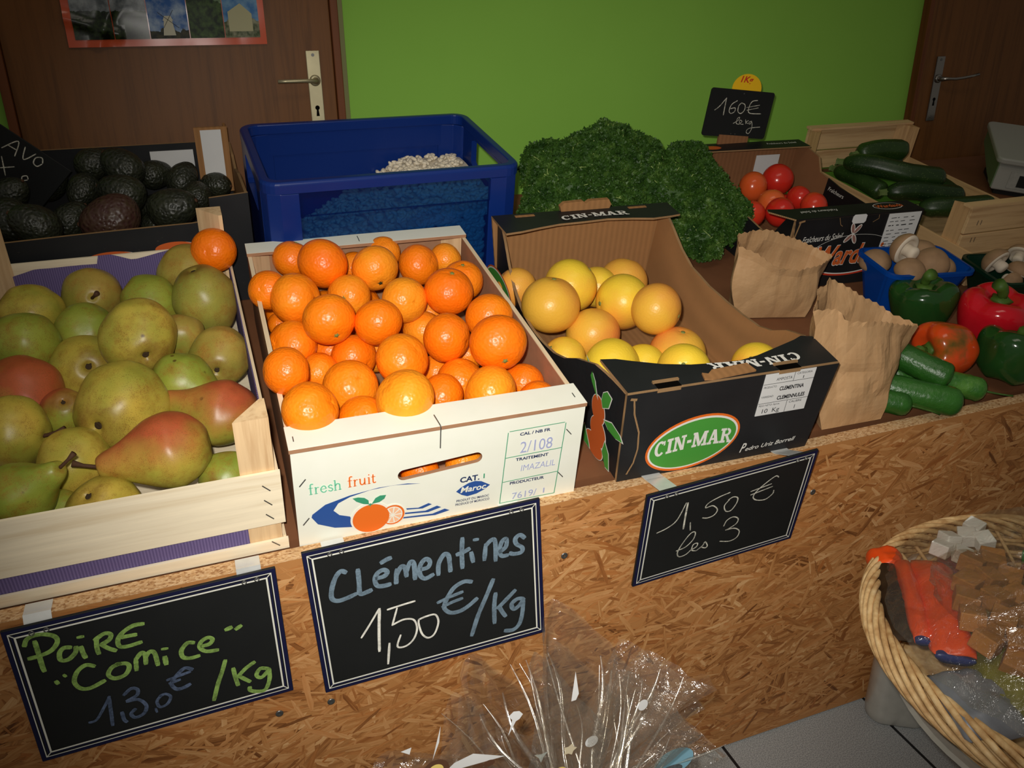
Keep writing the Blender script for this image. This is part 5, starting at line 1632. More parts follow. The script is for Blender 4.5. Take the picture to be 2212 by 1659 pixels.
slab_text(PG, .0590, .0330, .0270, .128, .035, M['ink_white'], GB, .005)
LBL = FRONT(.2185, -.0005, .0785)
MB().box((.2185, -.0012, .0785), (.3045, -.0004, .1520)).build('paper_label', M['paper'], GB)
LB = FRONT(.2185, -.0013, .0785)
k_ = [bar(.0, .056, .086, .056, .0007), bar(.0, .022, .086, .022, .0007), bar(.050, .056, .050, .0735, .0007), bar(.050, 0, .050, .022, .0007)]
ink('label_rule', k_, M['ink_black'], GB, LB, .0002)
letters('label_lettering', [('AMPOSTA', .020, .0605, .0072, .027, {}), ('CATEGORIA', .054, .0665, .0052, .026, {}), ('I', .066, .0585, .0062, None, {'bold': .0003}), ('PRODUCTO:', .002, .0490, .0050, .022, {}), ('CLEMENTINA', .030, .0420, .0095, .042, {'bold': .0003}),
                            ('VARIEDAD:', .002, .0320, .0050, .021, {}), ('CLEMENNULES', .030, .0255, .0095, .048, {'bold': .0003}), ('PESO NETO: Aprox.', .002, .0165, .0046, .036, {}), ('10  Kg', .010, .0040, .0110, .030, {}), ('CALIBRE', .054, .0160, .0052, .022, {}), ('1', .066, .0040, .0100, None, {})], M['ink_black'], GB, LB, .0003)
letters('signature', [('P', .2085, .0125, .0240, .010, {'shear': .35, 'bold': .0003}), ('edro Uriz Borrell', .2185, .0135, .0110, .088, {'shear': .35, 'bold': .0001, 'rot': .05})], M['ink_white'], GB, PG, .0005)
TB = plane_tf((0, 0, .1769), (1, 0, 0), (0, 1, 0))
slab_text(TB, .112, gl - .048, .0175, .138, .02, M['ink_white'], GB, .005)
TF = plane_tf((0, 0, .1570), (-1, 0, 0), (0, -1, 0))
slab_text(TF, -.292, -.036, .0190, .150, -.02, M['ink_white'], GB, .005)
# fruit picture and oval on the side that faces the clementine crate
PL = plane_tf((-.0012, 0, 0), (0, -1, 0), (0, 0, 1))
def side(poly): return [(-(.062 + (a - .062) * SIDE_K), b) for a, b in poly]
SIDE_K = 1.45
PSL = Matrix.Translation((0.0022, 0, 0)) @ Matrix.Rotation(-.042, 4, 'Y') @ PL
ink('orange_print', [side(ellipse(.062, .086, .016, .024)), side(ellipse(.058, .050, .019, .024)), side(ellipse(.064, .020, .022, .019))], M['ink_white'], GB, PSL, .0035)
ink('orange_print', [side(ellipse(.062, .086, .0150, .0230)), side(ellipse(.058, .050, .0180, .0230)), side(ellipse(.064, .020, .0210, .0180))], M['ink_rust'], GB, PSL, .0040)
lf = [[(.066, .104), (.080, .118), (.094, .142), (.097, .147), (.088, .142), (.074, .126)], [(.052, .100), (.040, .112), (.036, .132), (.046, .134), (.054, .124), (.056, .110)], [(.046, .084), (.030, .096), (.012, .094), (.006, .088), (.020, .080), (.036, .078)], [(.040, .052), (.030, .040), (.026, .014), (.034, .012), (.044, .030)], [(.088, .034), (.074, .010), (.072, .004), (.086, .004), (.094, .022)]]
for p in lf:
    cx_, cy_ = sum(a for a, b in p) / len(p), sum(b for a, b in p) / len(p)
    ink('leaf_outline', [side([(cx_ + (a - cx_) * 1.14, cy_ + (b - cy_) * 1.1) for a, b in p])], M['ink_white'], GB, PSL, .0043)
for p in lf: ink('leaf_print', [side(p)], M['ink_leaf'], GB, PSL, .0048)
SIDE_K = 1.0
PSB = Matrix.Translation((-.0145, 0, 0)) @ Matrix.Rotation(-.09, 4, 'Y') @ PL
ink('oval_print', [side(ellipse(.460, .078, .072, .040, 40, -.1))], M['ink_rust'], GB, PSB, .0030)
ink('oval_print', [side(ellipse(.460, .078, .069, .037, 40, -.1))], M['ink_white'], GB, PSB, .0033)
ink('oval_print', [side(ellipse(.460, .078, .0665, .0345, 40, -.1))], M['ink_leaf'], GB, PSB, .0036)
slab_text(PSB, -.514, .066, .0230, .106, .0, M['ink_white'], GB, .004)
MB().prism([(.10, gl - .0058), (.19, gl - .0058), (.145, gl - .08)], .006, .0075, 'z').build('bottom_flap', M['card_dull'], GB)

GR = .045


def grape_mesh(seed):
    mb = MB(); n = 34; prof = []
    for i in range(n + 1):
        a = -pi / 2 + pi * i / n
        prof.append((max(GR * cos(a), .00003), GR * (.95 - .05 * math.exp(-((abs(a) - pi / 2) / .2) ** 2)) * sin(a)))
    mb.lathe(prof, 44, lambda r, z, a, t: (r * (1 + .015 * noise.noise(Vector((cos(a) + seed, sin(a), z * 26)))), z * (1 + .02 * noise.noise(Vector((cos(a), sin(a), seed))))))
    me = mb.mesh('grapefruit', True); me.materials.append(M['grapefruit']); return me


GM = [grape_mesh(s) for s in (1, 5, 9)]
GP_ = GM[1].copy(); GP_.materials.clear(); GP_.materials.append(M['grapefruit_pink'])
gs = MB().lathe([(.0034, -.001), (.0036, .0012), (.0016, .0018)], 12).mesh('stem_scar', True); gs.materials.append(M['clem_calyx'])
GFR = [((-.6, .5, .2), 'grapefruit half hidden by the left wall of the box, at the back'), ((.1, .8, .3), 'large pinkish yellow grapefruit against the left wall'), ((.7, .6, .2), 'bright yellow grapefruit at the back, right of the pinkish one'),
       ((-.9, -.1, .35), 'bright yellow grapefruit high in the middle with a reddish scratch'), ((.2, .9, .1), 'orange tinged grapefruit furthest back under the brown wall'), ((.8, -.3, .3), 'orange tinged grapefruit on the right of the cluster, shiny'),
       ((.2, -.8, .4), 'grapefruit low in the middle left, below the two bright ones'), ((-.5, .4, .4), 'yellow grapefruit by the dip of the left wall'), ((.85, -.15, .45), 'grapefruit behind the front flap with a pale scar to the right'),
       ((.3, .5, -.4), 'grapefruit wedged behind the two at the front flap'), ((.1, .78, .55), 'grapefruit with a green stem scar on top, right of the front'), ((-.2, .2, .9), 'yellow grapefruit in front of the one with the green scar'),
       ((.3, -.6, .6), 'grapefruit lowest behind the front flap, only its top showing'), ((-.4, .3, .7), 'grapefruit alone in the right front corner of the box'), ((.5, .6, -.5), 'grapefruit sliver between the two brightest at the back')]
for i, ((x, s, h, r), (d, lab)) in enumerate(zip(GRAPE_SPOTS, GFR)):
    Rg = frame(vdir(*d), vdir(.6, .5, -.5) if i in (1, 4, 5, 6) else vdir(-.2, -.7, -.7))
    o = bpy.data.objects.new('grapefruit', GP_ if i in (0, 1, 4, 5, 6, 10) else GM[i % 3]); COL.objects.link(o)
    o.matrix_basis = Matrix.Translation(DECK @ Vector((x, s, h))) @ Rg @ Matrix.Scale(r / GR * 1.015, 4)
    tag(o, lab, 'grapefruit', 'grapefruits in the black box'); link('stem_scar', gs, o, Matrix.Translation((0, 0, GR * .895)))
for p in ((.60, .10, .045), (.70, .085, .045), (.62, .25, .045) , (.56, .38, .045), (.66, .46, .045)):
    p = Vector(p)
    if all((p - Vector(q[:3])).length > (.038 + q[3]) * .92 for q in GRAPE_SPOTS):
        o = bpy.data.objects.new('grapefruit', GM[0]); COL.objects.link(o); o.matrix_basis = Matrix.Translation(DECK @ p) @ Matrix.Scale(.85, 4)
        tag(o, 'grapefruit at the bottom of the box under the others', 'grapefruit', 'grapefruits at the bottom of the box'); link('stem_scar', gs, o, Matrix.Translation((0, 0, GR * .895)))

# ================================================================== parsley
def parsley(lumps, label, count, seed):
    rnd = random.Random(seed)
    root = empty('parsley_bunch', deck(lumps[0][0], lumps[0][1], 0), label, 'parsley', 'bunches of curly parsley by the wall')
    inv = deck(lumps[0][0], lumps[0][1], 0).inverted()
    tot = sum(l[3] ** 2 for l in lumps)
    mb, ms = MB(), MB()
    for (x, s, h, r, sq) in lumps:
        c = Vector((x, s, h))
        for _ in range(int(count * r * r / tot)):
            d = Vector((rnd.gauss(0, 1), rnd.gauss(0, 1), rnd.gauss(0, 1))).normalized()
            if d.y > .75 or d.z < -.85: continue
            k = r * (1 + .16 * noise.noise(d * 2.6 + c * 9) + .10 * noise.noise(d * 7 + c * 5)) * (1 - .14 * rnd.random() ** 2)
            p = c + Vector((d.x * k, d.y * k * sq, d.z * k))
            if p.z < .006 or p.y > 1.085: continue
            if any((p - Vector(l[:3])).length < l[3] * .72 for l in lumps if l is not None and Vector(l[:3]) != c): continue
            # one curled leaflet: a ruffled disc of three lobes
            sz = rnd.uniform(.0036, .0068); q = axis_rot((d + Vector((rnd.gauss(0, .55), rnd.gauss(0, .55), rnd.gauss(0, .55)))).normalized(), rnd.uniform(0, 6)).to_3x3()
            n = 11; vs = [p + q @ Vector((0, 0, -sz * .35))]
            ph = rnd.uniform(0, 6)
            for i in range(n):
                a = 2 * pi * i / n
                rr = sz * (1 + .30 * cos(3 * a + ph)); zz = sz * (.55 * cos(5.5 * a + ph) + .3 * rnd.uniform(-1, 1))
                vs.append(p + q @ Vector((rr * cos(a), rr * sin(a), zz)))
            mb.add([inv @ (DECK @ v) for v in vs], [(0, 1 + i, 1 + (i + 1) % n) for i in range(n)])
        for _ in range(int(90 * r / .1)):
            d = Vector((rnd.gauss(0, 1), rnd.gauss(0, 1), rnd.gauss(0, 1))).normalized()
            if d.y > .6 or d.z < -.5: continue
            e = c + Vector((d.x * r, d.y * r * sq, d.z * r)) * 1.0
            b0 = c + (e - c) * .45 + Vector((rnd.gauss(0, .012), rnd.gauss(0, .012), rnd.gauss(0, .012)))
            if e.z < .01 or b0.z < .01: continue
            ms.tube([inv @ (DECK @ v) for v in (b0, (b0 + e) / 2 + Vector((rnd.gauss(0, .006), 0, rnd.gauss(0, .006))), e)], .0009, 5)
        # dense leafy core
    core = MB()
    for (x, s, h, r, sq) in lumps:
        pr = [(max(.0002, r * .86 * cos(-pi / 2 + pi * i / 14)), r * .86 * sin(-pi / 2 + pi * i / 14)) for i in range(15)]
        t_ = MB().lathe(pr, 22, lambda rr, z, a, t: (rr * (1 + .12 * noise.noise(Vector((cos(a) * 2, sin(a) * 2, z * 30 + x * 20)))), z))
        core.add([inv @ (DECK @ Vector((x + v[0], min(1.075, s + v[1] * sq), max(.004, h + v[2])))) for v in t_.v], t_.f)
    # core and leaflets are one leafy mass
    core.add(mb.v, mb.f)
    core.build('leaves', M['parsley'], root, fix=False)
    ms.build('stems', M['parsley_stem'], root, smooth=True, fix=False)
    return root


parsley([(.765, .80, .115, .085, 1), (.752, .86, .150, .062, 1), (.905, .86, .140, .098, 1), (.905, .885, .182, .052, .9), (.842, .84, .150, .080, 1), (.742, .80, .080, .07, 1), (.85, .73, .075, .085, 1), (.965, .86, .145, .072, 1)],
        'tall bunch of curly parsley heaped beside the blue crate', 17000, 3)
parsley([(1.010, .76, .105, .095, 1), (1.075, .685, .082, .078, 1), (1.110, .86, .130, .058, 1), (1.034, .64, .050, .050, 1), (1.080, .76, .110, .070, 1), (.985, .70, .06, .07, 1), (1.115, .66, .090, .045, 1)],
        'bunch of curly parsley spilling over the tomato box side', 14000, 8)


# ================================================================== tomato box
tw, tl_ = .318, .450
TBX = empty('vegetable_box', deck(1.120, .463, 0, -.04), 'black and red Wardavin cardboard box of tomatoes', 'box')
wall('front_panel', [(.030, .001), (tw, .001), (tw, .157), (0, .157), (.012, .08)], 0, .005, 'y', TBX, M['black2'], M['card_dull'], M['card_edge'], (0, -1, 0))
sp_ = [(.0055, .001), (tl_ - .0055, .001), (tl_ - .0055, .158), (.40, .156), (.355, .150), (.335, .118), (.10, .095), (.06, .105), (.03, .150), (.0055, .156)]
wall('side_panel', sp_, 0, .005, 'x', TBX, M['black2'], M['card_dull'], M['card_edge'], (-1, 0, 0))
wall('side_panel', sp_, tw - .005, tw, 'x', TBX, M['black2'], M['card_dull'], M['card_edge'], (1, 0, 0))
wall('back_panel', [(0, .001), (tw, .001), (tw, .158), (0, .158)], tl_ - .005, tl_, 'y', TBX, M['black2'], M['card_dull'], M['card_edge'], (0, 1, 0))
MB().box((.0055, .0055, 0), (tw - .0055, tl_ - .0055, .004)).build('bottom', M['card_dull'], TBX)
o = MB().prism([(0, -.0004), (tw, -.0004), (tw - .004, .050), (.02, .050), (-.030, .058), (-.034, .046)], .1574, .1604, 'z').build('top_flap', M['black2'], TBX)
paint(o, [M['black2'], M['card_edge']], lambda c, n: 0 if abs(n.z) > .6 or n.y < -.7 else 1)
o = MB().prism([(0, tl_), (tw, tl_), (tw, tl_ - .052), (0, tl_ - .052)], .1584, .1616, 'z').build('top_flap', M['black2'], TBX)
paint(o, [M['black2'], M['card_edge']], lambda c, n: 0 if abs(n.z) > .6 else 1)
inner = MB().prism([(.06, .022), (.30, .022), (.295, .118), (.25, .112), (.1, .108), (.065, .104)], tw - .0105, tw - .0072, 'x').build('inner_flap', M['black2'], TBX)
letters('lettering', [('Fraîcheurs', .0, .0, .0140, .058, {'shear': .3})], M['ink_white'], inner, plane_tf((tw - .0107, .285, .092), (0, -1, 0), (0, 0, 1)) , .0003)
ink('red_print', [ellipse(.04, .0, .030, .018), ellipse(.04, .0, .024, .012)], M['ink_red'], inner, plane_tf((tw - .0107, .17, .086), (0, -1, 0), (0, 0, 1)), .0003)
letters('lettering', [('Wardavin', .006, -.006, .022, .062, {'shear': .2, 'bold': .0004})], M['ink_rust'], inner, plane_tf((tw - .0107, .17, .086), (0, -1, 0), (0, 0, 1)), .0008)
MB().box((.200, tl_ - .0070, .060), (.268, tl_ - .0058, .128)).build('paper_label', M['paper'], TBX)
PT = FRONT(0, -.0003, 0)
letters('lettering', [('Fraîcheurs du Soleil', .028, .107, .0190, .098, {'shear': .35, 'rot': .03})], M['ink_white'], TBX, PT, .0005)
ink('oval_print', [ellipse(.160, .068, .112, .046, 60)], M['ink_red'], TBX, PT, .0002)
ink('oval_print', [ellipse(.160, .071, .108, .045, 60)], M['ink_white'], TBX, PT, .0004)
ink('oval_print', [ellipse(.160, .072, .106, .0435, 60)], M['black2'], TBX, PT, .0006)
letters('brand_lettering', [('Wardavin', .072, .050, .064, .190, {'shear': .22, 'bold': .0022})], M['ink_white'], TBX, PT, .0009)
letters('brand_lettering', [('Wardavin', .0735, .051, .062, .186, {'shear': .22, 'bold': .0016})], M['ink_rust'], TBX, PT, .0012)
ink('flower_print', [ellipse(.150 + .013 * cos(a), .118 + .013 * sin(a), .0125, .0052, 20, a) for a in (1.9, .9, 3.9, 5.2)], M['ink_white'], TBX, PT, .0010)
ink('flower_print', [ellipse(.150 + .013 * cos(a), .118 + .013 * sin(a), .0108, .0036, 20, a) for a in (1.9, .9, 3.9, 5.2)], plain('dull_rose_print', (150, 110, 100), .6), TBX, PT, .0014)
ink('die_cut_line', [bar(.012, .153, .006, .118, .0032), bar(.008, .153, .022, .156, .004)], M['card_edge'], TBX, PT, .0003)
ink('die_cut_line', [bar(.105, .1565, .112, .141, .0012), bar(.112, .141, .118, .137, .0012), bar(.192, .141, .205, .148, .0012), bar(.205, .148, .203, .1565, .0012)], M['card_edge'], TBX, PT, .0003)
MB().prism([(.138, .146), (.142, .141), (.168, .141), (.172, .145), (.172, .158), (.168, .1605), (.142, .1605), (.138, .156)], -.0013, -.0004, 'y').build('price_sticker', M['paper'], TBX)
LBT = MB().box((.229, -.0013, .080), (.312, -.0004, .156)).build('paper_label', M['paper'], TBX)
lines_ = []
rnd = random.Random(2)
for k, zz in enumerate((.146, .138, .129, .118, .110, .102, .094, .087, .082)):
    x = .233 + .004 * rnd.random()
    while x < .300:
        L_ = rnd.uniform(.004, .014); lines_.append(bar(x, zz, min(x + L_, .306), zz + .0004, .0014 if k != 2 else .0022)); x += L_ + rnd.uniform(.002, .012)
ink('label_print', lines_, M['ink_black'], TBX, FRONT(0, -.0014, 0), .0002)
TT = plane_tf((0, 0, .1605), (-1, 0, 0), (0, -1, 0))
letters('lettering', [('Fraîcheurs du Soleil', -.120, -.034, .0130, .090, {'shear': .3})], M['ink_white'], TBX, TT, .0004)
TU = plane_tf((0, 0, .1605), (1, 0, 0), (0, 1, 0))
ink('oval_print', [ellipse(.245, .028, .036, .0165, 40)], M['ink_white'], TBX, TU, .0003)
ink('oval_print', [ellipse(.245, .028, .0345, .015, 40)], M['black2'], TBX, TU, .0005)
letters('lettering', [('Wardavin', .215, .0205, .0200, .066, {'shear': .2, 'bold': .0004})], M['ink_rust'], TBX, TU, .0008)
TV = plane_tf((0, 0, .1617), (1, 0, 0), (0, 1, 0))
letters('lettering', [('Fraîcheurs du Soleil', .210, tl_ - .026, .0140, .086, {'shear': .3})], M['ink_white'], TBX, TV, .0004)
ink('oval_print', [ellipse(.052, tl_ - .030, .024, .012)], M['ink_rust'], TBX, TV, .0004)
PSD = plane_tf((-.0003, 0, 0), (0, -1, 0), (0, 0, 1))
ink('oval_print', [ellipse(-.075, .045, .060, .030, 40), ellipse(-.075, .047, .056, .026, 40)], M['ink_red'], TBX, PSD, .0003)
ink('oval_print', [ellipse(-.075, .048, .054, .025, 40)], M['ink_white'], TBX, PSD, .0006)
ink('oval_print', [ellipse(-.075, .049, .052, .024, 40)], M['black2'], TBX, PSD, .0008)

TRN = .033


def tom_mesh(seed):
    mb = MB(); n = 28; prof = []
    for i in range(n + 1):
        a = -pi / 2 + pi * i / n
        prof.append((max(TRN * cos(a) ** .96 if cos(a) > 1e-4 else .00003, .00003), TRN * (.90 - .12 * math.exp(-((a - pi / 2) / .3) ** 2)) * sin(a)))
    mb.lathe(prof, 40, lambda r, z, a, t: (r * (1 + .014 * cos(5 * a + seed) * t), z))
    return mb.mesh('tomato', True)


TMS = {}
for key in ('tomato', 'tomato_orange'):
    me = tom_mesh(3); me.materials.append(M[key]); TMS[key] = me
cx = MB().lathe([(.0022, -.001), (.002, .004), (.0026, .007)], 8)
for k in range(5):
    a = 2 * pi * k / 5
    cx.add([(.002 * cos(a - .7), .002 * sin(a - .7), .001), (.016 * cos(a), .016 * sin(a), .0022), (.002 * cos(a + .7), .002 * sin(a + .7), .001), (.008 * cos(a), .008 * sin(a), .003)], [(0, 1, 3), (1, 2, 3)])
TCX = cx.mesh('calyx', True); TCX.materials.append(M['pepper_stem'])
TOM = [('tomato_orange', 'orange red tomato next to the parsley, paler than the rest'), ('tomato', 'deep red tomato highest in the box, before the white label'), ('tomato', 'small red tomato between the high one and the right one'),
       ('tomato', 'red tomato at the right, behind the front flap'), ('tomato_orange', 'orange tinged tomato under the paler orange red one'), ('tomato', 'red tomato just behind the left end of the front flap'), ('tomato', 'tomato low at the left, in the dip of the box side')]
for i, ((x, s, h, r), (mk, lab)) in enumerate(zip(TOM_SPOTS, TOM)):
    o = bpy.data.objects.new('tomato', TMS[mk]); COL.objects.link(o)
    o.matrix_basis = Matrix.Translation(DECK @ Vector((x, s, h))) @ axis_rot(vdir((i % 3) - 1, .3 - .5 * (i % 2), -.6), i) @ Matrix.Scale(r / TRN * 1.02, 4)
    tag(o, lab, 'tomato', 'tomatoes in the black box'); link('calyx', TCX, o, Matrix.Translation((0, 0, TRN * .775)))
for p in ((1.175, .56, .038), (1.25, .57, .038), (1.33, .56, .04), (1.30, .66, .034), (1.38, .70, .036), (1.22, .74, .034), (1.30, .79, .034), (1.38, .80, .036)):
    p = Vector(p)
    if all((p - Vector(q[:3])).length > (.03 + q[3]) * .93 for q in TOM_SPOTS):
        o = bpy.data.objects.new('tomato', TMS['tomato']); COL.objects.link(o); o.matrix_basis = Matrix.Translation(DECK @ p) @ Matrix.Scale(.92, 4)
        tag(o, 'tomato under the others at the bottom of the black box', 'tomato', 'tomatoes at the bottom of the box'); link('calyx', TCX, o, Matrix.Translation((0, 0, TRN * .775)))

# price card of the tomatoes: rounded slate on a cardboard tongue, with a yellow disc
PK = DECK @ Matrix.Translation((1.271, .918, .2285)) @ Matrix.Rotation(-TILT * .9, 4, 'X') @ Matrix.Rotation(radians(6.2), 4, 'Y')
pk = empty('price_card', PK, 'black card chalked 160€ le kg with a yellow 1Kg disc, above the tomatoes', 'sign')
w_, h_ = .183, .110
sk = lambda x, y: (x + y * .055, y)
MB().prism([sk(x, y) for x, y in rrect(-w_ / 2, -h_ / 2, w_ / 2, h_ / 2, .007)], -.0015, .0015, 'y').build('slate', M['slate'], pk)
strokes('chalk_writing', TOM_WHITE, M['chalk_thin'], pk, FRONT(0, -.0016, 0), .0005)
disc = MB().prism(ellipse(.012, .058, .042, .034), .0022, .0034, 'y').build('yellow_disc', M['yellow_disc'], pk)
letters('lettering', [('1Kg', -.010, .0725, .0200, .036, {'shear': .25, 'bold': .0005})], M['ink_red'], disc, FRONT(0, .0021, 0), .0003)
MB().box((-.045, -.0035, -.082), (.040, -.0005 + .003, -.0505)).build('cardboard_tongue', M['card_dull'], pk)
for x in (-.012, .0): MB().lathe([(.0014, 0), (.0014, .0005)], 8).build('rivet', M['steel'], pk, M=Matrix.Translation((x, -.0016, -.047)) @ Matrix.Rotation(pi / 2, 4, 'X'))
MB().lathe([(.0016, 0), (.0016, .0005)], 8).build('rivet', M['steel'], pk, M=Matrix.Translation((.004, -.0016, .047)) @ Matrix.Rotation(pi / 2, 4, 'X'))

# ================================================================== zucchini crate
zx0, zx1, zs0, zs1 = 1.552, 1.885, .430, .985
ZC = empty('wooden_crate', deck(0, 0, 0), 'weathered pine crate of courgettes at the right, before the brown door', 'crate')
for ss, e in ((zs0, 1), (zs1, -1)):
    MB().box((zx0, ss, .100), (zx1, ss + e * .008, .158)).build('end_slat', M['old_x'], ZC, bevel=.0008)
    MB().box((zx0, ss, .048), (zx1, ss + e * .008, .0965)).build('end_slat', M['old_x'], ZC, bevel=.0008)
    MB().box((zx0 - .004, ss - e * .002, .158), (zx1 + .004, ss + e * .022, .164)).build('end_cap', M['old_x'], ZC)
    for xx, sx in ((zx0, 1), (zx1, -1)):
        MB().prism([(xx, ss + e * .0085), (xx + sx * .040, ss + e * .0085), (xx, ss + e * .050)], .003, .1575, 'z').build('corner_post', M['old_z'], ZC)
    for xx in (zx0 + .03, zx1 - .03, zx0 + .04):
        for z_ in (.118, .078):
            MB().box((xx, ss - e * .0006, z_), (xx + .0012, ss + e * .0002, z_ + .011)).build('staple', M['steel'], ZC)
for xx, e in ((zx0, -1), (zx1, 1)):
    MB().box((min(xx, xx + e * .006), zs0 - .050 if e < 0 else zs0, .030), (max(xx, xx + e * .006), zs1, .074)).build('side_slat', M['old_y'], ZC, bevel=.0008)
MB().box((zx0, zs0 - .05, .0), (zx1, zs1, .006)).build('bottom_board', M['old_x'], ZC)
MB().box((zx0 - .004, zs0 - .052, .0062), (zx1, zs0 - .012, .012)).build('bottom_board', M['old_x'], ZC)
MB().box((zx0 + .009, zs0 + .30, .034), (zx1 - .009, zs1 - .012, .036)).build('paper_liner', M['tray_green'], ZC)

def gourd(name, pts, r, mats, stem, label, cat, group, taper=None, ridges=0, bump=0):
    """a long fruit along a curved line; mats = (skin, stem)"""
    P = [Vector(p) for p in pts]
    S = []
    for i in range(len(P) - 1):
        a, b, c2, d = P[max(i - 1, 0)], P[i], P[i + 1], P[min(i + 2, len(P) - 1)]
        for k in range(8):
            t = k / 8
            S.append(0.5 * ((2 * b) + (c2 - a) * t + (2 * a - 5 * b + 4 * c2 - d) * t * t + (3 * b - a - 3 * c2 + d) * t ** 3))
    S.append(P[-1]); n = len(S)
    rows = []; seg = 26
    ref = Vector((0, 0, 1))
    for i, p in enumerate(S):
        t = i / (n - 1); tg = (S[min(i + 1, n - 1)] - S[max(i - 1, 0)]).normalized(); u = tg.cross(ref).normalized(); w = u.cross(tg)
        f = taper(t) if taper else 1
        row = []
        for k in range(seg):
            a = 2 * pi * k / seg
            q = r * f * (1 + (.035 * cos(ridges * a) if ridges else 0) + bump * noise.noise(Vector((cos(a) * 3, sin(a) * 3, t * 22 + r * 900))))
            row.append(p + u * (q * cos(a)) + w * (q * sin(a)))
        rows.append(row)
    o3 = S[n // 2]
    mb = MB(); mb.rings([[v - o3 for v in row] for row in rows], cap=True)
    me = mb.mesh(name, True); me.materials.append(mats[0])
    o = bpy.data.objects.new(name, me); COL.objects.link(o); o.matrix_basis = DECK @ Matrix.Translation(o3)
    tag(o, label, cat, group)
    if stem:
        t0 = (S[0] - S[2]).normalized()
        ln, r0, r1, k_, sag = stem
        pts_ = [S[0] - o3 - t0 * .004 + t0 * (ln * j / 5) + Vector((0, 0, sag * (j / 5) ** 2)) for j in range(6)]
        MB().tube(pts_, lambda t: r0 + (r1 - r0) * min(1, t * 1.6) + (.25 * r1 if t > .95 else 0), 8 if not k_ else 5).build('stem', mats[1], o, smooth=not k_)
    return o


zt = lambda t: (.35 + .65 * min(1, t / .16) ** .6) * (1 - max(0, (t - .9) / .1) ** 2.2 * .78) * (.86 + .14 * t)
zm = (M['zucchini'], M['zucchini_stem'])
for pts, r, lab in (
        ([(1.560, .835, .118), (1.600, .775, .128), (1.665, .715, .122), (1.745, .690, .115)], .0265, 'long curved courgette lying across the top of the crate'),
        ([(1.625, .865, .125), (1.690, .860, .135), (1.765, .850, .132)], .0260, 'dark courgette lying at the back of the crate, highest of them'),
        ([(1.588, .700, .088), (1.640, .675, .098), (1.700, .652, .094), (1.765, .640, .088)], .0240, 'courgette with a pale stem end, second from the front'),
        ([(1.640, .640, .068), (1.690, .605, .080), (1.750, .590, .082), (1.810, .590, .080)], .0255, 'courgette nearest the front end of the crate'),
        ([(1.585, .880, .080), (1.590, .800, .085), (1.600, .720, .078)], .0230, 'courgette along the left side under the curved one'),
        ([(1.650, .930, .070), (1.730, .920, .075), (1.830, .915, .070)], .0250, 'courgette at the bottom of the back end of the crate'),
        ([(1.80, .82, .070), (1.80, .74, .075), (1.79, .66, .066)], .0240, 'courgette at the bottom right of the crate')):
    gourd('zucchini', pts, r, zm, (.022, .009, .0075, 1, 0), lab, 'courgette', 'courgettes in the pine crate', zt, 6, .03)

# ================================================================== kitchen scale
KS = empty('weighing_scale', deck(2.086, .814, 0, -.69), 'grey table scale beside the courgette crate at the right edge', 'scale')
MB().prism([(.0, .014), (.0, .080), (.01, .088), (.27, .112), (.27, .06), (.14, .045), (.06, .014)], 0, .36, 'x').build('housing', M['scale_grey'], KS, bevel=.004)
MB().prism([(.004, .018), (.004, .080), (.012, .086), (.27, .110), (.27, .07), (.10, .03)], -.0022, -.0002, 'x').build('side_cover', M['scale_green'], KS)
MB().box((.012, .012, .0), (.34, .20, .0138)).build('base', M['scale_dark'], KS)
MB().prism(rrect(-.012, -.014, .37, .275, .02), .0, .016, 'z').build('weighing_plate', M['scale_grey'], KS, M=Matrix.Translation((0, 0, .090)) @ Matrix.Rotation(.09, 4, 'X'), bevel=.004)
dsp = MB().box((.035, -.0022, .024), (.34, -.0002, .070)).build('display_panel', plain('pale_scale_panel', (186, 186, 178), .5, vary=.2, scale=90), KS)
MB().box((.058, -.0036, .030), (.13, -.0023, .062)).build('display_window', M['scale_dark'], dsp)

# ================================================================== paper bags
def paper_bag(base, top, label, seed, name='paper_bag', crush=.005):
    """open kraft bag: base and top outlines (deck coordinates), crumpled between"""
    rnd = random.Random(seed); n = 72; lev = 22
    def loop(pts):
        P = [Vector(p) for p in pts]; m_ = len(P)
        L_ = [(P[(i + 1) % m_] - P[i]).length for i in range(m_)]; T = sum(L_); out = []
        for k in range(n):
            d = T * k / n; i = 0
            while d > L_[i]: d -= L_[i]; i = (i + 1) % m_
            out.append(P[i].lerp(P[(i + 1) % m_], d / L_[i]))
        return out
    Bs, Ts = loop(base), loop(top)
    cb = sum(Bs, Vector()) / n
    rows = []
    for j in range(lev + 1):
        t = j / lev; row = []
        for k in range(n):
            p = Bs[k].lerp(Ts[k], t)
            c = cb.lerp(sum(Ts, Vector()) / n, t); d = (p - c); d.z = 0
            d = d.normalized() if d.length > 1e-6 else Vector((1, 0, 0))
            q = Vector((p.x * 15, p.y * 15, p.z * 11 + seed))
            cr = (abs(noise.noise(q)) - .18) * 2.2 + (abs(noise.noise(q * 2.6)) - .2) * .55
            bul = .009 * sin(pi * min(1, t * 1.15))
            p = p + d * (crush * cr * min(1, t * 3 + .15) + bul)
            if j == lev: p = p + Vector((0, 0, .0016 * (1 if k % 2 else -1)))
            if p.z < .002: p.z = .002
            row.append(p - cb)
        rows.append(row)
    root = empty(name, DECK @ Matrix.Translation(cb), label, 'bag', 'brown kraft bags on the counter')
    mb = MB(); mb.rings(rows, closed=True)
    mb.build('sides', M['kraft'], root, solid=.0006)
    bt = MB(); bt.add([Vector((p.x * .97, p.y * .97, .0018)) for p in rows[0]], [tuple(range(n))])
    bt.build('bottom', M['kraft'], root)
    return root


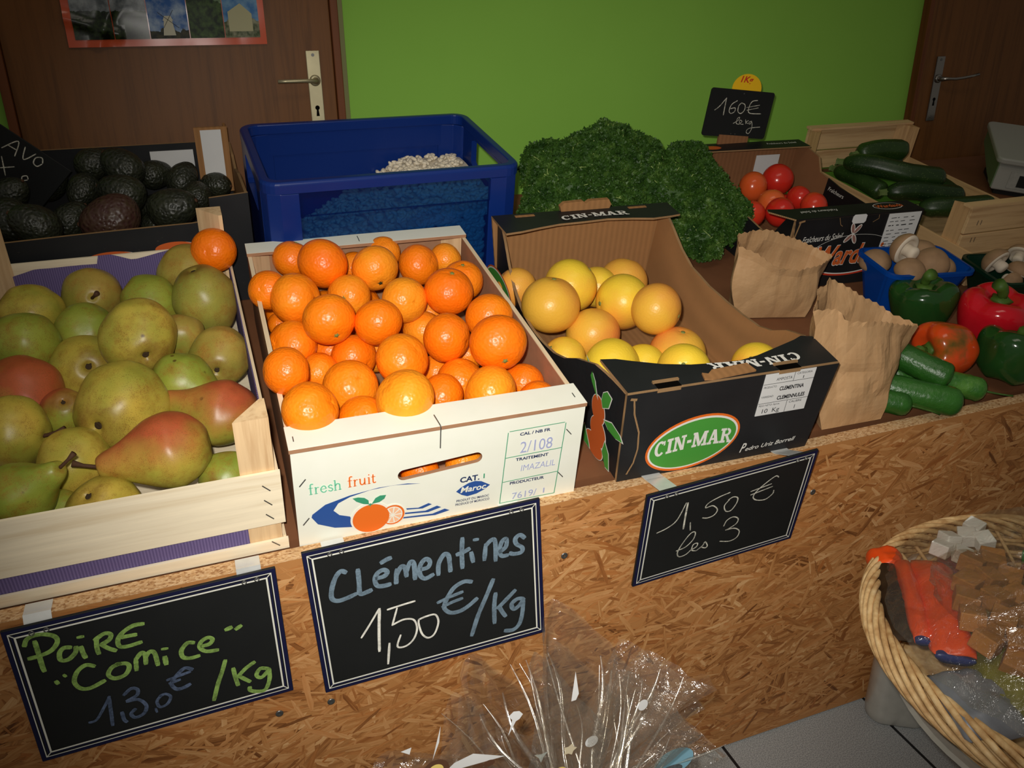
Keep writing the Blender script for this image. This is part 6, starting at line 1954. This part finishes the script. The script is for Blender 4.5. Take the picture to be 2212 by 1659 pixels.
bag1 = paper_bag([(.966, .385, .002), (1.108, .352, .002), (1.122, .420, .002), (.985, .440, .002)],
                 [(.945, .402, .150), (.975, .375, .142), (1.015, .358, .116), (1.066, .356, .107), (1.120, .366, .108), (1.178, .402, .104), (1.168, .440, .106), (1.125, .449, .122), (1.050, .450, .152), (1.007, .446, .155), (.962, .430, .160)],
                 'open brown paper bag behind the other, before the tomato box', 4)
MB().tube([(.094, -.006, .052), (.084, -.024, .044), (.082, -.026, .030), (.092, -.010, .026)], .0012, 6).build('green_thread', M['parsley'], bag1, smooth=True)
paper_bag([(.894, .033, .002), (1.012, .030, .002), (1.028, .100, .002), (.912, .104, .002)],
          [(.852, .082, .200), (.902, .082, .196), (.915, .072, .178), (.950, .066, .173), (.987, .070, .167), (1.034, .080, .150), (1.102, .100, .125), (1.100, .132, .122), (1.075, .150, .134), (1.018, .162, .165), (.952, .160, .201), (.900, .130, .206)],
          'tall crumpled brown paper bag at the counter edge, right of the grapefruits', 9, crush=.0065)

# ================================================================== mushroom punnets
def punnet(M_, label, mat, w, l, h, name='punnet'):
    root = empty(name, M_, label, 'punnet', 'plastic mushroom punnets')
    rows = []
    for j in range(9):
        t = j / 8; ins = .022 * (1 - t)
        row = []
        for k, (x, y) in enumerate(rrect(-w / 2 + ins, -l / 2 + ins, w / 2 - ins, l / 2 - ins, .022, 8)):
            rib = .0012 * sin(k * 1.9) * (1 - abs(t - .4))
            row.append((x * (1 + rib * 8), y * (1 + rib * 8), .002 + (h - .002) * t))
        rows.append(row)
    mb = MB(); mb.rings(rows); mb.add([(x, y, z) for x, y, z in rows[0]], [tuple(range(len(rows[0])))])
    mb.build('tub', mat, root, solid=.0012)
    o, i_ = rrect(-w / 2 - .006, -l / 2 - .006, w / 2 + .006, l / 2 + .006, .026, 8), rrect(-w / 2, -l / 2, w / 2, l / 2, .022, 8)
    MB().rings([[(x, y, h - .006) for x, y in o], [(x, y, h + .001) for x, y in o], [(x, y, h + .002) for x, y in i_], [(x, y, h - .0005) for x, y in i_], [(x, y, h - .006) for x, y in o]]).build('rim', mat, root)
    return root


punnet(deck(1.348, .352, 0, -.13), 'blue plastic punnet of brown mushrooms before the tomato box', M['punnet_blue'], .188, .120, .098)
punnet(deck(1.590, .300, 0, -.16), 'dark green punnet of mushrooms at the right edge', M['punnet_green'], .190, .130, .078)


def mushroom_protos(seed):
    R_ = .032; P = [(.0002, .62), (.3, .60), (.62, .46), (.86, .20), (.97, -.06), (.95, -.24), (.84, -.34), (.70, -.34), (.58, -.22), (.30, -.18), (.0002, -.18)]
    prof = list(reversed(spline_profile([(r * R_, z * R_) for r, z in P], 4)))
    mb = MB(); mb.lathe(prof, 34, lambda r, z, a, t: (r * (1 + .04 * noise.noise(Vector((cos(a) + seed, sin(a), z * 20)))), z))
    c = mb.mesh('mushroom', True)
    c.materials.append(M['cap']); c.materials.append(M['stalk'])
    for p in c.polygons: p.material_index = 1 if (p.normal.z < -.45) or (p.center.z < -.004 and math.hypot(p.center.x, p.center.y) < .8 * R_) else 0
    s = MB().lathe(spline_profile([(.0002, -.031), (.0095, -.030), (.0135, -.024), (.0120, -.014), (.0125, -.006), (.0150, -.003)], 3), 20).mesh('stalk', True); s.materials.append(M['stalk'])
    return c, s


MC, MS = mushroom_protos(2)
MUSH = [((1.2898, .3961, .0834), .0324, (-.15, .7, .7), 'mushroom at the left of the blue punnet, cap up'), ((1.3123, .3609, .126), .0329, (-.45, .55, -.62), 'mushroom on top of the blue punnet with its pale underside showing'), ((1.3853, .3792, .1053), .0310, (.1, .9, .3), 'mushroom at the back right of the blue punnet'),
        ((1.3008, .3182, .1007), .0300, (-.1, .7, .7), 'mushroom at the front left of the blue punnet'), ((1.3622, .3238, .1091), .0343, (.15, .6, .75), 'largest mushroom cap at the front right of the blue punnet'), ((1.405, .335, .088), .0300, (.3, .8, .4), 'mushroom low in the right corner of the blue punnet')]
for (p, r, d, lab) in MUSH:
    o = bpy.data.objects.new('mushroom', MC); COL.objects.link(o); o.matrix_basis = Matrix.Translation(DECK @ Vector(p)) @ axis_rot(vdir(*d), r * 900) @ Matrix.Scale(r / .032, 4)
    tag(o, lab, 'mushroom', 'mushrooms in the blue punnet'); link('stalk', MS, o)
for (p, r, d, lab) in (((1.5238, .3169, .0953), .0300, (-.45, .75, -.45), 'mushroom with a white stalk turned to us in the green punnet'), ((1.5693, .2855, .0823), .0270, (.3, .8, .4), 'mushroom right of the stalked one in the green punnet'),
                       ((1.6201, .3347, .0909), .0260, (.5, .6, -.3), 'mushroom at the back of the green punnet, cut by the photo edge'), ((1.545, .275, .062), .0240, (.2, -.5, .6), 'small dark mushroom low in the green punnet')):
    o = bpy.data.objects.new('mushroom', MC); COL.objects.link(o); o.matrix_basis = Matrix.Translation(DECK @ Vector(p)) @ axis_rot(vdir(*d), r * 700) @ Matrix.Scale(r / .032, 4)
    tag(o, lab, 'mushroom', 'mushrooms in the green punnet'); link('stalk', MS, o)

# ================================================================== bell peppers
def pepper(P, r, d, hint, mat, label, seed, squash=1.0, lobes=4, stem_bend=.5):
    rnd = random.Random(seed)
    prof = spline_profile([(.0002, -.66), (.10, -.70), (.30, -.86), (.56, -.84), (.80, -.55), (.94, -.1), (1.0, .32), (.95, .60), (.78, .78), (.52, .80), (.28, .66), (.12, .58), (.0002, .56)], 4)
    ph = rnd.uniform(0, 6)
    mb = MB(); mb.lathe([(a * r, z * r * squash) for a, z in prof], 56, lambda rr, z, a, t: (rr * (1 + .075 * (abs(cos(lobes / 2 * a + ph)) ** .6 - .6) * (1 if .05 < t < .95 else .5) + .03 * noise.noise(Vector((cos(a) * 1.5, sin(a) * 1.5, z * 20 + seed)))), z + .10 * r * (abs(cos(lobes / 2 * a + ph)) - .6) * min(1, rr / r * 1.4)))
    me = mb.mesh('bell_pepper', True); me.materials.append(mat)
    o = bpy.data.objects.new('bell_pepper', me); COL.objects.link(o)
    o.matrix_basis = Matrix.Translation(DECK @ Vector(P)) @ frame(vdir(*d), vdir(*hint))
    tag(o, label, 'bell pepper', 'bell peppers lying on the counter')
    z0 = .58 * r * squash
    MB().lathe([(.30 * r, z0 + .05 * r), (.27 * r, z0 + .13 * r), (.16 * r, z0 + .17 * r), (.12 * r, z0 + .2 * r)], 10, lambda rr, z, a, t: (rr * (1 + .16 * cos(5 * a)), z)).build('stem', M['pepper_stem'], o, smooth=True)
    MB().tube([(0, 0, z0 + .12 * r), (.02 * r, 0, z0 + .30 * r), (stem_bend * .22 * r, 0, z0 + .46 * r), (stem_bend * .55 * r, 0, z0 + .60 * r)], lambda t: r * (.13 + .06 * t), 10).build('stem', M['pepper_stem'], o, smooth=True)
    return o


pepper((1.2954, .2604, .0563), .0600, (-.1, .85, .45), (.2, -.9, .3), M['pepper_green'], 'glossy dark green bell pepper right of the tall paper bag', 3, .86)
pepper((1.3712, .1641, .0680), .0640, (.02, .80, .58), (-1, 0, 0), M['pepper_red'], 'bright red bell pepper with a thick green stem', 5, .88)
pepper((1.2167, .1186, .0493), .0520, (-.95, -.05, .15), (0, 0, 1), M['pepper_mixed'], 'orange bell pepper with green patches, lying on its side', 7, 1.0)
pepper((1.3140, .0660, .0520), .0590, (.25, .86, .25), (.5, .5, .5), M['pepper_green'], 'dark green bell pepper with a tall curled stem at the right edge', 11, .86, 4, 1.1)

# ================================================================== cucumbers
ct_ = lambda t: (1 - max(0, (.14 - t) / .14) ** 2 * .7) * (1 - max(0, (t - .84) / .16) ** 2.4 * .72)
cm_ = (M['cucumber'], M['parsley'])
for pts, r, lab, stem in (
        ([(1.050, .200, .062), (1.095, .120, .062), (1.128, .062, .056), (1.146, .036, .052)], .0240, 'cucumber lying on top of the others', None),
        ([(1.010, .130, .027), (1.060, .072, .027), (1.105, .030, .028), (1.146, .000, .027)], .0245, 'cucumber with its pale blunt end over the counter edge', None),
        ([(1.065, .026, .0205), (1.030, .052, .0205), (1.000, .082, .0205), (.985, .120, .0205)], .0195, 'small cucumber at the left with a long thin stem over the edge', (.050, .0020, .0014, 0, -.006)),
        ([(1.225, .022, .022), (1.190, .052, .023), (1.140, .088, .024), (1.090, .118, .022)], .0210, 'dark cucumber at the back right with a thin curling stem', (.045, .0022, .0014, 0, .004))):
    gourd('cucumber', pts, r, cm_, stem, lab, 'cucumber', 'cucumbers at the counter edge', ct_, 0, .06)

# ================================================================== gift basket on a steel stand
BCX, BCY, BZ, BR = 1.023, .520, .468, .277
WB = empty('wicker_basket', at(BCX, BCY, 0), 'round wicker basket of wrapped groceries at the lower right', 'basket')
zb = .375
def ringpts(R_, z, amp=0, nw=0, ph=0, vamp=0, n=220):
    return [((R_ + amp * sin(nw * a + ph)) * cos(a), (R_ + amp * sin(nw * a + ph)) * sin(a), z + vamp * cos(nw * a + ph)) for a in [2 * pi * i / n for i in range(n)]]
for k in range(9):
    MB().tube(ringpts(BR + .002, BZ - .012, .011, 6, 2 * pi * k / 9, .020, 320), .0042, 7, closed=True).build('braided_rim', M['wicker'], WB, smooth=True)
for k in range(3):
    MB().tube(ringpts(BR + .004, BZ - .010 - .004 * k, .003, 20, k * 2.1, .002, 260), .0034, 7, closed=True).build('rim_coil', M['wicker'], WB, smooth=True)
ns = 44
for k in range(ns):
    a = 2 * pi * k / ns
    MB().tube([((BR - .055) * cos(a - .16), (BR - .055) * sin(a - .16), zb), ((BR - .030) * cos(a - .06), (BR - .030) * sin(a - .06), zb + .04), ((BR - .004) * cos(a + .05), (BR - .004) * sin(a + .05), BZ - .004)], .0028, 6).build('stake', M['wicker'], WB, smooth=True)
wv = []
for j in range(9):
    t = j / 8; R_ = BR - .055 + .046 * t ** .8
    MB().tube(ringpts(R_, zb + .004 + (BZ - .030 - zb) * t, .0042, ns / 2, pi * (j % 2), 0, 352), .0033, 6, closed=True).build('weaver', M['wicker'], WB, smooth=True)
MB().lathe([(.0003, zb - .004), (BR - .053, zb - .004), (BR - .053, zb + .003), (.0003, zb + .003)], 60).build('base', M['wicker'], WB)

ST = empty('steel_stand', at(BCX, BCY, 0), 'galvanised steel stand with a broad rounded leg under the basket', 'stand')
MB().lathe([(.0003, zb - .014), (.235, zb - .014), (.240, zb - .010), (.235, zb - .006), (.0003, zb - .006)], 60).build('tray', M['galv'], ST, smooth=False)
def leg(cx_, cy_, rot_):
    pl = rrect(-.056, -.030, .056, .030, .028, 8); mb = MB(); rows = []
    for z, k in ((.0, .86), (.006, .96), (.020, 1.0), (.2, 1.02), (zb - .0145, 1.04)):
        rows.append([(x * k, y * k, z) for x, y in pl])
    mb.rings(rows, cap=True)
    lg = mb.build('leg', M['galv'], ST, M=Matrix.Translation((cx_ - BCX, cy_ - BCY, 0)) @ Matrix.Rotation(rot_, 4, 'Z'), smooth=True)
    MB().prism(rrect(-.012, .055, .012, .110, .005), -.044, -.0302, 'y').build('lug', M['galv'], lg, M=Matrix.Translation((.040, 0, 0)), bevel=.002)
leg(1.098, .845, -.55)
leg(1.19, .40, -.2)
leg(.93, .28, .4)


def pillow(name, A, B, w, thick, mat, parent, M_=None, seed=0, ends=.25, n=14, m_=16):
    """a filled packet between points A and B (world), w wide"""
    A, B = Vector(A), Vector(B); ax = (B - A); L_ = ax.length; ax.normalize()
    up = Vector((0, 0, 1)); sd = ax.cross(up).normalized(); nn = sd.cross(ax)
    rows = []
    for i in range(n + 1):
        t = i / n; f = min(1, (min(t, 1 - t) / ends)) ** .55 if ends else 1
        row = []
        for k in range(2 * m_):
            a = 2 * pi * k / (2 * m_)
            cw = .5 * w * cos(a) * (.86 + .14 * f); ch = .5 * thick * sin(a) * max(.08, f)
            q = A + ax * (L_ * t) + sd * cw + nn * ch
            q += nn * (.16 * thick * (abs(noise.noise(q * 34 + Vector((seed, 0, 0)))) * 2 - .5)) + nn * (.06 * thick * noise.noise(q * 90)) + sd * (.05 * w * noise.noise(q * 40 + Vector((0, seed, 0))))
            row.append(q)
        rows.append(row)
    mb = MB(); mb.rings(rows, cap=True)
    if M_ is not None: mb.v = [tuple(M_ @ Vector(v)) for v in mb.v]
    return mb.build(name, mat, parent, smooth=True)


def packet(A, B, w, th, mat, label, cat, bands, seed, group='packets in the wicker basket'):
    c = (Vector(A) + Vector(B)) / 2; Mi = Matrix.Translation(-c)
    root = empty('food_packet', Matrix.Translation(c), label, cat, group)
    pillow('body', A, B, w, th, mat, root, Mi, seed)
    A, B = Vector(A), Vector(B)
    for t0, t1, mt, wk, nm in bands:
        pillow(nm, A.lerp(B, t0), A.lerp(B, t1), w * wk, th * (.3 if nm == 'navy_seal' else 1.06), mt, root, Mi, seed + 3, .10 if t1 - t0 > .1 else .01)
    return root


packet((.900, .772, .462), (.790, .612, .466), .046, .040, M['dark_food'], 'dark packet with an orange top, by the left rim of the basket', 'packet', ((-.04, .24, M['foil_orange'], 1.06, 'orange_wrapper'),), 1)
packet((.893, .735, .484), (.786, .590, .486), .024, .034, M['foil_orange'], 'narrow orange film packet between the dark one and the wide one', 'packet', ((.965, 1.01, M['navy_film'], .8, 'navy_seal'),), 2)
packet((.930, .722, .482), (.796, .550, .488), .056, .046, M['foil_orange'], 'wide crinkled orange packet with a navy band', 'packet', ((.965, 1.01, M['navy_film'], .82, 'navy_seal'),), 5)
packet((.798, .548, .468), (.770, .455, .462), .085, .040, M['foil_silver'], 'silver grey packet at the near side of the basket', 'packet', (), 6)
packet((.900, .600, .470), (.820, .462, .468), .080, .050, M['olive_food'], 'yellow green packet beside the silver grey one', 'packet', ((.0, .08, M['navy_film'], 1.0, 'navy_seal'),), 8)
packet((1.120, .680, .470), (1.035, .600, .480), .070, .050, M['bright_green'], 'green and maroon packet at the right edge of the photo', 'packet', ((.45, .75, M['maroon'], 1.04, 'maroon_band'),), 9)
packet((1.000, .735, .458), (.960, .680, .458), .050, .030, M['maroon'], 'small maroon packet behind the orange ones', 'packet', (), 12)
# sugar cubes in a clear bag
CB_ = [(.990, .690, .505), (1.018, .684, .507), (.952, .662, .503), (.980, .655, .506), (1.008, .648, .503), (.925, .640, .500), (.955, .622, .505), (.985, .617, .503), (.902, .610, .500), (.932, .592, .502), (.962, .585, .500), (.893, .578, .492), (.925, .560, .494), (.990, .580, .492), (1.015, .615, .494), (.905, .545, .480)]
cube_b = None
for k, p in enumerate(CB_):
    p = (p[0] - .058, p[1] - .034, p[2] + .016)
    Rk = Euler((.25 * sin(k * 3.1), .25 * cos(k * 2.3), .35 + .5 * sin(k * 1.7))).to_matrix().to_4x4()
    Mk = Matrix.Translation(p) @ Rk
    if cube_b is None:
        cube_b = MB().box((-.0150, -.0150, -.0120), (.0150, .0150, .0120)).build('sugar_cube', M['sugar_brown'], None, bevel=.0016); cube_b.matrix_basis = Mk; o = cube_b
    else:
        o = cube_b.copy(); COL.objects.link(o); o.matrix_basis = Mk
    tag(o, 'brown sugar cube in the clear bag in the basket', 'sugar cube', 'brown sugar cubes in the clear bag')
cw_ = None
for k, p in enumerate([(.985, .738, .500), (1.010, .748, .502), (1.036, .742, .505), (1.060, .752, .508), (1.045, .722, .508), (1.000, .715, .500)]):
    p = (p[0] - .052, p[1] - .030, p[2] + .012)
    Mk = Matrix.Translation(p) @ Euler((.2 * sin(k * 2.), .2, .4 + k)).to_matrix().to_4x4()
    if cw_ is None:
        cw_ = MB().box((-.012, -.012, -.010), (.012, .012, .010)).build('sugar_cube', M['sugar_white'], None, bevel=.0016); cw_.matrix_basis = Mk; o = cw_
    else:
        o = cw_.copy(); COL.objects.link(o); o.matrix_basis = Mk
    tag(o, 'white sugar cube at the back of the basket', 'sugar cube', 'white sugar cubes at the back of the basket')


def crumple(name, fn, nu, nv, mat, parent, amp, freq, seed, M_=None, closed=False):
    rows = []
    for j in range(nv + 1):
        row = []
        for i in range(nu if closed else nu + 1):
            p = Vector(fn(i / nu, j / nv)); q = p * freq + Vector((seed, seed * 2, 0))
            d = (abs(noise.noise(q)) * 2 - .4 + (abs(noise.noise(q * 2.1)) - .2)) * amp
            p = p + Vector((.5 * d, -.6 * d, d))
            row.append(M_ @ p if M_ is not None else p)
        rows.append(row)
    mb = MB(); mb.rings(rows, closed=closed)
    return mb.build(name, mat, parent, smooth=False)


# clear bag round the brown cubes and the cellophane over the whole basket
SB = empty('sugar_bag', at(.900, .586, .486), 'clear bag holding the brown sugar cubes in the basket', 'bag')
crumple('film', lambda u, v: (.062 * cos(2 * pi * u) * (.25 + .75 * sin(pi * min(1, v * .94 + .04))) + .03 * (v - .5) * 2, .095 * sin(2 * pi * u) * (.25 + .75 * sin(pi * min(1, v * .94 + .04))), .010 + .062 * v * (1) ), 28, 12, M['cello2'], SB, .006, 40, 4, Matrix.Translation((0, 0, 0)), True)
CW_ = empty('cellophane_wrap', at(BCX, BCY, .47), 'crinkled clear cellophane covering the wicker basket', 'cellophane')
def dome(u, v):
    a = 2 * pi * u; r = (BR - .010) * (1 - v)
    return (r * cos(a), r * sin(a), .010 + .125 * (1 - (1 - v) ** 2.2))
crumple('film', dome, 60, 16, M['cello'], CW_, .010, 22, 7, None, True)

# ================================================================== cellophane gift pouch in front of the counter
GP = empty('gift_pouch', at(.335, .700, 0), 'flared clear cellophane pouch with printed shapes, at the bottom of the photo', 'gift bag')
TZ = .285
def fan(u, v, seed=0, flare=1.0, yoff=0.0):
    """gathered neck below, flared ruffled sheet above"""
    a = (u - .5) * 2
    x = a * (.028 + .225 * v ** 1.15 * flare)
    top = .215 - .075 * abs(a) ** 1.6 + .022 * sin(a * 9 + seed)
    z = TZ + top * v - .085 * v * abs(a) ** 2.2
    y = yoff + (.018 + .030 * v) * sin(a * 13 + seed) + .02 * v * cos(a * 5 + seed * 2)
    return (x, y, z)
for k, (yo, fl_k) in enumerate(((.040, 1.0), (.0, .92), (-.045, .80))):
    crumple('film', lambda u, v: fan(u, v, k * 1.7, fl_k, yo), 64, 20, M['cello'], GP, .006, 26, k + 2)
# sharp gathered pleats
rnd = random.Random(4)
for k in range(46):
    a = rnd.uniform(-.55, .75); hh = rnd.uniform(.05, .15) * (1 - .45 * abs(a - .1))
    z0 = TZ + rnd.uniform(.0, .05); x0 = a * .06; x1 = a * .20 + rnd.uniform(-.05, .05); wv_ = rnd.uniform(-.008, .008)
    rr_ = rnd.choice((.0005, .0007, .0010, .0013, .0020))
    lean = (-.33 * (x1 - x0) + .85 * hh) / .70 * (rnd.uniform(.9, 1.06) if k % 4 else rnd.uniform(-.3, .4))
    yy = rnd.uniform(-.085, -.035)
    pts = [(x0 + (x1 - x0) * j / 9 + wv_ * sin(j * .7), yy + lean * j / 9 + .003 * sin(j * .6 + k), z0 + hh * j / 9) for j in range(10)]
    MB().tube(pts, lambda t: rr_ * (.25 + 1.5 * sin(pi * min(1, t * .9 + .05))), 8, cap=False, flat=.5).build('pleat', M['cello_fold'], GP, smooth=True)
pr = [(.0005, .0), (.110, .0), (.125, .02), (.130, .12), (.110, .20), (.070, .25), (.034, TZ - .006), (.030, TZ)]
MB().lathe(pr, 40, lambda r, z, a, t: (r * (1 + .05 * sin(9 * a) * t), z)).build('pouch_body', M['cello'], GP)
MB().tube([(.036 * cos(a), .036 * sin(a), TZ - .004) for a in [2 * pi * i / 30 for i in range(30)]], .003, 6, closed=True).build('tie', M['yellow_print'], GP, smooth=True)


def motif(polys, mat, x, z, y=-.060, name='printed_motif', rot=0.0):
    return ink(name, [[(.84 * (a * cos(rot) - b * sin(rot)), .84 * (a * sin(rot) + b * cos(rot))) for a, b in p] for p in polys], mat, GP, FRONT(x - .335, y, z), .0)


star = lambda r, n, k, off=0: [((r if i % 2 == 0 else r * k) * cos(pi * i / n + off), (r if i % 2 == 0 else r * k) * sin(pi * i / n + off)) for i in range(2 * n)]
motif([ellipse(0, 0, .0078, .0098)], M['paper'], .412, .470)
motif([star(.011, 5, .62)], plain('cream_print', (214, 200, 168), .6), .318, .436)
motif([ellipse(0, 0, .0098, .0100)], M['paper'], .346, .438)
motif([star(.012, 3, .34, .5)], plain('pale_grey_print', (200, 208, 202), .6), .282, .440)
motif([[(-.010, -.030), (-.004, -.004), (-.009, .004), (-.002, .010), (.006, .008), (.011, .001), (.006, -.006), (.001, -.008)]], M['paper'], .250, .512)
motif([[(-.004, -.026), (.002, .0), (.009, .028), (.006, .002)]], M['paper'], .158, .507)
motif([[(-.007, .004), (.007, .006), (.004, -.005)]], M['paper'], .127, .508)
motif([[(-.044, -.006), (-.030, .006), (-.004, .012), (.040, -.010)]], M['paper'], .204, .467)
motif([ellipse(0, 0, .011, .012)], M['yellow_print'], .306, .403)
motif([[(-.005, -.030), (.0, .020), (.006, -.020), (.002, -.030)]], M['paper'], .322, .535)
motif([[(-.009, -.006), (-.002, .014), (.009, -.012)]], M['paper'], .104, .482)
motif([ellipse(0, .0, .034, .026)], M['sky_blue'], .462, .360, -.062)
motif([ellipse(-.004, -.016, .020, .011)], plain('grey_speckle_print', (120, 128, 132), .7, vary=.6, scale=260), .462, .360, -.0625)
motif([[(.0175 * cos(2 * pi * i / 36), .0175 * sin(2 * pi * i / 36)) for i in range(36)]], M['badge_brown'], .158, .470, -.060)
motif([ellipse(0, 0, .0100, .0100)], M['yellow_print'], .158, .470, -.0604)
motif([ellipse(-.010, .004, .008, .0055), ellipse(.006, .004, .008, .0055), ellipse(-.002, -.005, .006, .005)], M['badge_brown'], .214, .452, -.060)
